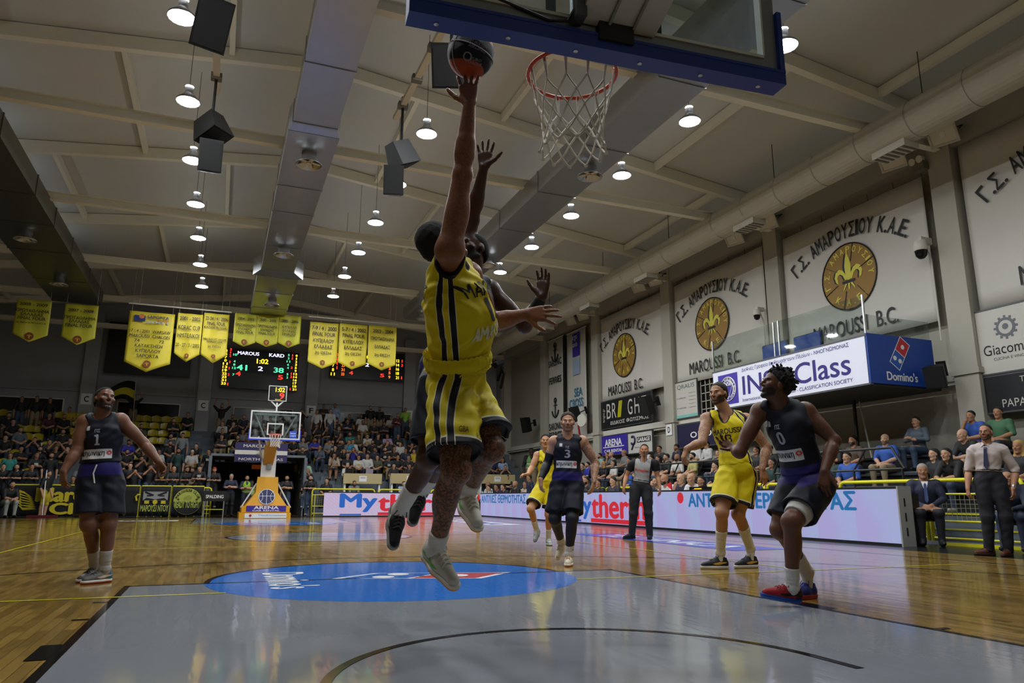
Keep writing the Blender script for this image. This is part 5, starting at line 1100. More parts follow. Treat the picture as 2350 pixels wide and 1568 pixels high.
# ---------------------------------------------------------------- LED perimeter boards
def led_mat(name, c1, c2, ang, sc):
    m = bpy.data.materials.new(name); m.use_nodes = True; nt = m.node_tree; L = nt.links.new; b = nt.nodes['Principled BSDF']
    tc = nt.nodes.new('ShaderNodeTexCoord'); mp = nt.nodes.new('ShaderNodeMapping'); mp.inputs['Rotation'].default_value = ang; L(tc.outputs['Object'], mp.inputs[0])
    wv = nt.nodes.new('ShaderNodeTexWave'); wv.inputs['Scale'].default_value = sc; wv.inputs['Distortion'].default_value = .6; L(mp.outputs[0], wv.inputs[0])
    no = nt.nodes.new('ShaderNodeTexNoise'); no.inputs['Scale'].default_value = 1.3; L(tc.outputs['Object'], no.inputs['Vector'])
    mm = nt.nodes.new('ShaderNodeMath'); mm.operation = 'MULTIPLY_ADD'; mm.inputs[1].default_value = .45; L(wv.outputs['Fac'], mm.inputs[0]); L(no.outputs['Fac'], mm.inputs[2])
    mx = nt.nodes.new('ShaderNodeMix'); mx.data_type = 'RGBA'; mx.inputs[6].default_value = (*rgb(c1), 1); mx.inputs[7].default_value = (*rgb(c2), 1); L(mm.outputs[0], mx.inputs[0])
    b.inputs['Base Color'].default_value = (.02, .02, .02, 1); b.inputs['Roughness'].default_value = .5
    L(mx.outputs[2], b.inputs['Emission Color']); b.inputs['Emission Strength'].default_value = LEDS
    return m
M_led1 = led_mat('led_screen_side', 'a9c4ec', 'b6aee6', (.4, 0, .2), 1.2); M_led2 = led_mat('led_screen_far', 'c9d2ee', 'd8b8dc', (0, .9, 0), 3.0)
M_ltb = mat('led_text_blue', '0f63c8', .5, emit=LEDS, led=True); M_ltr = mat('led_text_red', 'e01830', .5, emit=LEDS, led=True); M_lts = mat('led_text_cyan', '0a70b4', .5, emit=LEDS, led=True)
LX = 9.3; yA, yB = 7.82, 29.9
LB = empty('led_board', (LX, yA, 0), label='long side LED advertising board running up the right sideline', cat='led board')
nmod = 23; md_ = (yB-yA)/nmod
mod = MB().bb(0, .1, .006, md_-.006, .05, .98).mesh('led_module', M_led1)
for k in range(nmod): link('led_module', mod, LB, (0, md_*k, 0))
MB().bb(-.01, .16, 0, yB-yA, .98, 1.02).bb(-.01, .16, 0, yB-yA, 0.0, .05).obj('frame', M_black, LB); MB().bb(-.015, .3, -.03, .0, 0, 1.03).obj('end_plate', mat('end_grey', '9a9a98', .6), LB)
for z in (.25, .5, .75): MB().bb(.1, .13, -.036, -.03, z-.07, z+.07).obj('end_slot', M_black, LB)
for k in range(0, nmod, 2): MB().bb(.1, .5, md_*k, md_*k+.05, 0, .9).obj('support', M_black, LB)
def lt(px0, px1, z0, z1_, body, m, **k):
    a = atX(px0, 1140, LX)[1]; b = atX(px1, 1140, LX)[1]
    return text('led_lettering', body, (-.012, (a+b)/2-yA, (z0+z1_)/2), UW, VW, abs(a-b), z1_-z0, m, LB, bold=.035, **k)
def ldot(px, z, r): c = (-.012, atX(px, 1140, LX)[1]-yA, z); MB().add([(c[0], c[1]-r*math.cos(k*PI/10), c[2]+r*math.sin(k*PI/10)) for k in range(20)], [tuple(range(20))]).obj('led_dot', M_ltr, LB)
lt(1578, 1968, .60, .95, 'ΑΝΤΛΙΕΣ ΘΕΡΜΟΤΗΤΑΣ', M_lts); ldot(1562, .82, .14); lt(1105, 1208, .60, .95, 'ΑΝΤΛΙΕΣ ΘΕΡΜΟΤΗΤΑΣ', M_lts); ldot(1099, .82, .14)
lt(1312, 1357, .16, .88, 'My', M_ltb); lt(1358, 1482, .22, .92, 'therm', M_ltr)
a, b_ = atX(1356, 1140, LX)[1]-yA, atX(1482, 1140, LX)[1]-yA; MB().add([(-.012, a, .07), (-.012, b_, .07), (-.012, b_, .19), (-.012, a, .19)], [(0, 1, 2, 3)]).obj('led_bar', M_ltr, LB)
a, b_ = atX(1312, 1140, LX)[1]-yA, atX(1334, 1140, LX)[1]-yA; MB().add([(-.012, a, .07), (-.012, b_, .07), (-.012, b_, .13), (-.012, a, .13)], [(0, 1, 2, 3)]).obj('led_bar', M_ltb, LB)
x0, x1 = 2.4, 9.15; YF = 29.95
LF = empty('led_board', (x0, YF, 0), label='LED advertising board along the far baseline', cat='led board'); nm = 7; dm = (x1-x0)/nm
mod = MB().bb(.005, dm-.005, 0, .1, .05, .98).mesh('led_module', M_led2)
for k in range(nm): link('led_module', mod, LF, (dm*k, 0, 0))
MB().bb(0, x1-x0, -.01, .14, .98, 1.02).bb(0, x1-x0, -.01, .14, 0, .05).obj('frame', M_black, LF)
def lf(px0, px1, z0, z1_, body, m): a = atY(px0, 1150, YF)[0]-x0; b = atY(px1, 1150, YF)[0]-x0; text('led_lettering', body, ((a+b)/2, -.012, (z0+z1_)/2), (1, 0, 0), (0, 0, 1), b-a, z1_-z0, m, LF, bold=.035)
lf(781, 865, .2, .95, 'My', M_ltb); lf(868, 1040, .24, .93, 'therm', M_ltr)
a = atY(868, 1150, YF)[0]-x0; b = atY(1040, 1150, YF)[0]-x0; MB().add([(a, -.012, .06), (b, -.012, .06), (b, -.012, .18), (a, -.012, .18)], [(0, 1, 2, 3)]).obj('led_bar', M_ltr, LF); a = atY(781, 1150, YF)[0]-x0; b = atY(830, 1150, YF)[0]-x0; MB().add([(a, -.012, .06), (b, -.012, .06), (b, -.012, .12), (a, -.012, .12)], [(0, 1, 2, 3)]).obj('led_bar', M_ltb, LF)

# ---------------------------------------------------------------- stands
ROWY = lambda k: 32.1+.8*k
ROWZ = lambda k: .32+.42*k
GS = empty('grandstand', (0, 31.7, 0), label='grey stepped terrace rising to the far wall', cat='grandstand')
tun = (-2.15, 1.75)                                  # tunnel mouth under the striped banner
for k in range(10):
    y0 = ROWY(k)-.4; z = ROWZ(k)
    spans = [(-14.6, tun[0]), (tun[1], 13.6)] if k < 5 else [(-14.6, 13.6)]
    for a, b in spans: MB().bb(a, b, y0-31.7, 40-31.7, z-.42 if k else 0, z-.005*(k % 2)).obj('terrace_step', M_terr, GS)
    for sx in (-3.3, 3.35): MB().bb(sx-.55, sx+.55, y0-.27-31.7, y0-31.7, z-.42 if k else 0, z-.21).obj('stair_step', mat('stair_paint', '6a747b', .7, noise=.1), GS)
MB().bb(tun[0], tun[1], 35.4-31.7, 35.5-31.7, 0, 2.4).obj('tunnel_back', mat('tunnel_dark', '202225', .9), GS)
for x in tun: MB().bb(x-.06, x+.06, 0, 3.8, 0, 2.5).obj('tunnel_wall', M_terr, GS)
MB().bb(tun[0], tun[1], .1, 3.8, 2.5, 2.6).obj('tunnel_roof', M_terr, GS)
MB().bb(-.35, .25, 3.65, 3.7, 2.1, 2.3).obj('exit_light', mat('exit_orange', '7a3410', .5, emit=.3), GS)
tb = empty('striped_banner', (-.2, 31.72, 2.3), label='purple and white banner hung over the tunnel mouth', cat='banner')
q0, q1 = atY(541, 1015, 31.72), atY(658, 1062, 31.72); BW, BH = q1[0]-q0[0], q0[2]-q1[2]; tb.location = ((q0[0]+q1[0])/2, 31.72, q1[2])
c = MB().bb(-BW/2, BW/2, 0, .02, 0, BH).obj('cloth', mat('banner_purple', '2a2352', .7), tb); MB().bb(-BW/2, BW/2, -.006, 0, BH*.38, BH*.6).obj('white_band', M_ban, c)
text('lettering', 'MAROUSSIAN', (0, -.01, BH*.83), (1, 0, 0), (0, 0, 1), BW*.7, BH*.15, M_ban, c, bold=.02); text('lettering', 'NORTH ULTRAS', (0, -.01, BH*.14), (1, 0, 0), (0, 0, 1), BW*.85, BH*.13, M_ban, c, bold=.02)
gp = MB()
for k in range(7): gp.bar((-.15+.08*math.sin(k*2.1), -.012, BH*(.3+.06*k)), (.2+.1*math.cos(k*1.7), -.012, BH*(.28+.07*k)), .05, .01)
gp.obj('beast_print', mat('beast_grey', '8f8f80', .7), c)
# right-hand stand
RSX = [(10.75, .28), (11.05, .55), (11.85, 1.0), (12.6, 1.42)]
RS = empty('grandstand', (10.75, 4, 0), label='grey stepped terrace along the right-hand wall', cat='grandstand')
for i, (x, z) in enumerate(RSX):
    MB().bb(x-10.75, 14.05-10.75, -10, 27.5, RSX[i-1][1] if i else 0, z).obj('terrace_step', M_terr, RS)
    if i < 2: MB().bb(x-10.75-.012, x-10.75+.05, -10, 27.5, z-.02, z+.006).obj('step_nosing', M_yel, RS)
MB().bb(-.25, 0, -10, 27.5, 0, .06).obj('kerb', mat('kerb_grey', '6c6f6c', .7), RS); MB().bb(-.3, -.25, -10, 4.0, 0, .05).obj('step_nosing', M_yel, RS)
def black_rail(y0, y1, n, lab):
    r = empty('black_handrail', (10.82, y0, .55), label=lab, cat='handrail'); L_ = y1-y0
    MB().tube([(0, 0, .85), (0, .25, 1.28), (0, L_-.25, 1.28), (0, L_, .85)], .03, 6).tube([(0, 0, .85), (0, L_, .85)], .025, 6).tube([(0, 0, .5), (0, L_, .5)], .02, 6).obj('rail', M_black, r)
    for k in range(n+1):
        y = .05+(L_-.1)*k/n; MB().tube([(0, y, 0), (0, y, .87)], .025, 6).obj('post', M_black, r)
        if 0 < k < n: MB().tube([(0, y, .85), (0, y-.35, 1.28)], .02, 6).obj('brace', M_black, r)
black_rail(18.6, 22.4, 3, 'black handrail in front of the side stand beyond the referee'); black_rail(13.2, 18.2, 4, 'black handrail behind the scorers, right of the referee'); black_rail(8.9, 12.6, 3, 'black handrail behind the player wearing number zero')
# yellow crowd barriers
def barrier(a, b, lab, mesh=True, h=1.15):
    a = np.array([*a, 0.0]); b = np.array([*b, 0.0]); d = b-a; L_ = np.linalg.norm(d); d /= L_
    r = empty('yellow_barrier', a, math.atan2(d[1], d[0]), label=lab, cat='barrier', group='yellow crowd barriers')
    rr = .035
    MB().tube([(0, 0, 0), (0, 0, h-.1), (.03, 0, h-.03), (.1, 0, h), (L_-.1, 0, h), (L_-.03, 0, h-.03), (L_, 0, h-.1), (L_, 0, 0)], rr, 8).obj('rail', M_yel, r, smooth=True)
    MB().tube([(0, 0, h-.25), (L_, 0, h-.25)], .02, 6).tube([(0, 0, .42), (L_, 0, .42)], .02, 6).tube([(0, 0, .12), (L_, 0, .12)], .02, 6).obj('cross_rail', M_yel, r)
    n = max(1, int(L_/1.2))
    for k in range(n+1): MB().tube([(.12+(L_-.24)*k/n, 0, 0), (.12+(L_-.24)*k/n, 0, h-.25)], .018, 6).obj('post', M_yel, r)
    if mesh:
        m = MB()
        for k in range(int(L_/.09)): m.bar((.06+.09*k, 0, .42), (.06+.09*k, 0, h-.25), .006)
        for k in range(5): m.bar((0, 0, .5+.075*k), (L_, 0, .5+.075*k), .006)
        tag(m.obj('wire_mesh', mat('mesh_cream', '9c9a78', .6), r), kind='stuff')
barrier((2.05, 31.2), (4.75, 31.2), 'yellow barrier between the far basket and the LED board'); barrier((4.95, 31.2), (7.2, 31.2), 'yellow barrier behind the far LED board, left of the leaping players', False); barrier((7.35, 31.2), (9.6, 31.2), 'yellow barrier behind the far LED board, behind the leaping players', False)
barrier((-2.75, 31.1), (-2.0, 31.1), 'short yellow barrier behind the black ball rack', False)
for y0, y1, lab in ((4.2, 6.4, 'yellow barrier behind the standing man in white shirt'), (6.5, 8.25, 'yellow barrier right of the seated man in dark suit'), (8.35, 10.35, 'yellow barrier behind the near end of the side LED board'), (10.5, 12.6, 'yellow barrier behind the player with number zero'), (12.7, 15.0, 'yellow barrier behind the scorers table'), (15.1, 17.6, 'yellow barrier just right of the referee'), (17.7, 20.6, 'yellow barrier just left of the referee'), (20.7, 24.4, 'yellow barrier behind player number three'), (24.5, 29.5, 'yellow barrier at the far end of the side LED board')):
    barrier((10.6, y0), (10.6, y1), lab, y0 < 9)
# black fan banners over the left barrier
def fan_banner(px0, px1, lab, draw, z0=.04, z1_=1.18):
    Y = 31.0; a = atY(px0, 1150, Y)[0]; b = atY(px1, 1150, Y)[0]; W = b-a
    r = empty('fan_banner', ((a+b)/2, Y, 0), label=lab, cat='banner')
    V = []; F = []; n = 30
    for j in range(7):
        for i in range(n+1): V.append((-W/2+W*i/n, .03*math.sin(i*.9)*(j/6)+.015*math.sin(i*2.3+j), z1_+(z0-z1_)*j/6))
    for j in range(6):
        for i in range(n): F.append((j*(n+1)+i, (j+1)*(n+1)+i, (j+1)*(n+1)+i+1, j*(n+1)+i+1))
    c = MB().add(V, F).obj('cloth', mat('fan_black', '0c0c0c', .8), r, smooth=True); c.modifiers.new('thickness', 'SOLIDIFY').thickness = .008
    MB().tube([(-W/2, .05, 1.2), (W/2, .05, 1.2)], .03, 6).obj('hanging_rail', M_yel, r)
    for k in range(5): MB().tube([(-W/2+W*k/4, .06, 0), (-W/2+W*k/4, .06, 1.2)], .02, 6).obj('post', M_yel, r)
    draw(c, W)
M_fy = mat('fan_yellow', 'c4b31e', .7); M_fg = mat('fan_lime', 'a9b04a', .7)
U0, V0 = (1, 0, 0), (0, 0, 1)
def dr1(c, W):
    text('lettering', 'Maroussi', (.02*W, -.05, .84), U0, V0, .66*W, .52, M_fy, c, bold=.05); text('lettering', 'Club', (-.0*W, -.05, .32), U0, V0, .38*W, .42, M_fy, c, bold=.05)
    w_ = MB()
    for k in range(7): w_.add([(-.46*W+.02*k, -.05, 1.05-.1*k), (-.40*W+.06*k, -.05, .95-.1*k), (-.33*W+.03*k, -.05, .72-.07*k), (-.42*W+.02*k, -.05, .86-.1*k)], [(0, 1, 2, 3)])
    w_.obj('wing_print', M_fy, c)
fan_banner(22, 318, 'wide black fan banner with large yellow blackletter words', dr1)
def dr2(c, W):
    MB().box((0, -.045, .84), (.84*W, .005, .42)).obj('face_print', mat('face_grey', '8f9092', .7), c)
    b = MB()
    for s in (-1, 1): b.add([(s*.05*W, -.052, .86), (s*.36*W, -.052, 1.0), (s*.38*W, -.052, .93), (s*.1*W, -.052, .80)], [(0, 1, 2, 3)]); b.box((s*.22*W, -.052, .82), (.16*W, .004, .05))
    b.add([(-.42*W, -.052, .64), (.42*W, -.052, .64), (.3*W, -.052, .74), (0, -.052, .68), (-.3*W, -.052, .74)], [(0, 1, 2, 3, 4)]); b.box((0, -.052, 1.02), (.84*W, .004, .06)); b.obj('eye_print', mat('fan_black2', '141416', .8), c)
    m_ = MB(); m_.tube([(0, -.06, .58), (0, -.055, .58)], .09, 14); m_.box((-.28*W, -.055, .57), (.16*W, .004, .12)).box((.28*W, -.055, .57), (.16*W, .004, .12)); m_.obj('scarf_print', M_fy, c)
    text('lettering', 'ΜΑΡΟΥΣΙ ΝΤΟΥ', (0, -.055, .34), U0, V0, .95*W, .26, M_fg, c, bold=.03)
    MB().tube([(-.62*W, -.05, .62), (-.66*W, -.05, .78), (-.60*W, -.05, .86), (-.52*W, -.05, .84)], .04, 6).obj('curl_print', M_fy, c)
fan_banner(322, 390, 'black fan banner with a masked face and lime lettering', dr2)
def dr3(c, W):
    MB().tube([(0, -.05, .6), (0, -.045, .6)], .52, 32).obj('disc_print', M_fg, c)
    MB().add([(.51*math.cos(a), -.054, .6+.51*math.sin(a)) for a in np.linspace(PI, 2*PI, 20)], [tuple(range(20))]).obj('half_print', mat('fan_black2', '141416', .8), c)
    text('lettering', 'READY TO FIGHT', (0, -.06, .48), U0, V0, .94, .26, M_fg, c, bold=.04); arc_text(MB(), 'MAROUSSI CLUB', (0, -.058, .6), U0, V0, .44, 165, 15, .1, .7, bold=.03).obj('lettering', mat('fan_black2', '141416', .8), c)
    for s in (-1, 1): MB().box((s*.34, -.056, .68), (.1, .004, .025)).box((s*.34, -.056, .68), (.025, .004, .1)).obj('cross_print', mat('fan_black2', '141416', .8), c)
    gb = MB()
    for k in range(6): gb.bar((-.14+.05*k, -.056, .66), (-.1+.05*k, -.056, .86-.02*abs(k-3)), .04, .005)
    gb.obj('beast_print', mat('beast_olive', '7c7420', .7), c)
fan_banner(394, 466, 'black fan banner with a round lime fight emblem', dr3)

# ball rack with printed cover
q = atY(489, 1183, 30.3); r = empty('ball_rack', (q[0], 30.3, 0), label='black covered ball rack standing beside the far baseline', cat='rack')
MB().bb(-.42, .42, -.2, .2, .62, 1.02).obj('cover', M_black, r)
for sx in (-1, 1):
    for sy in (-1, 1): MB().bar((sx*.36, sy*.18, 0), (sx*.36, sy*.18, .64), .04).obj('leg', M_alu, r)
MB().bar((-.36, -.18, .3), (.36, -.18, .3), .025).bar((-.36, .18, .3), (.36, .18, .3), .025).obj('shelf_bar', M_yel, r)
text('lettering', 'SPALDING', (0, -.205, .80), U0, V0, .66, .13, M_whitep, r, bold=.03)

# ---------------------------------------------------------------- seats (empty ones in view)
M_seat = mat('seat_yellow', 'b5a012', .3, coat=.3); M_seat2 = mat('seat_amber', 'c08a12', .3, coat=.3)
def seat_mesh(m):
    V = []; F = []; nx, n = 8, 12
    prof = [(-.20, .40), (-.12, .385), (0, .375), (.12, .385), (.17, .41), (.19, .46), (.205, .54), (.215, .62), (.22, .68), (.225, .72), (.225, .745), (.22, .76), (.21, .765)]
    for j, (y, z) in enumerate(prof):
        for i in range(nx+1):
            a = -1+2*i/nx; w = .22*(1 if j < 9 else (1-.045*(j-8)**1.6/2)); V.append((a*w, y-.03*a*a*(1 if j > 3 else .2), z+.03*a*a*(1 if j < 5 else 0)-(.02*a*a*(j-8) if j > 8 else 0)))
    for j in range(len(prof)-1):
        for i in range(nx): F.append((j*(nx+1)+i, (j+1)*(nx+1)+i, (j+1)*(nx+1)+i+1, j*(nx+1)+i+1))
    return MB().add(V, F).mesh('shell', m, True)
SM = {0: seat_mesh(M_seat), 1: seat_mesh(M_seat2)}; seat_leg = MB().bar((0, 0, 0), (0, 0, .39), .05).bb(-.15, .15, -.03, .03, .36, .385).mesh('pedestal', M_black)
seats = [(5,943),(138,948),(168,949),(188,950),(78,967),(99,968),(40,987),(66,987),(90,987),(138,989),(27,1006),(59,1007),(84,1007),(139,1008),(161,1009),(14,1027),(103,1028),(151,1028),(7,1048),(30,1047),(142,1050),(61,1091),
 (317,955),(335,955),(359,955),(382,956),(406,957),(310,973),(330,973),(354,974),(379,975),(407,975),(350,993),(374,994),(425,995),(352,1012),(371,1013),(402,1011),(313,1051),(387,1072),(534,1016),(534,1035),(527,1055),
 (671,1018),(756,1020),(784,961),(807,965),(831,984),(857,986),(879,1001),(928,968),(948,967),(917,1039),(824,1036),(941,1001),(687,1074),(1125,1044),(1117,1061),(1110,1079),(176,968),(186,968),(262,953),(280,954),(540,952),(543,970)]
def snap_far(px, py, h):
    best = min(range(10), key=lambda k: abs(atY(px, py, ROWY(k))[2]-(ROWZ(k)+h)))
    return best, atY(px, py, ROWY(best))
by_row = {}
for px, py in seats:
    k, p = snap_far(px, py, .62)
    zone = 'left' if px < 440 else ('middle' if px < 740 else 'right')
    by_row.setdefault((zone, k), []).append((p[0], px))
zl_ = {'left': 'left block of the far stand', 'middle': 'middle block of the far stand', 'right': 'right block of the far stand'}
for (zone, k), lst in sorted(by_row.items()):
    lst.sort()
    for i, (x, px) in enumerate(lst):
        r = empty('stand_seat', (x, ROWY(k), ROWZ(k)), label='empty yellow seat, %s row, %s from left, %s' % (ORD[k], ORD[i], zl_[zone]), cat='seat', group='empty yellow seats of the far stand')
        o = link('shell', SM[1 if px > 1000 or zone == 'right' else 0], r); o.rotation_euler = (0, 0, 0); link('pedestal', seat_leg, r)

# ---------------------------------------------------------------- press desks and what stands on them
M_wood = mat('desk_birch', 'b9a878', .5, noise=.06)
def desk(px0, px1, pyt, pyb, Y, zf, lab):
    a = atY(px0, pyt, Y); b = atY(px1, pyb, Y); W = b[0]-a[0]; zt, zb = a[2], b[2]
    r = empty('press_desk', ((a[0]+b[0])/2, Y, zf), label=lab, cat='desk', group='birch press desks')
    MB().bb(-W/2, W/2, 0, .02, zb-zf, zt-zf).obj('front_panel', M_wood, r); MB().bb(-W/2, W/2, 0, .55, zt-zf, zt-zf+.03).obj('top', M_wood, r)
    for s in (-.45, .45): MB().bb(s*W-.04, s*W+.04, .1, .45, 0, zt-zf).obj('leg', M_whitep, r)
    n = MB().bb(-.17, .17, -.012, -.002, (zt+zb)/2-zf-.12, (zt+zb)/2-zf+.14).obj('paper_notice', M_whitep, r)
    for k in range(3): MB().bb(-.12, .12, -.014, -.0125, (zt+zb)/2-zf+.02+.03*k, (zt+zb)/2-zf+.032+.03*k).obj('print_line', M_sgrey, n)
    return zt+.03
zd = desk(789, 876, 1088, 1111, 32.6, ROWZ(0), 'birch press desk in the far stand, left of the leaping players'); desk(897, 985, 1088, 1111, 32.6, ROWZ(0), 'birch press desk in the far stand, behind the dangling shoes'); desk(1101, 1182, 1090, 1111, 32.6, ROWZ(0), 'birch press desk in the far stand, right of the leaping players')
def laptop(p, rz, lab, m=None):
    r = empty('laptop', p, rz, label=lab, cat='laptop'); MB().bb(-.17, .17, -.12, .12, 0, .02).obj('base', m or M_alu, r)
    MB().box((0, -.15, .12), (.34, .012, .22), Matrix.Rotation(.25, 3, 'X')).obj('lid', m or M_alu, r)
q = atY(800, 1084, 32.75); laptop((q[0], 32.8, zd), 0, 'dark laptop on the press desk in front of a bearded man', M_black); q = atY(847, 1084, 32.75); laptop((q[0], 32.8, zd), 0, 'pale laptop on the press desk in front of a woman in white')
q = atY(824, 1122, 31.9); laptop((q[0], 31.95, .75), 0, 'silver laptop in front of the man in grey shirt'); tt = empty('camera_table', (q[0]-.1, 31.95, 0), label='small low table under the silver laptop', cat='table'); MB().bb(-.6, .6, -.18, .25, .72, .75).obj('top', M_wood, tt)
for s in (-.5, .5): MB().bb(s-.02, s+.02, -.02, .02, 0, .72).obj('leg', M_black, tt)

# scorers' table behind the side LED board
st_ = empty('scorers_table', (9.75, 9.9, 0), label='long white scorers table behind the side LED board', cat='table'); MB().bb(-.3, .3, 0, 9.2, .86, .90).obj('top', M_whitep, st_); MB().bb(-.3, -.27, 0, 9.2, .3, .86).obj('front_panel', M_whitep, st_)
for k in range(6): MB().bb(-.02, .02, .1+1.8*k-.02, .1+1.8*k+.02, 0, .86).obj('leg', M_black, st_)
q = atX(1609, 1112, 9.75); r = empty('scorers_monitor', (9.75, q[1], .90), label='black monitor box on the scorers table beside the yellow jersey', cat='monitor'); MB().bb(-.1, .1, -.38, .38, 0, .20).obj('cabinet', M_blackgloss, r); text('lettering', 'possession', (-.105, 0, .15), UW, VW, .3, .05, M_ledy, r)
q = atX(1595, 1118, 9.6); r = tag(MB().tube([(0, 0, 0), (0, 0, .14)], [.1, .06], 12).obj('red_cone', mat('cone_red', 'd02030', .5), loc=(9.6, q[1], .90)), 'small red cone marker on the scorers table', 'marker')
q = atX(1541, 1112, 9.65); r = empty('foul_flag', (9.65, q[1], .90), label='small red triangular flag standing on the scorers table', cat='flag'); MB().bar((0, 0, 0), (0, 0, .36), .012).obj('stick', M_black, r); MB().add([(0, 0, .36), (0, .26, .26), (0, -.02, .12), (.01, 0, .36), (.01, .26, .26), (.01, -.02, .12)], [(0, 1, 2), (5, 4, 3), (0, 1, 4, 3), (1, 2, 5, 4), (2, 0, 3, 5)]).obj('pennon', mat('cone_red', 'd02030'), r)
# water bottles at the far end of the board
for i in range(6):
    q = atX(1107+4.5*i, 1125, 9.75); o = MB().lathe([(0, 0), (.035, 0), (.035, .15), (.015, .2), (.015, .23), (0, .23)], 8).obj('water_bottle', mat('bottle_plastic', 'c8d2d4', .2), loc=(9.75, q[1], .90)); tag(o, 'clear water bottle, %s from left at the far end of the side board' % ORD[i], 'bottle', 'water bottles on the table end')
t2 = empty('bottle_table', (9.75, atX(1132, 1125, 9.75)[1]-.2, 0), label='small white table holding the water bottles at the far end', cat='table'); MB().bb(-.3, .3, -.2, 3.2, .86, .9).obj('top', M_whitep, t2)
for s in (0, 3.0): MB().bb(-.02, .02, s-.02, s+.02, 0, .86).obj('leg', M_black, t2)

# mop in front of the fan banner
q = atY(96, 1187, 30.4); r = empty('floor_mop', (q[0], 30.4, 0), label='wide red floor mop standing before the fan banner', cat='mop')
MB().tube([(0, 0, .06), (-.06, .05, 1.75)], .018, 8).obj('handle', M_whitep, r); MB().tube([(-.06, .05, 1.62), (-.062, .052, 1.76)], .021, 8).obj('grip', mat('grip_blue', '2a4aa8', .5), r); MB().bb(-.48, .5, -.08, .08, .0, .09).obj('mop_head', mat('mop_red', '5a0f14', .9, bump=.5, bscale=80), r)
# supporter's flag at the far wall
fl = empty('waving_flag', atY(300, 905, 38.6), label='black and yellow flag waved at the top of the left stand', cat='flag')
V = []; F = []
for j in range(9):
    for i in range(13): a = i/12; V.append((.15-1.25*a, .12*math.sin(6*a+j*.4), .62-.42*a*a-.14*j*(.5+.5*(1-a))+.1*math.sin(5*a)))
for j in range(8):
    for i in range(12): F.append((j*13+i, (j+1)*13+i, (j+1)*13+i+1, j*13+i+1))
fo = MB().add(V, F).obj('cloth', mat('fan_black', '0c0c0c'), fl, smooth=True); fo.modifiers.new('thickness', 'SOLIDIFY').thickness = .006
fo.data.materials.append(mat('fan_yellow', 'c4b31e'))
for p in fo.data.polygons:
    if 3 <= p.index//12 <= 5: p.material_index = 1
MB().tube([(.16, 0, .7), (.24, 0, -1.42)], .015, 6).obj('pole', M_white, fl)
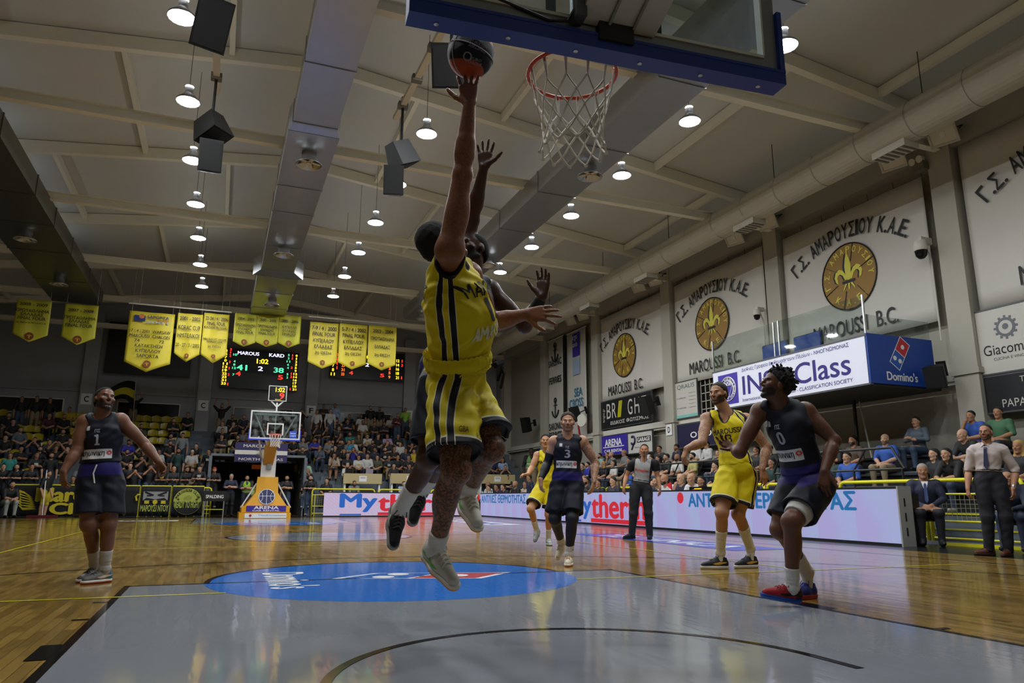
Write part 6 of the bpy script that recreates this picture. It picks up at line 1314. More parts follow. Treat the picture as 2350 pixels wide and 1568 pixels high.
# ---------------------------------------------------------------- players: joints measured on the court (pixel, pixel, depth beyond the figure's own plane)
def JJ(bx, by, **k):
    b = np.array([bx, by])-CAM[:2]; D0 = np.linalg.norm(b); v = b/D0; J = {}
    for n, q in k.items():
        d = ray(q[0], q[1]); J[n] = CAM+d*((D0+(q[2] if len(q) > 2 else 0))/(d[0]*v[0]+d[1]*v[1]))
    return J
POSE = {
 'hero': JJ(-.68, 1.88, pel=(1054, 868, .12), neck=(1034, 606, -.16), head=(1012, 560, -.10), shR=(1032, 574, -.32), elR=(1061, 402, -.36), wrR=(1077, 240, -.42), shL=(1076, 632, .04), elL=(1126, 742, .22), wrL=(1206, 722, .16),
     hiR=(1034, 896, .04), knR=(1045, 1078, -.12), anR=(1000, 1258, .18), toR=(1060, 1364, .04), hiL=(1068, 900, .2), knL=(1124, 1030, .02), anL=(1072, 1128, .36), toL=(1095, 1205, .26)),
 'defender': JJ(-.42, 2.75, pel=(1022, 862, 0), neck=(1084, 640, -.05), head=(1084, 577, -.10), shR=(1048, 655, -.05), elR=(1083, 505, -.12), wrR=(1110, 385, -.25), shL=(1124, 668, .05), elL=(1204, 748, .0), wrL=(1244, 682, -.15),
     hiR=(1004, 880, -.08), knR=(985, 1050, -.2), anR=(918, 1172, .1), toR=(900, 1280, .0), hiL=(1044, 880, .1), knL=(1014, 1055, .02), anL=(968, 1126, .38), toL=(942, 1215, .30)),
 'left1': JJ(-2.74, 6.2, pel=(230, 1092), neck=(234, 958), head=(240, 919, -.03), shR=(194, 970, .0), elR=(177, 1034, -.05), wrR=(146, 1082, -.15), shL=(277, 966, .0), elL=(330, 1018, .0), wrL=(364, 1060, -.15),
     hiR=(208, 1106), knR=(204, 1203, -.1), anR=(219, 1294, .18), toR=(187, 1330, .05), hiL=(254, 1106), knL=(249, 1203, -.08), anL=(240, 1306, -.02), toL=(184, 1340, -.15)),
 'right0': JJ(2.42, 3.0, pel=(1850, 1098, .05), neck=(1797, 928, -.08), head=(1780, 884, -.14), shR=(1744, 945, -.06), elR=(1697, 1038, -.15), wrR=(1686, 1031, .14), shL=(1850, 945, -.02), elL=(1914, 1012, -.06), wrL=(1892, 1082, -.24),
     hiR=(1824, 1118, .1), knR=(1790, 1215, .0), anR=(1852, 1312, .32), toR=(1828, 1354, .2), hiL=(1880, 1116, -.02), knL=(1817, 1198, -.34), anL=(1818, 1350, -.24), toL=(1742, 1360, -.30)),
 'center': JJ(3.72, 5.5, pel=(1690, 1080, .0), neck=(1668, 946, 0), head=(1649, 905, -.06), shR=(1622, 962, -.06), elR=(1611, 1016, -.32), wrR=(1576, 1030, -.5), shL=(1713, 964, .06), elL=(1759, 1026, .1), wrL=(1749, 1076, -.06),
     hiR=(1668, 1094, -.04), knR=(1657, 1176, -.24), anR=(1653, 1268, -.05), toR=(1614, 1302, -.12), hiL=(1714, 1094, .06), knL=(1694, 1180, .0), anL=(1722, 1258, .22), toL=(1698, 1297, .12)),
 'three': JJ(2.22, 6.55, pel=(1301, 1103), neck=(1303, 1004), head=(1303, 970, -.04), shR=(1272, 1014), elR=(1257, 1062, .08), wrR=(1241, 1100, -.06), shL=(1337, 1014), elL=(1366, 1062, .05), wrL=(1363, 1106, -.12),
     hiR=(1285, 1112), knR=(1273, 1190, -.1), anR=(1288, 1244, .30), toR=(1279, 1280, .26), hiL=(1318, 1112), knL=(1313, 1190, -.2), anL=(1306, 1273, -.12), toL=(1301, 1299, -.32)),
 'yellow2': JJ(3.52, 10.0, pel=(1254, 1112), neck=(1256, 1037), head=(1252, 1013, -.05), shR=(1233, 1046), elR=(1220, 1075, -.1), wrR=(1212, 1088, -.3), shL=(1279, 1045), elL=(1288, 1082, .1), wrL=(1282, 1108, -.1),
     hiR=(1243, 1119), knR=(1218, 1168, -.25), anR=(1231, 1216, .02), toR=(1227, 1241, -.08), hiL=(1267, 1119), knL=(1259, 1180, -.1), anL=(1259, 1238, .1), toL=(1264, 1254, -.12)),
 'referee': JJ(6.2, 11.3, pel=(1470, 1118), neck=(1477, 1057), head=(1479, 1034, -.04), shR=(1450, 1065), elR=(1438, 1093, .05), wrR=(1432, 1116, -.08), shL=(1504, 1064), elL=(1509, 1094, .05), wrL=(1514, 1120, -.06),
     hiR=(1458, 1124), knR=(1454, 1178, -.03), anR=(1450, 1226, .05), toR=(1433, 1235, -.05), hiL=(1484, 1124), knL=(1488, 1178, -.03), anL=(1491, 1229, .05), toL=(1490, 1238, -.18)),
 'coach': JJ(8.75, 5.95, pel=(2270, 1098), neck=(2264, 1021), head=(2262, 993, -.03), shR=(2233, 1034), elR=(2223, 1080, .05), wrR=(2221, 1122, -.08), shL=(2299, 1032), elL=(2331, 1080, .05), wrL=(2325, 1122, -.1),
     hiR=(2255, 1106), knR=(2266, 1184, -.03), anR=(2270, 1260, .03), toR=(2240, 1274, -.05), hiL=(2290, 1106), knL=(2308, 1184, -.03), anL=(2314, 1264, .03), toL=(2302, 1279, -.15)),
}
def local(V, g):
    q = (V-g.J['pel'])@g.R; return q[:, 0], q[:, 1], q[:, 2]
def dist(p, V): V = V.astype(f32); return d_prim(p, V[:, 0], V[:, 1], V[:, 2])
def decal(name, body, parent, VF, c, u, v, W, H, m, origin, bold=0.0, lift=.004, spacing=1.0):
    """lettering laid onto the cloth"""
    mb = text_mb(MB(), body, c, u, v, W, H, bold=bold, lift=0, spacing=spacing)
    if not mb.v: return
    import bmesh
    me = mb.mesh(name, m); bm = bmesh.new(); bm.from_mesh(me)
    bmesh.ops.triangulate(bm, faces=bm.faces[:]); bmesh.ops.subdivide_edges(bm, edges=[e for e in bm.edges if e.calc_length() > .02*max(.3, W)], cuts=1, use_grid_fill=False)
    bmesh.ops.triangulate(bm, faces=bm.faces[:])
    n = nrm(np.cross(u, v)); bv = VF[2]; nv = Vector(n)
    bad = []; lim = {e.index: e.calc_length() for e in bm.edges}
    for p in bm.verts:
        h = bv.ray_cast(p.co+nv*.35, -nv, .6)
        if h[0] is not None and h[1].dot(nv) > .12: p.co = h[0]+h[1]*lift
        else: bad.append(p)
    bmesh.ops.delete(bm, geom=bad, context='VERTS')
    for p in bm.verts: p.co -= Vector(origin)
    bm.to_mesh(me); bm.free(); return link(name, me, parent)
def with_bvh(VF): return (VF[0], VF[1], BVHTree.FromPolygons([tuple(p) for p in VF[0]], [tuple(int(i) for i in q) for q in VF[1]]))
def jersey(g, vox, amp=.006, hem=.06, vneck=False, sleeve=0.0, loose=.018, seed=1, neckr=.085, bottom=None, bulk=None):
    s = g.s; J = g.J; L, F, U = g.R[:, 0], g.R[:, 1], g.R[:, 2]
    P = swell(g.torso, loose*s); P = [(*p[:5], max(p[5], .05)) for p in P]
    P.append(ell(J['pel']+U*(g.tl*.12), np.array([.152, .112, .16])*g.s*g.g+loose*.6, g.R, .06))
    if bulk: P.append(ell(J['pel']+U*(g.tl*bulk[0])+F*bulk[1], bulk[2], g.R, .06))
    for sd in 'LR': P.append(cone(J['neck']-U*.02*s, J['neck']*.42+J['sh'+sd]*.58+U*.012*s, .05*s, .045*s, .04))
    subs = [ell(J['neck']+F*.045*s+U*.035*s, np.array([.072, .09, .075 if not vneck else .12])*s, basis(F, nrm(J['head']-J['neck'])), .01)]
    if vneck: subs.append(ell(J['neck']+F*.10*s-U*.03*s, np.array([.045, .06, .09])*s, g.R, .01))
    if sleeve:
        for sd in 'LR':
            a, b = J['sh'+sd], J['el'+sd]; P.append(cone(a, a+(b-a)*.1, .075*s, .075*s, .03)); P.append(kone(a, a+(b-a)*sleeve, .080*s*g.g, (.074 if sleeve < .8 else .064)*s*g.g, .02))
            if sleeve > .8: P.append(kone(b, b+(J['wr'+sd]-b)*(sleeve-.8)*5, .062*s*g.g, .05*s*g.g, .03))
    else:
        for sd, sg in (('L', 1), ('R', -1)):
            a, b = J['sh'+sd], J['el'+sd]; d = nrm(b-a); o = L*sg
            subs.append(cone(a+o*.012*s-nrm(d+U*1e-3)*.0, a+d*.13*s+o*.03*s, .083*s*g.g, .10*s*g.g, .008)); subs.append(cone(a+o*.02*s+U*.05*s, a+o*.02*s-U*.055*s, .066*s*g.g, .07*s*g.g, .008))
    md = wrinkle(g.R, J['pel'], amp, seed)
    cuts = [(J['pel']+U*(hem*s if bottom is None else bottom), -U)]
    return with_bvh(solid(P, vox, subs, md, cuts)), subs
def shorts(g, vox, amp=.006, length=.82, flare=.135, seed=2, waist=.13, top=.115, tight=False):
    s = g.s; J = g.J; U = g.R[:, 2]
    P = swell([g.torso[0]]+g.butt, .02*s); P.append(kone(J['pel']-U*.02*s, J['pel']+U*waist*s, .15*s*g.g, .142*s*g.g, .05) if False else ell(J['pel']+U*.07*s, np.array([.15, .115, .13])*s*g.g+.012, g.R, .04))
    subs = []
    for sd in 'LR':
        if length > 1: P += swell(g.legs[sd], .014*s)
        a, b = J['hi'+sd], J['kn'+sd]; e = a+(b-a)*length
        if length > 1: e = b
        P.append(cone(a, a+(b-a)*.2, top*s*g.g, top*s*g.g, .03)); P.append(kone(a, e, top*s*g.g, flare*s*g.g, .018))
        if length > 1:
            c = J['an'+sd]; P.append(cone(b, b+(c-b)*.02, flare*s*g.g, flare*s*g.g, .02)); P.append(kone(b, b+(c-b)*min(1.04, length-.0), flare*s*g.g, .062*s, .03))
        else: subs.append(kone(e-(b-a)*.05, e+(b-a)*.02, (flare-.018)*s*g.g, (flare-.016)*s*g.g, .004))
    md = wrinkle(g.R, J['pel'], amp, seed, 42, 14)
    return with_bvh(solid(P, vox, subs, md, [(J['pel']+U*waist*s, U)]))
def leg_coords(g, V):
    """per vertex: position along the nearer thigh (0 hip, 1 knee), metres round it from the outer seam, side sign"""
    J = g.J; L, F = g.R[:, 0], g.R[:, 1]; best = None
    for sd, sg in (('L', 1), ('R', -1)):
        a, b = J['hi'+sd], J['kn'+sd]; d = b-a; ln = np.linalg.norm(d); d = d/ln; t = (V-a)@d; q = V-a-t[:, None]*d; r = np.linalg.norm(q, axis=1)
        o = L*sg; o = nrm(o-d*(o@d)); f = np.cross(d, o)*sg*-1; f = f if f@F > 0 else -f
        arc = np.arctan2(q@f, q@o)*.13*g.s
        st = (t/ln, arc, r)
        best = st if best is None else [np.where(st[2] < best[2], x, y) for x, y in zip(st, best)]
    return best
def shoe(person, g, sd, origin, up_col, sole_col, vox, flat=True, sock_col='d8d6d0', sock_h=.16, layers=(), name='shoe', swoosh=None, laces='c8c6c0', low=False, vary=None):
    s = g.s; J = g.J; a, k_, t = J['an'+sd], J['kn'+sd], J['to'+sd]; k = nrm(k_-a)
    if flat:
        f = np.array([t[0]-a[0], t[1]-a[1], 0]); f = nrm(f); u = np.array([0, 0, 1.0]); o = np.array([a[0], a[1], .001])
    else:
        A = a-k*.07*s; f = nrm(t-A); u = nrm(k-f*(k@f)); o = a-u*.095*s
    R = basis(f, u); W = lambda x, y, z: o+R@(np.array([x, y, z])*s)
    h = .10 if not low else .085
    C = lambda p, q, ra, rb, kk=.02: cone(W(*p), W(*q), ra*s, rb*s, kk)
    P = [C((0, -.035, .05), (0, .06, .05), .041, .044), C((0, .06, .05), (0.003, .178, .034), .045, .031, .03), C((0, -.032, .055), (0, -.018, h+.01), .042, .041), C((0, .045, .08), (0, .005, h+.028), .03, .018)]
    VF = solid(P, vox, [kone(W(0, -.015, h-.0), W(0, -.012, h+.06), .031*s, .034*s, .006)], None, [(W(0, 0, .018), -u), (W(0, -.01, h+.022), nrm(u*1.0-f*.25))])
    q = (VF[0]-o)@R/s
    at = {'heel': (-.02-q[:, 1])*s, 'collar': np.minimum(q[:, 2]-h+.004, .03-q[:, 1])*s, 'toe': (q[:, 1]-.15)*s}
    zz = .045+.22*np.clip(q[:, 1]+.03, 0, 1)*.0
    # side flash: a tapering hook along both sides
    yy = q[:, 1]; mid = .045+.25*(yy-.02)**2*8*(yy < .02)+.10*np.clip(.02-yy, -1, 0)*-.35
    wd = np.interp(yy, [-.06, -.03, .03, .07, .10], [.0, .006, .013, .010, .0]); at['flash'] = np.where(np.abs(q[:, 0]) > .02, wd-np.abs(q[:, 2]-(.052-.28*np.minimum(yy-.06, 0)*.9*(yy < .06)*.5+.0*mid)), -1)*s
    ly = [(n, c) for n, c in layers]
    if swoosh: ly.append(('flash', swoosh))
    sh = solid_obj(name, VF, layered('shoe_upper', up_col, ly, .55, .05, 60, bump=.1, bscale=400), person, attrs=at); sh.data.transform(Matrix.Translation(-Vector(origin)))
    P = [C((0, -.035, .02), (0, .06, .02), .046, .047, .01), C((0, .06, .02), (.002, .182, .018), .050, .037, .03)]
    VF = solid(P, vox, (), None, [(W(0, 0, .0), -u), (W(0, 0, .032), nrm(u-f*.0))])
    q = (VF[0]-o)@R/s
    so = solid_obj('sole', VF, layered('shoe_sole', sole_col[0], [('low', sole_col[1])] if len(sole_col) > 1 else [], .6, .03), sh, attrs={'low': (.015-q[:, 2])*s}); so.data.transform(Matrix.Translation(-Vector(origin)))
    lb = MB()
    for i in range(5):
        y = .10-.021*i; z = (.089, .096, .106, .117, .128)[i]
        for x in (-1, 1): lb.tube([W(x*.028, y-.010, z-.016)-np.array(origin), W(x*.012, y-.002, z+.001)-np.array(origin), W(-x*.014, y+.010, z+.000)-np.array(origin), W(-x*.028, y+.014, z-.016)-np.array(origin)], .0036*s, 5)
    for x in (-1, 1): lb.tube([W(0, .02, .12)-np.array(origin), W(x*.03, .03, .135)-np.array(origin), W(x*.04, .045, .105)-np.array(origin)], .003*s, 5)
    lb.obj('laces', mat('lace_'+laces, laces, .8), sh)
    if sock_h:
        e = a+k*sock_h*s
        VF = solid([kone(o+u*.06*s, a+k*.01, .037*s, .043*s*g.g, .02)]+swell(g.legs[sd][3:], .0065*s), vox, (), wrinkle(basis(f, k), a, .002, 3, 30, 60), [(e, k)])
        q = (VF[0]-a)@k
        so = solid_obj('sock', VF, layered('sock_knit', sock_col, [], .9, .05, 80, bump=.3, bscale=300), person); so.data.transform(Matrix.Translation(-Vector(origin)))
    return sh
HAIRC = '15110e'
def skin_obj(name, g, vox, skin, label, origin, beard=0, beard_col=None, tattoo=None, tat_fn=None, feet=False, brow=1.0, extra=None, hair=None, lipcol=None, cat='person', eyew='9a9088', group=None):
    VF = solid(body_prims(g, feet), vox, g.hsub)
    # eyeballs are part of the same surface
    V, F = VF; at = face_masks(g, V, beard, brow)
    if tat_fn is not None: at['tattoo'] = tat_fn(V)
    if extra: at.update(extra(V))
    c = rgb(skin); lip = lipcol or tuple(np.array(c)*np.array([.75, .5, .5]))
    bc = beard_col or tuple(np.array(c)*.25+np.array(rgb(HAIRC))*.6)
    lay = [('beard', bc, .007, .9), ('lips', lip), ('mouth', tuple(np.array(c)*.15)), ('eye', eyew), ('iris', '120c08'), ('brow', hair or HAIRC)]
    return solid_obj(name, VF, layered('skin_'+name, skin, lay, .42, .10, 14, tattoo=(tattoo or None)), None, origin, attrs=at, label=label, cat=cat, **({'group': group} if group else {}))
def sub(person, name, VF, m, origin, attrs=None):
    o = solid_obj(name, VF[:2], m, person, attrs=attrs); o.data.transform(Matrix.Translation(-Vector(origin))); return o
YEL, NAVY, PURP = 'd2bf12', '0d0f1d', '211b5a'
M_num = mat('number_white', 'd9d9d6', .7); M_num2 = mat('number_grey', '9c9ca6', .7); M_yprint = mat('jersey_black', '14141a', .7); M_ywhite = mat('jersey_white_print', 'd2cfae', .7); M_redp = mat('jersey_red_mark', 'c0262e', .7)
def yellow_kit(p, g, vox, o, vneck, num, seed, word=True, amp=.007, hem=.05, sponsor=True, short_len=.80, wordW=.30, bulk=None):
    s = g.s; VF, subs = jersey(g, vox, amp, hem, vneck, seed=seed, bulk=bulk)
    l, f, u = local(VF[0], g); ph = np.arctan2(np.abs(l), f); arc = (ph-PI/2)*.165*s
    at = {'trim': np.max([.012*s-dist(q, VF[0]) for q in subs], 0), 'blk': .0135*s-np.abs(np.abs(arc)-.028*s), 'wht': .0170*s-np.abs(np.abs(arc)-.028*s)}
    jo = sub(p, 'jersey', VF, layered('yellow_jersey', YEL, [('wht', 'dcd8b8'), ('blk', '14141c'), ('trim', '14141c')], .62, .05, 30, bump=.12, bscale=500), o, at)
    L, F, U = g.R[:, 0], g.R[:, 1], g.R[:, 2]; c = lambda h: g.J['pel']+U*(g.tl*h)+F*.1*s
    uu = L
    if word: decal('lettering', 'MAROUSSI', jo, VF, c(.66), uu, U, wordW*s, .055*s, M_yprint, o, .02)
    if num: decal('number', num, jo, VF, c(.53), uu, U, .05*len(num)*s, .085*s, M_yprint, o, .0)
    if sponsor: decal('sponsor_print', 'ΑΜΑΡΟΥΣΙΟΝ', jo, VF, c(.36), uu, U, .24*s, .05*s, M_ywhite, o, .03)
    SF = shorts(g, vox, amp, short_len, .138, seed+1); t, arc, r = leg_coords(g, SF[0]); l2, f2, u2 = local(SF[0], g)
    ln = np.linalg.norm(g.J['knL']-g.J['hiL'])
    wq = np.clip((u2/s+.10)/.16, 0, 1); arc2 = wq*(PI/2-np.arctan2(np.abs(l2), f2))*.16*s+(1-wq)*arc
    at = {'hem': (t-(short_len-.075))*ln, 'hemw': (t-(short_len-.10))*ln, 'blk': .0155*s-np.abs(np.abs(arc2)-.032*s), 'wht': .0195*s-np.abs(np.abs(arc2)-.032*s), 'band': (u2-.085*s)}
    so = sub(p, 'shorts', SF, layered('yellow_shorts', YEL, [('hemw', 'dcd8b8'), ('hem', '14141c'), ('wht', 'dcd8b8'), ('blk', '14141c')], .62, .05, 30, bump=.12, bscale=500), o, at)
    return VF, SF, jo, so
def navy_kit(p, g, vox, o, num, seed, amp=.006, hem=.0, waist_purple=True, short_len=.80, patch=True):
    s = g.s; VF, subs = jersey(g, vox, amp, hem, False, seed=seed)
    l, f, u = local(VF[0], g); t = u/g.tl
    pan = np.minimum(np.minimum(.128*s-np.abs(l+.01*s), (.045*s-np.abs(u-.36*g.tl))), f)
    at = {'trim': np.max([.010*s-dist(q, VF[0]) for q in subs], 0), 'purple': (.20-t)*g.tl, 'panel': np.where(f > 0, pan, -1), 'patch': np.where(f > 0, np.minimum(.018*s-np.abs(l+.085*s), .021*s-np.abs(u-.80*g.tl)), -1)}
    if num == '1':
        bx = lambda l0, u0, a, b: np.minimum(a-np.abs(l-l0), b-np.abs(u-.60*g.tl-u0))
        at['num'] = np.where(f > 0, np.maximum(np.maximum(bx(0, 0, .0095, .05), bx(-.012, .036, .012, .008)), bx(0, -.045, .022, .007)), -1)
    jo = sub(p, 'jersey', VF, layered('navy_jersey', NAVY, [('purple', PURP), ('panel', 'c9c7c6'), ('patch', 'b9b9bc'), ('trim', '08080f')]+([('num', '9c9ca6')] if num == '1' else []), .6, .08, 30, bump=.12, bscale=500), o, at)
    L, F, U = g.R[:, 0], g.R[:, 1], g.R[:, 2]; c = lambda h, x=0.: g.J['pel']+U*(g.tl*h)+F*.1*s+L*x*s; uu = L
    decal('sponsor_print', 'κηωνικη', jo, VF, c(.355, -.035), uu, U, .19*s, .052*s, M_yprint, o, .02); decal('sponsor_mark', 'O', jo, VF, c(.375, .095), uu, U, .035*s, .035*s, M_redp, o, .08)
    if num and num != '1': decal('number', num, jo, VF, c(.60, 0), uu, U, .062*s, .10*s, M_num2, o, .03)
    decal('crest', 'ΠΣ', jo, VF, c(.75, 0), uu, U, .045*s, .03*s, M_num2, o, .03)
    SF = shorts(g, vox, amp, short_len, .128, seed+1); l2, f2, u2 = local(SF[0], g)
    so = sub(p, 'shorts', SF, layered('navy_shorts', '0c0f1c', [('top', PURP)] if waist_purple else [], .6, .1, 30, bump=.12, bscale=500), o, {'top': u2-.0*s})
    return VF, SF, jo, so
def legs_arms_tattoo(g, legs=1.0, arms=1.0, which='LR'):
    def fn(V):
        w = np.zeros(len(V))
        for sd in which:
            for p in g.arms[sd][1:]: w = np.maximum(w, arms*(dist(p, V) < .012))
            for p in g.legs[sd]: w = np.maximum(w, legs*(dist(p, V) < .012))
        return w
    return fn
def base_of(J): return (float(J['pel'][0]), float(J['pel'][1]), 0.0)

# --- leaping scorer in yellow
J = POSE['hero']; vx = .0062
right = CR*np.array([1, 1, 0]); tf = nrm(right+np.array([0, -.0, 0])); away = nrm(CF*np.array([1, 1, 0])); UPZ = np.array([0, 0, 1.0])
g = figure(J, nrm(tf-away*.14), nrm(tf*.35+UPZ*.75+away*.35), nrm(UPZ*.7-tf*.6-away*.2), 1.06, 1.0, hands={
    'R': (nrm(UPZ+right*-.05+away*-.02), nrm(away*.8+UPZ*.1+right*.1), 1, dict(fing=[(.15, .15, .1), (.12, .25, .15), (.10, .2, .15), (.05, .15, .1)], spread=.24, thumb=(1.1, .1))),
    'L': (nrm(right+UPZ*.05-away*.1), nrm(-UPZ*.2+away*.9), -1, dict(fing=[(.3, .2, .2), (.05, .1, .1), (.1, .15, .1), (.25, .3, .2)], spread=.3, thumb=(1.1, -.1)))})
o = (float(J['pel'][0]), float(J['pel'][1]), 0.3)
HERO = skin_obj('person', g, vx, '86583f', 'leaping player in yellow kit laying the ball up with one arm', o, 0, tattoo=('40362f', 30.), tat_fn=legs_arms_tattoo(g, .85, .25))
VF, SF, jo, so = yellow_kit(HERO, g, vx, o, False, '', 11, False, .010, .03, False, .82, bulk=(.50, .03, (.168, .182, .27)))
L, F, U = g.R[:, 0], g.R[:, 1], g.R[:, 2]; s = g.s
decal('lettering', 'MAROUSSI', jo, VF, J['pel']+U*g.tl*.80+F*.1, L, U, .30, .07, M_yprint, o, .02); decal('number', '11', jo, VF, J['pel']+U*g.tl*.62+F*.1, L, U, .11, .12, M_yprint, o, .04)
decal('sponsor_print', 'ΑΜΑΡΟΥΣΙΟΝ', jo, VF, J['pel']+U*g.tl*.44+F*.1, L, U, .30, .075, M_ywhite, o, .05); decal('name_print', 'SCOTT', jo, VF, J['pel']+U*g.tl*.80-F*.1, -L, U, .28, .07, M_yprint, o, .03)
# gathered waistband and draw cord
wb = MB(); n = 150; nh = 9; V_ = []; F_w = []
for j in range(nh):
    t = j/(nh-1); bulge = .012*math.sin(PI*min(1, max(0, (t-.08)/.84)))+(.010 if j in (0, nh-1) else 0)
    for k in range(n):
        a = 2*PI*k/n; rip = .0022*math.sin(k*2*PI*37/n+.6*math.sin(5*a))*(1.6 if j in (0, nh-1) else 1)
        V_.append(J['pel']+U*(.062+.085*t+.003*math.sin(k*1.7)*(j in (0, nh-1)))*s+(L*math.cos(a)*(.173+bulge+rip)+F*math.sin(a)*(.162+bulge+rip))*s-np.array(o))
for j in range(nh-1):
    for k in range(n): F_w.append((j*n+k, j*n+(k+1) % n, (j+1)*n+(k+1) % n, (j+1)*n+k))
wb.add(V_, F_w).obj('waistband', layered('yellow_band', YEL, [], .65, .06, 40, bump=.2, bscale=200), so, smooth=True)
dc_ = J['pel']+U*.09*s+F*.185*s-L*.05-np.array(o)
MB().tube([dc_-L*.03, dc_+F*.03+U*.01, dc_+F*.05-U*.03+L*.02, dc_+F*.02-U*.10+L*.01], .008, 6).tube([dc_+L*.03, dc_+F*.035, dc_+F*.06-U*.05-L*.02, dc_+F*.035-U*.14], .008, 6).tube([dc_+F*.02-L*.04, dc_+F*.045, dc_+F*.02+L*.04], .018, 6).obj('draw_cord', mat('cord_black', '0c0c0e', .9), so)
a_, b_ = J['hiR'], J['knR']; d_ = nrm(b_-a_); out = nrm(-L-d_*(-L@d_)); fw_ = nrm(F-d_*(F@d_)-out*(F@out))
decal('maker_print', 'GBA', so, SF, a_+(b_-a_)*.66+nrm(out*.75+fw_*.65)*.1, nrm(fw_*.75-out*.65), -d_, .05, .028, M_yprint, o, .0)
decal('maker_print', 'F2', so, SF, a_+(b_-a_)*.70+nrm(out*.2+fw_*1)*.1, nrm(fw_*.2-out*1), -d_, .03, .03, M_yprint, o, .0)
sub(HERO, 'hair', with_bvh(cap_hair(g, vx, .006, .002, extra=[ball(g.hc+g.Rh@np.array([0, -.105, .0]), .032, .02)])), mat('hair_black', '0a0807', .9, bump=.4, bscale=300), o)
for sd in 'LR': shoe(HERO, g, sd, o, 'c2bfb4', ('cfcbbf', 'd98f2a'), vx, False, 'cfccc4', .10, [('collar', '3a3f8e')], swoosh='6fae5c', laces='d4d1c2')

# the ball
b0 = CAM+ray(1081, 125)*(3.72/float(ray(1081, 125)@CF))
BR = .1215
def ball_mesh():
    V = []; F = []; nu, nv = 48, 32
    for j in range(nv+1):
        for i in range(nu): a = 2*PI*i/nu; t = PI*j/nv; V.append((BR*math.sin(t)*math.cos(a), BR*math.sin(t)*math.sin(a), BR*math.cos(t)))
    for j in range(nv):
        for i in range(nu): F.append((j*nu+i, (j+1)*nu+i, (j+1)*nu+(i+1) % nu, j*nu+(i+1) % nu))
    mb = MB().add(V, F); me = mb.mesh('basketball', None, True); V = np.array(V)/BR
    for nme, v in (('orange', (-.28*np.abs(V[:, 0])**2-.42+np.abs(V[:, 2]))*.1), ('orange2', (np.abs(V[:, 2])-.52-.3*V[:, 0]**2)*.1)):
        me.attributes.new(nme, 'FLOAT', 'POINT').data.foreach_set('value', v.astype(f32))
    me.materials.append(layered('ball_leather', '101014', [('orange2', 'a8431f')], .5, .08, 60, bump=.5, bscale=900)); return me
BALL = link('basketball', ball_mesh(), None, tuple(b0), label='black and orange basketball at the fingertips of the leaping player', cat='ball')
BALL.rotation_euler = (.35, .15, .5)
sm_ = MB().tube([(1.0*BR*math.cos(2*PI*k/40), 1.0*BR*math.sin(2*PI*k/40), 0) for k in range(40)], .003, 5, closed=True).tube([(1.0*BR*math.cos(2*PI*k/40), 0, 1.0*BR*math.sin(2*PI*k/40)) for k in range(40)], .003, 5, closed=True)
for sg in (-1, 1):
    def cz(x): return .52+.3*x*x
    pts = []
    for k in range(40):
        a = 2*PI*k/40; x = math.cos(a)*.8; z = cz(x)*sg
        for _ in range(3): yv = math.sin(a); 
        y = math.copysign(math.sqrt(max(0, 1-x*x-z*z)), math.sin(a)) if 1-x*x-z*z > 0 else 0
        v = nrm((x, y, z))*BR; pts.append(tuple(v))
    sm_.tube(pts, .0022, 5, closed=True)
sm_.obj('seam', mat('ball_seam', 'bdb8b0', .6), BALL)
cdir = nrm(CAM-b0); bu = nrm(CR+CU*-.35); bu = nrm(bu-cdir*(bu@cdir)); bvv = np.cross(cdir, bu)
iR = BALL.rotation_euler.to_matrix().inverted()
def on_ball(body, du, dv, W, H):
    c = nrm(cdir+bu*du+bvv*dv); u2 = nrm(bu-c*(bu@c)); v2 = np.cross(c, u2); mb = text_mb(MB(), body, c*BR, u2, v2, W, H, bold=.01, lift=0)
    V = np.array(mb.v); V = V/np.linalg.norm(V, axis=1)[:, None]*(BR+.0008); mb.v = [tuple(iR@Vector(p)) for p in V]; mb.obj('ball_print', mat('ball_print', '8d8880', .6), BALL)
on_ball('EURO\nLEAGUE', .28, -.22, .075, .035); on_ball('O', -.12, -.12, .045, .045); on_ball('TURKISH\nAIRLINES', .2, .45, .10, .04)

# --- defender behind him
J = POSE['defender']; vx = .007
g = figure(J, nrm(-away*.8-right*.35), nrm(-away*.5-right*.55+UPZ*.45), nrm(UPZ+away*.25), 1.06, 1.0, hands={
    'R': (nrm(UPZ+right*.05), nrm(-away), 1, dict(fing=[(.05, .1, .1), (.0, .1, .1), (.0, .1, .1), (.05, .15, .1)], spread=.22, thumb=(1.1, .2))),
    'L': (nrm(UPZ+right*.1), nrm(-away*.8-right*.5), -1, dict(fing=[(.1, .2, .1), (.05, .2, .1), (.05, .2, .1), (.1, .2, .1)], spread=.12, thumb=(.9, .3)))})
o = (float(J['pel'][0]), float(J['pel'][1]), 0.4)
DEF = skin_obj('person', g, vx, '4a3025', 'leaping defender in dark kit with both hands raised behind the scorer', o, 2, beard_col='0c0a09')
navy_kit(DEF, g, vx, o, '', 21)
sub(DEF, 'hair', with_bvh(cap_hair(g, vx, .006)), mat('hair_black', '0a0807', .9), o)
e = J['wrL']+(J['elL']-J['wrL'])*.05; sub(DEF, 'wrist_band', solid([kone(e, e+(J['elL']-J['wrL'])*.42, .037, .044)], vx), mat('band_black', '0a0a0c', .8), o)
for sd in 'LR': shoe(DEF, g, sd, o, '1a1a1c', ('8f8d88', '1a1a1c'), vx, False, 'd2d0cb', .2, swoosh='a8a49a', laces='3a3a3c')

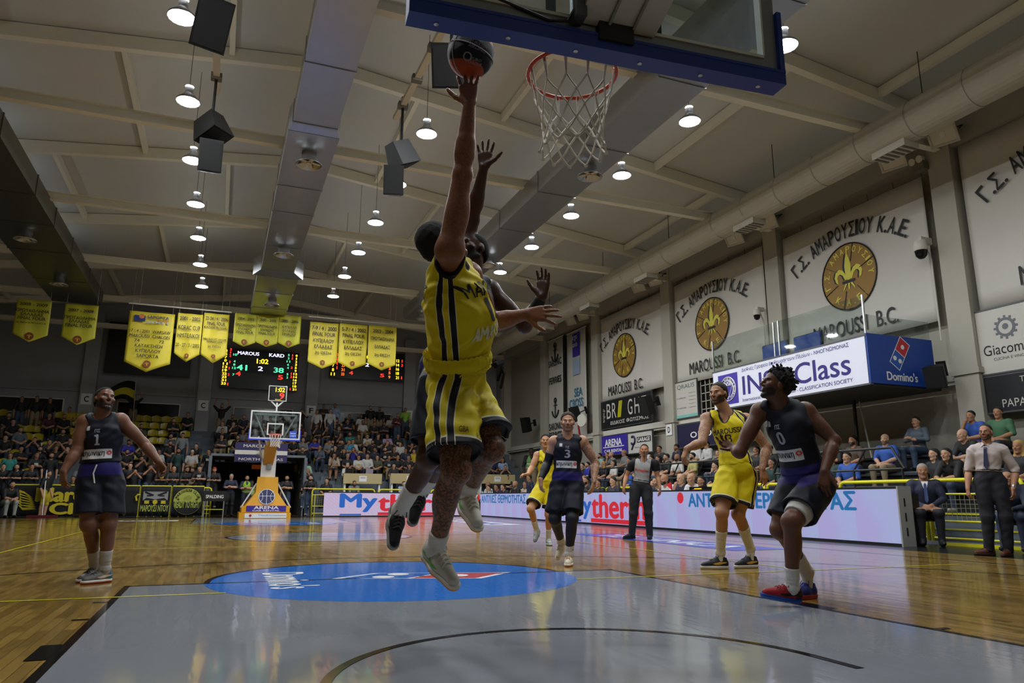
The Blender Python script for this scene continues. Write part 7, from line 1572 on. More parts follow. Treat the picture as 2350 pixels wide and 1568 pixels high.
# --- number 1 in dark kit on the left
vx = .0075
def vdir(px):
    d = ray(px, 1100)*np.array([1, 1, 0]); d = nrm(d); return d, nrm(np.cross(d, UPZ))
J = POSE['left1']; av, rt = vdir(230)
g = figure(J, nrm(-av-rt*.25), nrm(-av*.85+rt*.35+UPZ*.35), nrm(UPZ+av*.3), 1.0, 1.06, hands={
    'R': (nrm(-UPZ+rt*.1), nrm(rt*.8+av*.5), -1, dict(curl=(.45, .5, .4))), 'L': (nrm(-UPZ*.8+rt*.6), nrm(-av*.3-rt*.7), 1, dict(curl=(.6, .8, .5)))})
o = base_of(J)
P1 = skin_obj('person', g, vx, '6e4936', 'player number one in dark kit standing at the left, looking up', o, 2, beard_col='0d0b0a')
navy_kit(P1, g, vx, o, '1', 31, amp=.006, hem=.12)
sub(P1, 'hair', with_bvh(cap_hair(g, vx, .006, .002)), mat('hair_black', '0a0807', .9), o)
for sd in 'LR': shoe(P1, g, sd, o, '5c5a58', ('cdcbc6', 'b0463c'), .006, True, 'a6a39c', .17, [('heel', '2c5f7a')], swoosh='b9a890', laces='46443f')
pc = J['pel']+g.R[:, 1]*.16-np.array(o); MB().tube([pc+UPZ*.1, pc+UPZ*.02+g.R[:, 0]*-.02, pc-UPZ*.07], .007, 5).obj('draw_cord', mat('cord_white', 'cfcdc8', .8), P1)

# --- number 0 in dark kit on the right
J = POSE['right0']; av, rt = vdir(1810)
g = figure(J, nrm(-av*.7-rt*.6), nrm(-av*.35-rt*.75+UPZ*.32), nrm(UPZ+rt*.3), 1.03, 1.06, hands={
    'R': (nrm(-rt*.75+UPZ*.5-av*.15), nrm(-av*.6+UPZ*.5), -1, dict(fing=[(.5, .5, .3), (.2, .3, .2), (.35, .4, .3), (.6, .5, .3)], spread=.25, thumb=(1.0, .4))), 'L': (nrm(-UPZ-rt*.15), nrm(av*.5+rt*.3), 1, dict(curl=(.25, .35, .25), spread=.1))})
J['kfL'] = J['kfR'] = nrm(-av*.5-rt)
o = base_of(J); vx = .0068
P0 = skin_obj('person', g, vx, '5e3d2e', 'player number zero in dark kit striding at the right with curly hair', o, 1, beard_col='0b0909', tattoo=('3a261e', 34.), tat_fn=legs_arms_tattoo(g, 0, .3))
navy_kit(P0, g, vx, o, '0', 41, hem=.06, short_len=.74)
rg = np.random.default_rng(5); ex = []
for k in range(90):
    th = rg.uniform(0, 2*PI); z = rg.uniform(-.35, 1); r = math.sqrt(1-z*z); d = np.array([r*math.cos(th), r*math.sin(th), z])
    if d[1] > .45 and z < .45: continue
    b = np.array([0, -.016, .045])+d*np.array([.082, .1, .09]); d2 = nrm(d+rg.normal(0, .5, 3)+np.array([0, 0, -.2])); ex.append(cone(g.hc+g.Rh@b, g.hc+g.Rh@(b+d2*rg.uniform(.02, .055)), .014, .009, .006))
sub(P0, 'hair', with_bvh(cap_hair(g, .006, .022, .004, extra=ex)), mat('hair_curly', '080605', .9, bump=.5, bscale=250), o)
shoe(P0, g, 'L', o, '8e1822', ('1b3f8f', '2a5cae'), .006, False, 'c4c2be', .15, [('heel', '3a1418')], swoosh='1c0f10', laces='8e1822'); shoe(P0, g, 'R', o, '2a2f7e', ('8e2a24', 'c03a28'), .006, True, 'bdb8b0', .18, swoosh='20245e', laces='2a2f7e')
a_, b_ = J['hiL'], J['knL']; sub(P0, 'thigh_band', solid([kone(a_+(b_-a_)*.58, a_+(b_-a_)*.86, .108, .093, .01)], vx), mat('band_white', 'bdbab4', .8, bump=.2, bscale=200), o)

# --- bearded player in yellow on the right
J = POSE['center']; av, rt = vdir(1680)
g = figure(J, nrm(-av-rt*.35), nrm(-av*.8-rt*.5+UPZ*.12), UPZ, 1.13, 1.0, hs=1.14, hands={
    'R': (nrm(-rt*.35-UPZ*.9), nrm(av*.3+rt*.6-UPZ*.2), -1, dict(fing=[(.3, .3, .2), (.5, .5, .3), (.6, .5, .3), (.7, .6, .3)], spread=.12)), 'L': (nrm(-UPZ+rt*.1), nrm(av*.6-rt*.5), 1, dict(curl=(.25, .4, .3), spread=.1))})
o = base_of(J); vx = .0075
PM = skin_obj('person', g, vx, 'a87b5c', 'tall bearded tattooed player in yellow kit walking beside the LED board', o, 2, beard_col='1d1512', tattoo=('5a463c', 36.), tat_fn=legs_arms_tattoo(g, 0, .6))
yellow_kit(PM, g, vx, o, True, '13', 51, True, .006, .06, True, .76)
sub(PM, 'hair', with_bvh(cap_hair(g, vx, .007, .0015, extra=[ball(g.hc+g.Rh@np.array([0, -.03, .128]), .03, .03)])), mat('hair_brown', '130d0a', .8), o)
for sd in 'LR': shoe(PM, g, sd, o, '1e2126', ('c9c6bf', 'd0cdc6'), .0065, True, 'ccc8be', .24, swoosh='c7963c', laces='2a2d32')

# --- number 3 in dark kit
J = POSE['three']; av, rt = vdir(1301)
g = figure(J, nrm(-av), nrm(-av+UPZ*.12), UPZ, .98, 1.06, hands={'R': (nrm(-UPZ), nrm(rt*.7+av*.3), -1, dict(curl=(.35, .5, .3))), 'L': (nrm(-UPZ-rt*.25), nrm(-rt*.7+av*.3), 1, dict(curl=(.3, .45, .3)))})
o = base_of(J)
def lg(V):
    m = np.full(len(V), -1.0)
    for sd in 'LR':
        for p in g.legs[sd]: m = np.maximum(m, .012-dist(p, V))
    m = np.where(V[:, 2] > J['hiL'][2]+.05, -1, m); a = np.full(len(V), -1.0)
    for p in g.arms['R'][1:]: a = np.maximum(a, .012-dist(p, V))
    d = J['elR']-J['shR']; t = ((V-J['shR'])@d)/(d@d); a = np.where(t < .55, -1, a); return {'sleeve': np.maximum(np.where(m > 0, m, -1), np.where(a > 0, a, -1))}
PN = skin_obj('person', g, vx, 'b98a6c', 'player number three in dark kit with black leggings, facing the camera', o, 1, beard_col='5a3f2e', tattoo=('5f4d42', 38.), tat_fn=lambda V: legs_arms_tattoo(g, 0, .8, 'L')(V), hair='2a1d14')
PN.data.materials[0] = layered('skin_three', 'b98a6c', [('beard', '6a4a36', .007, .8), ('lips', '8a5548'), ('eye', 'cfc8bd'), ('iris', '1a120c'), ('brow', '2a1d14')], .45, .08, 14, tattoo=('5f4d42', 38.))
e = J['elR']-J['shR']
sub(PN, 'arm_sleeve', solid(swell(g.arms['R'][1:], .006), vx, (), None, [(J['shR']+e*.52, -e), (J['wrR']+(J['elR']-J['wrR'])*.03, J['wrR']-J['elR'])]), mat('lycra_black', '0e0e12', .6), o)
for sd in 'LR': sub(PN, 'legging', solid(swell(g.legs[sd], .006), vx, (), None, [(J['an'+sd]+(J['kn'+sd]-J['an'+sd])*.12, J['an'+sd]-J['kn'+sd])]), mat('lycra_black', '0e0e12', .6), o)
navy_kit(PN, g, vx, o, '3', 61, hem=.0, short_len=.84)
sub(PN, 'hair', with_bvh(cap_hair(g, vx, .013, .003, line=.066)), mat('hair_brown3', '3a281b', .85, bump=.4, bscale=250), o)
shoe(PN, g, 'L', o, 'cfc6b2', ('d8d2c0', 'd88a3a'), .0065, True, 'cfccc6', .12, swoosh='c9c2b0', laces='b07a50'); shoe(PN, g, 'R', o, 'c2b9a4', ('d8d2c0', 'd88a3a'), .0065, False, 'cfccc6', .12, [('collar', '4a4a86')], laces='b0a890')

# --- younger player in yellow behind him
J = POSE['yellow2']; av, rt = vdir(1254)
g = figure(J, nrm(-av-rt*.1), nrm(-av+UPZ*.1), UPZ, .98, 1.0, hands={'R': (nrm(-rt*.9-UPZ*.1-av*.3), nrm(-UPZ), -1, dict(curl=(.5, .6, .4))), 'L': (nrm(-UPZ), nrm(-rt), 1)})
o = base_of(J); vx = .009
PY2 = skin_obj('person', g, vx, 'b98763', 'young player in yellow kit behind player number three', o, 0)
yellow_kit(PY2, g, vx, o, False, '', 71, True, .005, .05, False, .80)
sub(PY2, 'hair', with_bvh(cap_hair(g, vx, .009, .002)), mat('hair_black', '0a0807', .9), o)
shoe(PY2, g, 'L', o, 'a9b3b8', ('cfcfcb', '6f8aa0'), .007, True, 'd5d2ca', .2, swoosh='4a5a66'); shoe(PY2, g, 'R', o, '8f9a9c', ('7a8688', '5c676a'), .007, False, 'd5d2ca', .2, swoosh='c8ccc8')

# --- referee
J = POSE['referee']; av, rt = vdir(1470)
g = figure(J, nrm(-av-rt*.1), nrm(-av-rt*.1+UPZ*.12), UPZ, 1.0, 1.0, hands={'R': (nrm(-UPZ-rt*.1), nrm(rt*.6+av*.3), -1, dict(curl=(.35, .45, .3))), 'L': (nrm(-UPZ), nrm(-rt*.6+av*.3), 1, dict(curl=(.35, .45, .3)))})
o = base_of(J)
PR_ = skin_obj('person', g, vx, 'a8795a', 'referee in grey and black shirt with a whistle, standing by the LED board', o, 1, beard_col='7a5a48')
VF, subs = jersey(g, vx, .004, .10, False, .55, seed=81); l, f, u = local(VF[0], g)
arm = np.full(len(VF[0]), -1.0)
for sd in 'LR': arm = np.maximum(arm, .085-np.linalg.norm(VF[0]-(J['sh'+sd]+(J['el'+sd]-J['sh'+sd])*np.clip(((VF[0]-J['sh'+sd])@(J['el'+sd]-J['sh'+sd]))/((J['el'+sd]-J['sh'+sd])@(J['el'+sd]-J['sh'+sd])), 0, 1)[:, None]), axis=1))
jo = sub(PR_, 'shirt', VF, layered('referee_shirt', '8d8c8a', [('arm', '121318'), ('side', '121318'), ('trim', '3a6ea8')], .7, .05, 30, bump=.1, bscale=400), o, {'arm': arm+.012, 'side': np.abs(l)-.155, 'trim': .012-dist(subs[0], VF[0])})
decal('sponsor_print', 'Polyplast', jo, VF, J['pel']+g.R[:, 2]*g.tl*.60+g.R[:, 1]*.1, g.R[:, 0], g.R[:, 2], .26, .055, mat('jersey_red_mark', 'c0262e'), o, .03)
sub(PR_, 'trousers', shorts(g, vx, .004, 1.06, .082, 82, .14, .108), mat('trouser_black', '111319', .8), o); MB().tube([J['pel']+g.R[:, 2]*.13+(g.R[:, 0]*.150*math.cos(k*PI/12)+g.R[:, 1]*.118*math.sin(k*PI/12))-np.array(o) for k in range(24)], .018, 6, closed=True).obj('belt', M_black, PR_)
sub(PR_, 'hair', with_bvh(cap_hair(g, vx, .005)), mat('hair_black', '0a0807', .9), o)
wp = g.hc+g.Rh@np.array([0, .115, -.06])-np.array(o); MB().tube([wp-g.Rh[:, 1]*.02, wp+g.Rh[:, 1]*.03], .012, 8).tube([wp, wp-UPZ*.12-g.Rh[:, 1]*.02, wp-UPZ*.2-g.Rh[:, 1]*.06], .004, 5).obj('whistle', M_black, PR_)
for sd in 'LR': shoe(PR_, g, sd, o, '111114', ('151518',), .008, True, '111114', 0, laces='222226', low=True)

# --- coach in white shirt and tie
J = POSE['coach']; av, rt = vdir(2270)
g = figure(J, nrm(-av-rt*.15), nrm(-av-rt*.35+UPZ*.05), UPZ, 1.0, 1.0, hands={'R': (nrm(-UPZ), nrm(rt*.6+av*.3), -1, dict(curl=(.5, .6, .4))), 'L': (nrm(-UPZ), nrm(-rt*.6+av*.3), 1, dict(curl=(.4, .5, .4)))})
o = base_of(J)
PC = skin_obj('person', g, vx, 'a87a62', 'bearded coach in white shirt and dark tie standing at the right', o, 1, beard_col='3a2a22')
VF, subs = jersey(g, vx, .005, .10, False, .98, seed=91, loose=.02)
jo = sub(PC, 'shirt', VF, layered('dress_shirt', 'b5aaa8', [], .75, .04, 30, bump=.1, bscale=300), o); F_, U_, L_ = g.R[:, 1], g.R[:, 2], g.R[:, 0]
MB().add([J['pel']+U_*g.tl*h+F_*(.155 if h < .9 else .12)+L_*w_-np.array(o) for h, w_ in ((.92, .02), (.92, -.02), (.86, -.018), (.35, -.035), (.26, 0), (.35, .035), (.86, .018))], [(0, 1, 2, 6), (2, 3, 4, 5, 6)]).obj('tie', mat('tie_navy', '2a2c50', .5), jo).modifiers.new('thickness', 'SOLIDIFY').thickness = .012
for sg in (1, -1): MB().add([J['neck']+U_*.035+F_*.02+L_*sg*.055-np.array(o), J['neck']+U_*.0+F_*.10+L_*sg*.01-np.array(o), J['neck']-U_*.045+F_*.11+L_*sg*.05-np.array(o), J['neck']-U_*.0+F_*.02+L_*sg*.085-np.array(o)], [(0, 1, 2, 3)]).obj('collar', layered('dress_shirt', 'b5aaa8', []), jo).modifiers.new('thickness', 'SOLIDIFY').thickness = .01
sub(PC, 'trousers', shorts(g, vx, .005, 1.06, .088, 92, .13, .112), mat('trouser_navy', '12131f', .8), o); MB().tube([J['pel']+U_*.12+(L_*.158*math.cos(k*PI/12)+F_*.125*math.sin(k*PI/12))-np.array(o) for k in range(24)], .018, 6, closed=True).obj('belt', M_black, PC)
sub(PC, 'hair', with_bvh(cap_hair(g, vx, .004)), mat('hair_brown2', '20150e', .8), o)
gl = MB()
for sg in (1, -1): gl.tube([g.hc+g.Rh@np.array([sg*.033+.021*math.cos(a), .105, .004+.015*math.sin(a)])-np.array(o) for a in np.linspace(0, 2*PI, 13)[:-1]], .0025, 4, closed=True); gl.tube([g.hc+g.Rh@np.array([sg*.055, .1, .006])-np.array(o), g.hc+g.Rh@np.array([sg*.08, .0, .01])-np.array(o)], .0025, 4)
gl.obj('glasses', M_black, PC); wq = J['wrL']-np.array(o); MB().tube([wq+nrm(J['elL']-J['wrL'])*.02, wq+nrm(J['elL']-J['wrL'])*.05], .035, 12).obj('watch', M_alu, PC)
for sd in 'LR': shoe(PC, g, sd, o, '4a2414', ('2a1810',), .008, True, '1a1a1e', 0, laces='3a1c10', low=True)
# ---------------------------------------------------------------- spectators, officials and staff
def crowd_mat():
    m = bpy.data.materials.new('spectator'); m.use_nodes = True; nt = m.node_tree; L = nt.links.new; b = nt.nodes['Principled BSDF']; b.inputs['Roughness'].default_value = .7
    def prop(n):
        a = nt.nodes.new('ShaderNodeAttribute'); a.attribute_type = 'OBJECT'; a.attribute_name = n; return a
    def msk(n):
        a = nt.nodes.new('ShaderNodeAttribute'); a.attribute_name = n; r = nt.nodes.new('ShaderNodeMapRange'); r.inputs[1].default_value = -.003; r.inputs[2].default_value = .003; L(a.outputs['Fac'], r.inputs[0]); return r.outputs[0]
    def mix(f, c, n):
        x = nt.nodes.new('ShaderNodeMix'); x.data_type = 'RGBA'; L(f, x.inputs[0]); L(c, x.inputs[6])
        if isinstance(n, tuple): x.inputs[7].default_value = (*n, 1)
        else: L(n, x.inputs[7])
        return x.outputs[2]
    def mul(a, b_):
        x = nt.nodes.new('ShaderNodeMath'); x.operation = 'MULTIPLY'; L(a, x.inputs[0]); L(b_, x.inputs[1]); return x.outputs[0]
    skin = prop('skin_color').outputs['Color']; shirt = prop('shirt_color').outputs['Color']; pants = prop('pants_color').outputs['Color']; hair = prop('hair_color').outputs['Color']
    c = skin; c = mix(mul(msk('beard'), prop('bearded').outputs['Fac']), c, hair)
    c = mix(msk('lips'), c, rgb('7a4a40')); c = mix(msk('brow'), c, rgb('2a1f18')); c = mix(msk('eye'), c, rgb('2c221c'))
    c = mix(msk('sleeve'), c, shirt); c = mix(mul(msk('cuff'), prop('long_sleeved').outputs['Fac']), c, shirt)
    c = mix(msk('pants'), c, pants); c = mix(mul(msk('bare'), prop('shorts').outputs['Fac']), c, skin); c = mix(msk('shoe'), c, prop('shoe_color').outputs['Color']); c = mix(mul(msk('hair'), prop('haired').outputs['Fac']), c, hair); c = mix(mul(msk('cap'), prop('capped').outputs['Fac']), c, prop('cap_color').outputs['Color'])
    c = mix(mul(msk('print'), prop('printed').outputs['Fac']), c, prop('print_color').outputs['Color'])
    L(c, b.inputs['Base Color']); return m
M_crowd = crowd_mat()
SIT = dict(pel=(0, .05, .50), neck=(0, .03, 1.00), head=(0, .0, 1.165), shL=(.175, .03, .955), shR=(-.175, .03, .955), hiL=(.09, .0, .49), hiR=(-.09, .0, .49), knL=(.13, -.43, .51), knR=(-.13, -.43, .51), anL=(.13, -.40, .09), anR=(-.13, -.40, .09), toL=(.14, -.62, .03), toR=(-.14, -.62, .03))
STD = dict(pel=(0, 0, .97), neck=(0, .0, 1.46), head=(0, -.03, 1.62), shL=(.18, .0, 1.41), shR=(-.18, .0, 1.41), hiL=(.09, 0, .93), hiR=(-.09, 0, .93), knL=(.11, -.02, .50), knR=(-.11, -.02, .50), anL=(.12, .02, .09), anR=(-.12, .02, .09), toL=(.15, -.2, .03), toR=(-.15, -.2, .03))
def P_(b, **k): d = dict(b); d.update(k); return d
POSES = {
 'arms crossed': P_(SIT, elL=(.27, -.06, .74), wrL=(-.02, -.23, .78), elR=(-.27, -.06, .74), wrR=(.04, -.25, .74)),
 'hands in lap': P_(SIT, elL=(.25, -.02, .72), wrL=(.06, -.26, .62), elR=(-.25, -.02, .72), wrR=(-.04, -.28, .61)),
 'hand at chin': P_(SIT, neck=(0, -.06, .99), head=(0, -.11, 1.145), shL=(.175, -.05, .945), shR=(-.175, -.05, .945), elR=(-.19, -.28, .72), wrR=(-.05, -.27, .98), elL=(.24, -.14, .70), wrL=(0, -.32, .66)),
 'leaning forward': P_(SIT, neck=(0, -.18, .95), head=(0, -.25, 1.09), shL=(.175, -.16, .91), shR=(-.175, -.16, .91), elL=(.20, -.33, .66), wrL=(.03, -.52, .62), elR=(-.20, -.33, .66), wrR=(-.03, -.53, .62)),
 'clapping': P_(SIT, elL=(.27, -.14, .80), wrL=(.06, -.26, 1.05), elR=(-.27, -.14, .80), wrR=(-.06, -.26, 1.05)),
 'arms raised': P_(SIT, elL=(.33, -.08, 1.10), wrL=(.12, -.12, 1.36), elR=(-.33, -.08, 1.10), wrR=(-.12, -.12, 1.36)),
 'standing arms crossed': P_(STD, elL=(.27, -.09, 1.18), wrL=(-.02, -.24, 1.22), elR=(-.27, -.09, 1.18), wrR=(.04, -.26, 1.18)),
 'standing': P_(STD, elL=(.26, .03, 1.12), wrL=(.25, -.08, .86), elR=(-.26, .03, 1.12), wrR=(-.25, -.08, .86)),
 'standing at the rail': P_(STD, neck=(0, -.1, 1.43), head=(0, -.17, 1.58), shL=(.18, -.09, 1.38), shR=(-.18, -.09, 1.38), elL=(.26, -.2, 1.14), wrL=(.09, -.42, 1.15), elR=(-.26, -.2, 1.14), wrR=(-.09, -.42, 1.15)),
 'standing arms raised': P_(STD, elL=(.36, -.05, 1.60), wrL=(.28, -.1, 1.86), elR=(-.36, -.05, 1.60), wrR=(-.28, -.1, 1.86)),
 'standing hands at face': P_(STD, elL=(.3, -.18, 1.30), wrL=(.07, -.2, 1.55), elR=(-.3, -.18, 1.30), wrR=(-.07, -.2, 1.55)),
}
def crowd_mesh(pose, long_):
    J = {k: np.array(v, float) for k, v in POSES[pose].items()}; F = np.array([0, -1.0, 0])
    hd = {}
    for sd, sg in (('L', 1), ('R', -1)):
        hd[sd] = None
    g = figure(J, F, F if 'forward' not in pose else nrm(F+np.array([0, 0, .1])), (0, 0, 1), .98, .98)
    vx = .0155; groups = {}
    hands = {}
    for sd in 'LR':
        d = nrm(J['wr'+sd]-J['el'+sd]); hands[sd] = [cone(J['wr'+sd], J['wr'+sd]+d*.07, .034, .036, .02), cone(J['wr'+sd]+d*.07, J['wr'+sd]+d*.13+np.array([0, 0, -.02]), .034, .022, .02)]
    hairP = []
    W = lambda *p: g.hc+g.Rh@np.array(p)
    if long_: hairP = [cone(W(.06, -.03, .02), W(.075, -.02, -.20), .034, .04, .03), cone(W(-.06, -.03, .02), W(-.075, -.02, -.20), .034, .04, .03), cone(W(0, -.07, .03), W(0, -.09, -.22), .06, .05, .03)]
    cran = [ell(W(0, -.016, .042), np.array([.083, .104, .092]), g.Rh, .01)]
    legs = g.legs['L']+g.legs['R']; foot = []
    for sd in 'LR':
        a, t = J['an'+sd], J['to'+sd]; foot += [cone(a+np.array([0, .03, -.05]), t+np.array([0, .04, .03]), .04, .034, .02), cone(a, a+np.array([0, 0, -.04]), .045, .045, .02)]
    torso = swell(g.torso, .014)+swell(g.butt, .01)
    upper = [swell(g.arms[sd][:3], .012) for sd in 'LR']; fore = [g.arms[sd][3:] for sd in 'LR']
    allP = torso+g.neck+g.head+cran+hairP+upper[0]+upper[1]+fore[0]+fore[1]+hands['L']+hands['R']+swell(legs, .012)+foot
    V, Fq = solid(allP, vx, g.hsub)
    mind = lambda P: np.min([dist(p, V) for p in P], 0)
    dT, dH, dU, dF, dHa, dL, dFo = mind(torso), mind(g.neck+g.head+cran), np.minimum(mind(upper[0]), mind(upper[1])), np.minimum(mind(fore[0]), mind(fore[1])), mind(hands['L']+hands['R']), mind(swell(legs, .012)+swell(g.butt, .012)), mind(foot)
    at = face_masks(g, V, 1, 1.2); at.pop('iris'); at.pop('mouth')
    q = (V-g.hc)@g.Rh
    at['eye'] = at['eye']+.001
    up = .004-np.minimum(dT, dU)+np.minimum(np.minimum(dH, dHa), np.minimum(dF, dL))
    at['sleeve'] = np.where(q[:, 2] > -.10, np.minimum(up, .003), up); at['sleeve'] = np.where(np.linalg.norm(q, axis=1) < .135, -.01, at['sleeve'])
    at['cuff'] = np.where(np.linalg.norm(q, axis=1) < .15, -.01, .004-np.minimum(dF, dU)+np.minimum(dHa, dH))
    at['pants'] = np.where(V[:, 2] > J['pel'][2]+.07, -.01, np.minimum(dT, dHa)*.0+.004-dL+np.minimum(np.minimum(dHa, dF), dT+.012))
    kz = np.minimum(np.linalg.norm(V-J['anL'], axis=1), np.linalg.norm(V-J['anR'], axis=1)); at['bare'] = .40-kz
    at['shoe'] = .004-dFo+dL; at['shoe'] = np.where(V[:, 2] < .11, at['shoe'], -.01)
    hr = np.minimum(q[:, 2]-(.9*(q[:, 1]-.072)+.085), .02); hr = np.where(np.linalg.norm(q, axis=1) < .18, hr, -.01)
    if long_: hr = np.maximum(hr, .003-mind(hairP)+np.minimum(dH+.004, dT))
    at['hair'] = hr; at['cap'] = np.where(np.linalg.norm(q, axis=1) < .18, q[:, 2]-.045, -.01)
    u = V[:, 2]-(J['pel'][2]+.30); at['print'] = np.where((V[:, 1] < J['neck'][1]-.03) & (dT < dU), np.minimum(.07-np.abs(V[:, 0]), .05-np.abs(u)), -.01)
    o = solid_obj('crowd', (V, Fq), M_crowd, None, attrs=at); me = o.data; bpy.data.objects.remove(o); me.name = 'person'; return me
_CM = {}
COLS = {'black': '131316', 'charcoal': '25262a', 'navy': '1a2138', 'dark grey': '36383c', 'grey': '75787a', 'white': 'c4c3c0', 'pale blue': '8fa3c4', 'blue': '2c55a8', 'royal blue': '2b2f9c', 'teal': '2b8076', 'aqua': '7fb4b0', 'cyan': '2f93b8', 'green': '3f6b4a', 'olive': '4b4c38', 'yellow': 'b7a11c', 'pale yellow': 'b0a86a', 'maroon': '4f1f2c', 'red': '7c1f22', 'lilac': 'a58fb4', 'pink': 'b08a9c', 'beige': 'a89c88', 'lime': '8fbf3c', 'light green': '8fb49a', 'dark green': '1e3a36', 'lavender': '8f90c0', 'slate': '56606c', 'brown': '4a3a2c'}
PANTS = ['15161c', '1b2233', '23262c', '2d3a52', '3a4a62', '8a7a5e', '1a1a1c']
SKINS = ['b58a6c', 'a87a5c', '9c7054', 'be9478']
HAIRS = ['0a0807', '100c0a', '1d140e', '080706']
HCOL = {'grey': '8a8782', 'blonde': 'a8854a', 'brown': '4a3020'}
prng = random.Random(3)
def person(loc, rz, shirt, pose, opts='', label='', group=None, scale=1.0):
    lg = 'l' in opts; key = (pose, lg)
    if key not in _CM: _CM[key] = crowd_mesh(*key)
    o = link('person', _CM[key], None, loc, (0, 0, rz), label=label, cat='person', **({'group': group} if group else {})); o.scale = (scale,)*3
    def cp(n, h): o[n] = [float(x) for x in rgb(h)]
    cp('shirt_color', COLS[shirt]); cp('pants_color', prng.choice(PANTS)); cp('skin_color', prng.choice(SKINS) if 'd' not in opts else '3a261c'); cp('hair_color', HCOL['grey'] if 'g' in opts else (HCOL['blonde'] if 'y' in opts else prng.choice(HAIRS))); cp('cap_color', 'a02020' if 'r' in opts else ('c8c6c2' if 'w' in opts else '101114')); cp('shoe_color', '0e0e10' if ('L' in opts or prng.random() < .45) else '9a9894'); cp('print_color', 'b0b0a8' if prng.random() < .6 else 'b7a11c')
    o['haired'] = 0.0 if 'b' in opts else 1.0; o['bearded'] = 1.0 if 'e' in opts else (0.0 if lg else (.75 if prng.random() < .3 else 0.0)); o['long_sleeved'] = 1.0 if 'L' in opts else 0.0; o['capped'] = 1.0 if ('c' in opts or 'r' in opts or 'w' in opts) else 0.0; o['printed'] = float('p' in opts); o['shorts'] = float('s' in opts)
    return o
# (head pixel x, y, shirt, pose code, options)
PC_ = {'x': 'arms crossed', 'h': 'hands in lap', 'c': 'hand at chin', 'f': 'leaning forward', 'k': 'clapping', 'u': 'arms raised', 'X': 'standing arms crossed', 'S': 'standing', 'R': 'standing at the rail', 'U': 'standing arms raised', 'F': 'standing hands at face'}
FAR = '''25 1054 teal S;48 1035 black x;46 998 slate h;80 1008 navy k;92 1032 black h e;85 1053 black X p;119 1053 black S e;128 1033 black u;57 1016 dark_grey f;113 960 maroon h;160 939 yellow h;155 1032 black k;176 972 yellow c;186 1077 grey h e;168 1098 black x p;40 1092 black R;137 1076 black h;70 1098 black R;52 922 black S;62 922 black S;93 921 black S;12 1010 black h;8 1085 black R;110 1005 black h;146 985 charcoal h;30 975 black h;20 960 black h;100 948 black h;
310 914 black U;324 984 olive h;296 1014 royal_blue h c;289 1001 grey h;292 1038 black h e;316 1022 black f;330 1033 black u;364 1029 white c e;373 1034 navy f;392 1002 slate x;391 1020 black h e;420 999 grey S c;407 1023 charcoal f;418 1031 white h w;410 1038 dark_green S e;398 972 black x;432 949 black h;324 1057 black k e;283 1074 black k l;345 1080 black F;344 1096 black R pe;371 1094 charcoal R y;397 1071 black h ep;399 1100 black R e;433 1086 black R cp;442 1077 aqua h e;300 1068 black S;350 1062 black f;455 1098 black h;
510 932 black U;511 970 white h;534 955 black h;536 972 black c;553 970 black c;510 986 black f;509 1004 dark_grey x;557 998 grey h l;480 1036 black S p;499 1042 black h p;522 1062 maroon h p;466 1088 black R r;490 1092 black R;505 1080 yellow k c;545 985 navy h;548 1010 black h;560 955 navy h;
674 1027 grey h g;682 1018 royal_blue x;694 1031 black f;712 1037 slate c bL;673 1046 grey h c;676 1068 black h e;702 1064 light_green h e;706 1080 navy k bg;678 1085 cyan c;703 1103 black c;749 1119 black h l;668 972 navy h;640 965 black h;600 965 grey h;620 968 black h;655 950 black h;585 975 black c;625 985 navy h;602 985 black h;650 985 maroon h;660 1000 black h;
692 942 black F;708 948 white S;720 948 white S p;742 940 charcoal X;768 938 pale_blue S L;726 978 black c s;751 976 black c;748 958 black c;772 964 charcoal h;776 981 dark_grey f;793 958 white h;798 974 navy x p;815 968 white h;821 980 charcoal f;846 975 navy x;876 957 maroon X L;897 962 white h;912 945 lime S;907 976 black h;926 980 pale_yellow h;939 966 black x;957 965 black h;972 982 lavender h;829 945 black S;849 945 black S;870 945 black S;
782 994 black c l;803 994 teal x e;825 998 olive f;845 996 white f p;868 1001 black h l;889 996 lilac x;914 1000 black h p;928 1007 black h l;952 1004 black h lp;962 1004 white h l;764 1010 black h p;785 1011 grey h p;810 1013 white h;855 1012 black h e;871 1012 charcoal c l;900 1016 white h l;944 1014 black c;966 1020 black h;
769 1033 black h l;791 1033 black f l;811 1032 royal_blue k l;836 1028 navy h gL;860 1032 navy h;884 1033 black h ep;905 1037 black x g;931 1037 navy h;950 1042 yellow h;767 1051 beige c ls;798 1048 black h gp;823 1053 white h p;843 1053 white h lL;866 1051 olive h l;893 1050 charcoal h p;913 1052 black h;938 1049 black h gp;799 1066 white f eb;904 1070 black h l;920 1073 black h l;
1164 986 black c;1146 1037 black x b;1132 1053 navy h e;1154 1051 pale_blue h l;1160 1073 black k;1164 1093 navy f c;1112 1050 black h;1107 1066 navy h'''
LAY = {'S': 1, 'X': 1, 'R': 1, 'U': 1, 'F': 1}
rows = {}
for e in FAR.replace('\n', '').split(';'):
    t = e.split()
    if len(t) < 4: continue
    px, py = float(t[0]), float(t[1]); pose = PC_[t[3]]; h = 1.62 if t[3] in LAY else (1.09 if t[3] == 'f' else 1.16)
    k, p = snap_far(px, py, h); zone = 'left far block' if px < 450 else ('middle far block' if px < 730 else ('right far block' if px < 1000 else 'corner block'))
    if zone == 'middle far block' and k < 5 and tun[0] < p[0] < tun[1]: k = 5; p = atY(px, py, ROWY(5))
    p[0] = min(p[0], 12.9); lst = rows.setdefault((zone, k), [])
    while any(abs(p[0]-q[0]) < .42 for q in lst): p = p+np.array([.43, 0, 0])
    lst.append((p[0], t[2].replace('_', ' '), pose, t[4] if len(t) > 4 else '', t[3] in LAY))
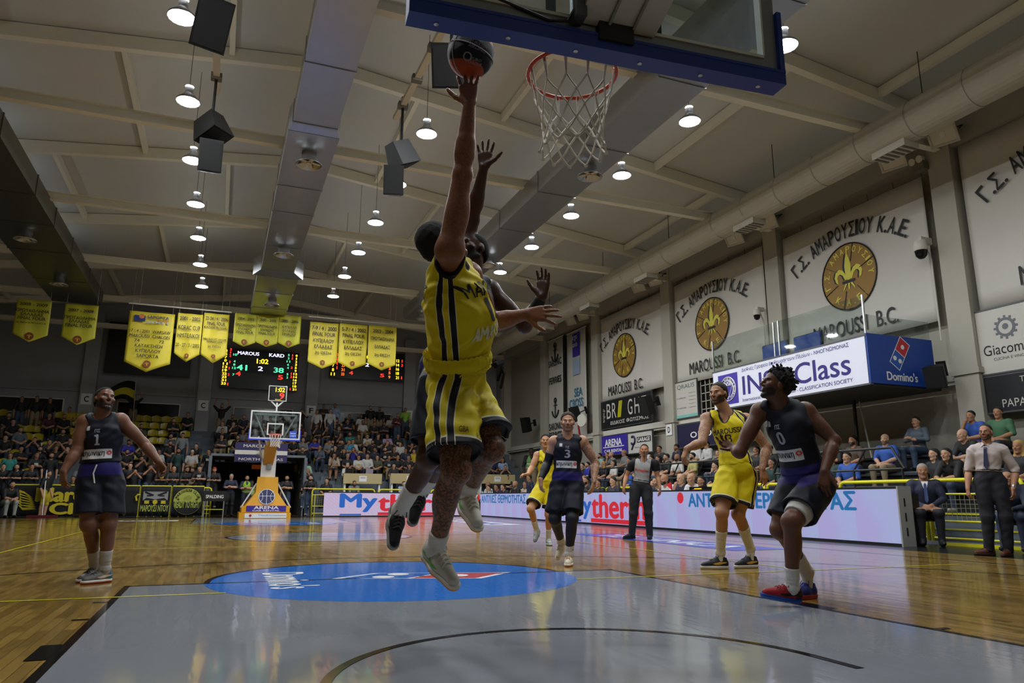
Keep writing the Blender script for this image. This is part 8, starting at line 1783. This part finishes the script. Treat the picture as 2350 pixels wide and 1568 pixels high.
for (zone, k), lst in sorted(rows.items()):
    lst.sort()
    for i, (x, shirt, pose, op, stand) in enumerate(lst):
        kind = 'woman' if 'l' in op else 'spectator'
        lab = 'spectator in %s top %s, %s, %s row, %s from left' % (shirt.replace(' ', '-'), pose, zone, ORD[k], ORD[i])
        person((x, ROWY(k)-(.18 if stand else .0), ROWZ(k)), prng.uniform(-.25, .25)+(.25 if x < -3 else -.15), shirt, pose, op, lab, 'spectators in the far stand', prng.uniform(.96, 1.04))
        if not stand:
            r = empty('stand_seat', (x, ROWY(k)+.05, ROWZ(k)), label='occupied yellow seat, %s, %s row, under %s spectator from left' % (zone, ORD[k], ORD[i]), cat='seat', group='occupied yellow seats of the far stand'); link('shell', SM[1 if 'right' in zone else 0], r); link('pedestal', seat_leg, r)
# side stand
for i, (x, z) in enumerate(RSX[1:]): MB().bb(x+.42-10.75, x+.72-10.75, -10, 27.5, z+.33, z+.38).bb(x+.5-10.75, x+.6-10.75, -10, 27.5, z, z+.33).obj('bench_plank', mat('bench_dark', '2a2d30', .7), RS)
SIDE = '''1375 1052 aqua h e;1393 1050 black h l;1407 1052 grey c b;1417 1050 slate h bg;1431 1042 grey h bg;1442 1050 grey h l;1347 1066 royal_blue h;1383 1073 black h ly;1407 1072 white h l;1419 1069 navy k g;1431 1067 black h;1440 1072 blue h;1512 1034 charcoal h;1521 1036 white f;1510 1060 black h l;1551 1031 navy h c;1553 1060 white h eb;1588 1056 pale_yellow h e;1597 1034 black h;1621 1030 white h L;1631 1025 white h l;1575 1040 royal_blue h;1640 1062 navy h;1648 1045 charcoal h l;
1735 1040 charcoal h l;1738 1020 navy h;1955 1000 brown h e;1941 1036 blue h;1978 1026 black x e;2030 1018 blue h b;2058 1016 black h ep;2102 981 slate x L;2187 1030 black f l;2235 966 blue c;2290 957 green h;2230 1010 black f bg;2333 1010 black h ly;2341 1051 black h l;1905 1045 dark_green h;1770 1060 dark_green h l;1765 1035 black h;1465 1060 blue h l;1485 1035 black h'''
srow = {}
for e in SIDE.replace('\n', '').split(';'):
    t = e.split(); px, py = float(t[0]), float(t[1]); h = 1.09 if t[3] == 'f' else 1.16
    best = min(range(1, 4), key=lambda j: abs(atX(px, py, RSX[j][0]+.55)[2]-(RSX[j][1]+h))); p = atX(px, py, RSX[best][0]+.55)
    lst = srow.setdefault(best, []); yy = p[1]
    while any(abs(yy-q[0]) < .42 for q in lst): yy += .43
    lst.append((yy, p[2]-h-RSX[best][1], t[2].replace('_', ' '), PC_[t[3]], t[4] if len(t) > 4 else ''))
for j, lst in srow.items():
    lst.sort()
    for i, (y, dz, shirt, pose, op) in enumerate(lst):
        person((RSX[j][0]+.57, y, RSX[j][1]), -PI/2+prng.uniform(-.2, .3), shirt, pose, op, 'spectator in %s top %s, side stand, %s row, %s from the near end' % (shirt.replace(' ', '-'), pose, ORD[j-1], ORD[i]), 'spectators in the side stand', max(.95, min(1.08, 1+dz*.12)))
tb_ = empty('team_bench', (10.15, 9.0, 0), label='long dark bench behind the side board that the officials sit on', cat='bench'); MB().bb(-.16, .18, 0, 20.5, .40, .44).obj('seat_plank', mat('bench_dark', '2a2d30'), tb_)
for k in range(8): MB().bb(-.12, .14, .1+2.9*k-.03, .1+2.9*k+.03, 0, .40).obj('leg', M_black, tb_)
# people at floor level
chair_t = None
def chair(loc, rz, lab, grp='folding chairs behind the boards'):
    r = empty('folding_chair', loc, rz, label=lab, cat='chair', group=grp)
    MB().bb(-.21, .21, -.2, .2, .42, .45).obj('seat', M_blackgloss, r); MB().box((0, .21, .72), (.42, .025, .3), Matrix.Rotation(-.12, 3, 'X')).obj('backrest', M_blackgloss, r)
    for sx in (-1, 1):
        MB().bar((sx*.2, .21, .8), (sx*.2, -.22, 0), .022).obj('leg', M_black, r); MB().bar((sx*.18, -.15, .43), (sx*.19, .27, 0), .022).obj('leg', M_black, r)
def stand_floor(px, py, Y, shirt, pose, op, lab, rz=0.0, h=1.62, sc=1.0, z=0.0, grp=None):
    p = atY(px, py, Y); sc_ = (p[2]-z)/h; person((p[0], Y, z), rz, shirt, pose, op, lab, grp, sc_ if sc is None else sc)
F_ = [(567, 1098, 31.5, 'charcoal', 'standing arms crossed', 'e', 'steward in lime vest with folded arms left of the far basket'), (578, 1108, 32.3, 'black', 'standing', 'c', 'guard in black cap behind the lime-vested steward'), (531, 1095, 31.4, 'navy', 'standing arms crossed', 'g', 'grey-haired man in navy polo standing right of the ball rack'),
      (633, 1100, 31.6, 'navy', 'standing', 'c', 'guard in dark cap just right of the yellow basket tower'), (659, 1098, 31.5, 'black', 'standing arms crossed', 'e', 'bearded man in black polo standing right of the far basket'), (714, 1096, 31.65, 'black', 'standing at the rail', 'e', 'bearded man in black polo leaning on the yellow barrier'),
      (310, 1083, 31.7, 'black', 'standing hands at face', '', 'photographer in black aiming a camera behind the fan banner'), (1219, 1037, 32.4, 'black', 'standing', 'd', 'steward in green vest standing beside the far stand stairs')]
for px, py, Y, c, ps, op, lab in F_:
    p = atY(px, py, Y); z = ROWZ(0) if (Y > 31.69 and Y < 32.3) else (ROWZ(1) if Y == 32.4 else 0.0)
    o = person((p[0], Y, z), .1 if px < 640 else -.2, c, ps, op, lab, None, (p[2]-z)/1.62)
    if 'vest' in lab:
        vb = MB(); S = 1.0
        vm = solid([ell((0, 0, 1.31), (.192, .148, .20), k=.03), ell((0, 0, 1.1), (.180, .142, .2), k=.03), ell((.09, 0, 1.40), (.07, .10, .06)), ell((-.09, 0, 1.40), (.07, .10, .06))], .02, [ell((0, -.1, 1.46), (.05, .12, .14)), cone((.2, 0, 1.36), (.26, 0, 1.2), .06, .06), cone((-.2, 0, 1.36), (-.26, 0, 1.2), .06, .06)], None, [((0, 0, .95), (0, 0, -1))])
        ob = solid_obj('safety_vest', vm, layered('vest_lime', '93c23a' if px < 700 else '6f9a58', [('stripe', 'c2c6b0')], .6), o, attrs={'stripe': .025-np.minimum(np.abs(vm[0][:, 2]-1.06), np.abs(vm[0][:, 2]-1.20))})
# low seated people behind the boards: officials and the bench
B_ = [(1523, 1107, 'charcoal', 'leaning forward', '', 'curly-haired official leaning low over the scorers table'), (1542, 1098, 'white', 'leaning forward', 'be', 'bald bearded official in white behind the red flag'), (1570, 1099, 'navy', 'hand at chin', 'b', 'official in glasses and navy between the flag and monitor'), (1604, 1101, 'white', 'leaning forward', 'b', 'bald official behind the black monitor box'), (1627, 1106, 'white', 'leaning forward', 'l', 'dark-haired woman official in glasses right of the monitor'), (1730, 1116, 'white', 'leaning forward', 'ly', 'blonde woman official low behind the board beside the yellow shorts'),
      (1407, 1106, 'charcoal', 'hands in lap', 'L', 'man in dark suit seated just left of the referee'), (1373, 1110, 'black', 'hands in lap', 'L', 'man in black suit seated right of player number three'), (1345, 1103, 'black', 'hands in lap', 'e', 'man in black seated close behind player number three'), (1120, 1108, 'white', 'hands in lap', 'b', 'bald man in white shirt at the far end of the side board'), (1134, 1121, 'black', 'leaning forward', '', 'man in black bending low at the far bench'), (1152, 1119, 'navy', 'leaning forward', '', 'man in glasses and navy on the far bench'), (1167, 1119, 'navy', 'leaning forward', 'L', 'smiling man in navy suit on the far bench'), (1182, 1113, 'black', 'hands in lap', 'b', 'bald man in black on the far bench'), (1206, 1113, 'beige', 'hands in lap', 'l', 'woman in beige at the near end of the far bench'), (1500, 1112, 'black', 'hands in lap', 'e', 'man in black seated just right of the referee')]
for px, py, c, ps, op, lab in B_:
    h = 1.09 if 'forward' in ps else 1.16; p = atX(px, py, 10.12); sc = p[2]/h; person((10.12, p[1], 0), -PI/2+.2, c, ps, op, lab, None, max(.9, min(1.2, sc)))
p = atY(812, 1103, 31.95); 
o = person((p[0], 32.0, ROWZ(0)), 0, 'grey', 'leaning forward', 'eL', 'bearded man in grey shirt working at the silver laptop', None, 1.0); chair((p[0], 32.02, ROWZ(0)-.02), 0, 'black folding chair under the man at the silver laptop', 'folding chairs in the far stand')
o = person((atY(925, 1104, 31.95)[0], 32.0, ROWZ(0)), 0, 'pale blue', 'leaning forward', 'L', 'person in pale blue low behind the far LED board', None, 1.0); chair((atY(925, 1104, 31.95)[0], 32.02, ROWZ(0)-.02), 0, 'black folding chair under the person in pale blue', 'folding chairs in the far stand')
p = atZ(2108, 1248, 0); q = (10.2, 8.0); o = person((q[0], q[1], 0), -PI/2+.75, 'navy', 'hands in lap', 'gL', 'grey-haired man in dark suit seated at the near end of the board', None, 1.12); o['pants_color'] = [float(x) for x in rgb('131520')]; chair((q[0]+.02, q[1]+.02, 0), -PI/2+.75, 'black chair under the grey-haired man in dark suit', 'bench chairs')
tieo = MB().add([(0, -.135, .98), (.02, -.14, .95), (.025, -.165, .70), (0, -.165, .66), (-.025, -.165, .70), (-.02, -.14, .95)], [(0, 1, 2, 3, 4, 5)]).obj('tie', mat('tie_blue', '3a4a78', .5), o); tieo.modifiers.new('thickness', 'SOLIDIFY').thickness = .02
MB().add([(-.05, -.115, 1.0), (.05, -.115, 1.0), (.0, -.148, .80)], [(0, 1, 2)]).obj('shirt_front', M_whitep, o).modifiers.new('thickness', 'SOLIDIFY').thickness = .012
q = (10.15, 6.35); o = person((q[0], q[1], 0), -PI/2+.4, 'navy', 'leaning forward', 'L', 'man in navy suit leaning forward on a chair behind the coach', None, 1.05); chair((q[0]+.02, q[1], 0), -PI/2+.4, 'black chair under the leaning man behind the coach', 'bench chairs')
q = (10.15, 5.2); o = person((q[0], q[1], 0), -PI/2+.2, 'navy', 'hands in lap', 'L', 'man in navy suit seated at the right edge behind the coach', None, 1.05); chair((q[0]+.02, q[1], 0), -PI/2+.2, 'black chair at the right edge behind the coach', 'bench chairs')
# front left: seated fan and the mopper
p = atY(22, 1118, 30.5); o = person((p[0], 30.5, 0), .5, 'black', 'leaning forward', '', 'young man in black shirt and pale trousers seated before the fan banner', None, 1.08); o['pants_color'] = [float(x) for x in rgb('8f938c')]; chair((p[0], 30.53, 0), .5, 'black chair under the young man before the fan banner', 'bench chairs')
p = atY(110, 1088, 30.6); o = person((p[0], 30.6, 0), 1.1, 'black', 'standing', 's', 'floor mopper in black shirt and yellow shorts beside the red mop', None, (p[2])/1.62); o['pants_color'] = [float(x) for x in rgb('a8961c')]
# a low dark suit standing behind the young yellow player
p = atX(1214, 1060, 9.0); o = person((9.75, atX(1216, 1062, 9.75)[1], 0), -PI/2, 'navy', 'standing', 'L', 'official in dark suit standing behind the young yellow player', None, .98)
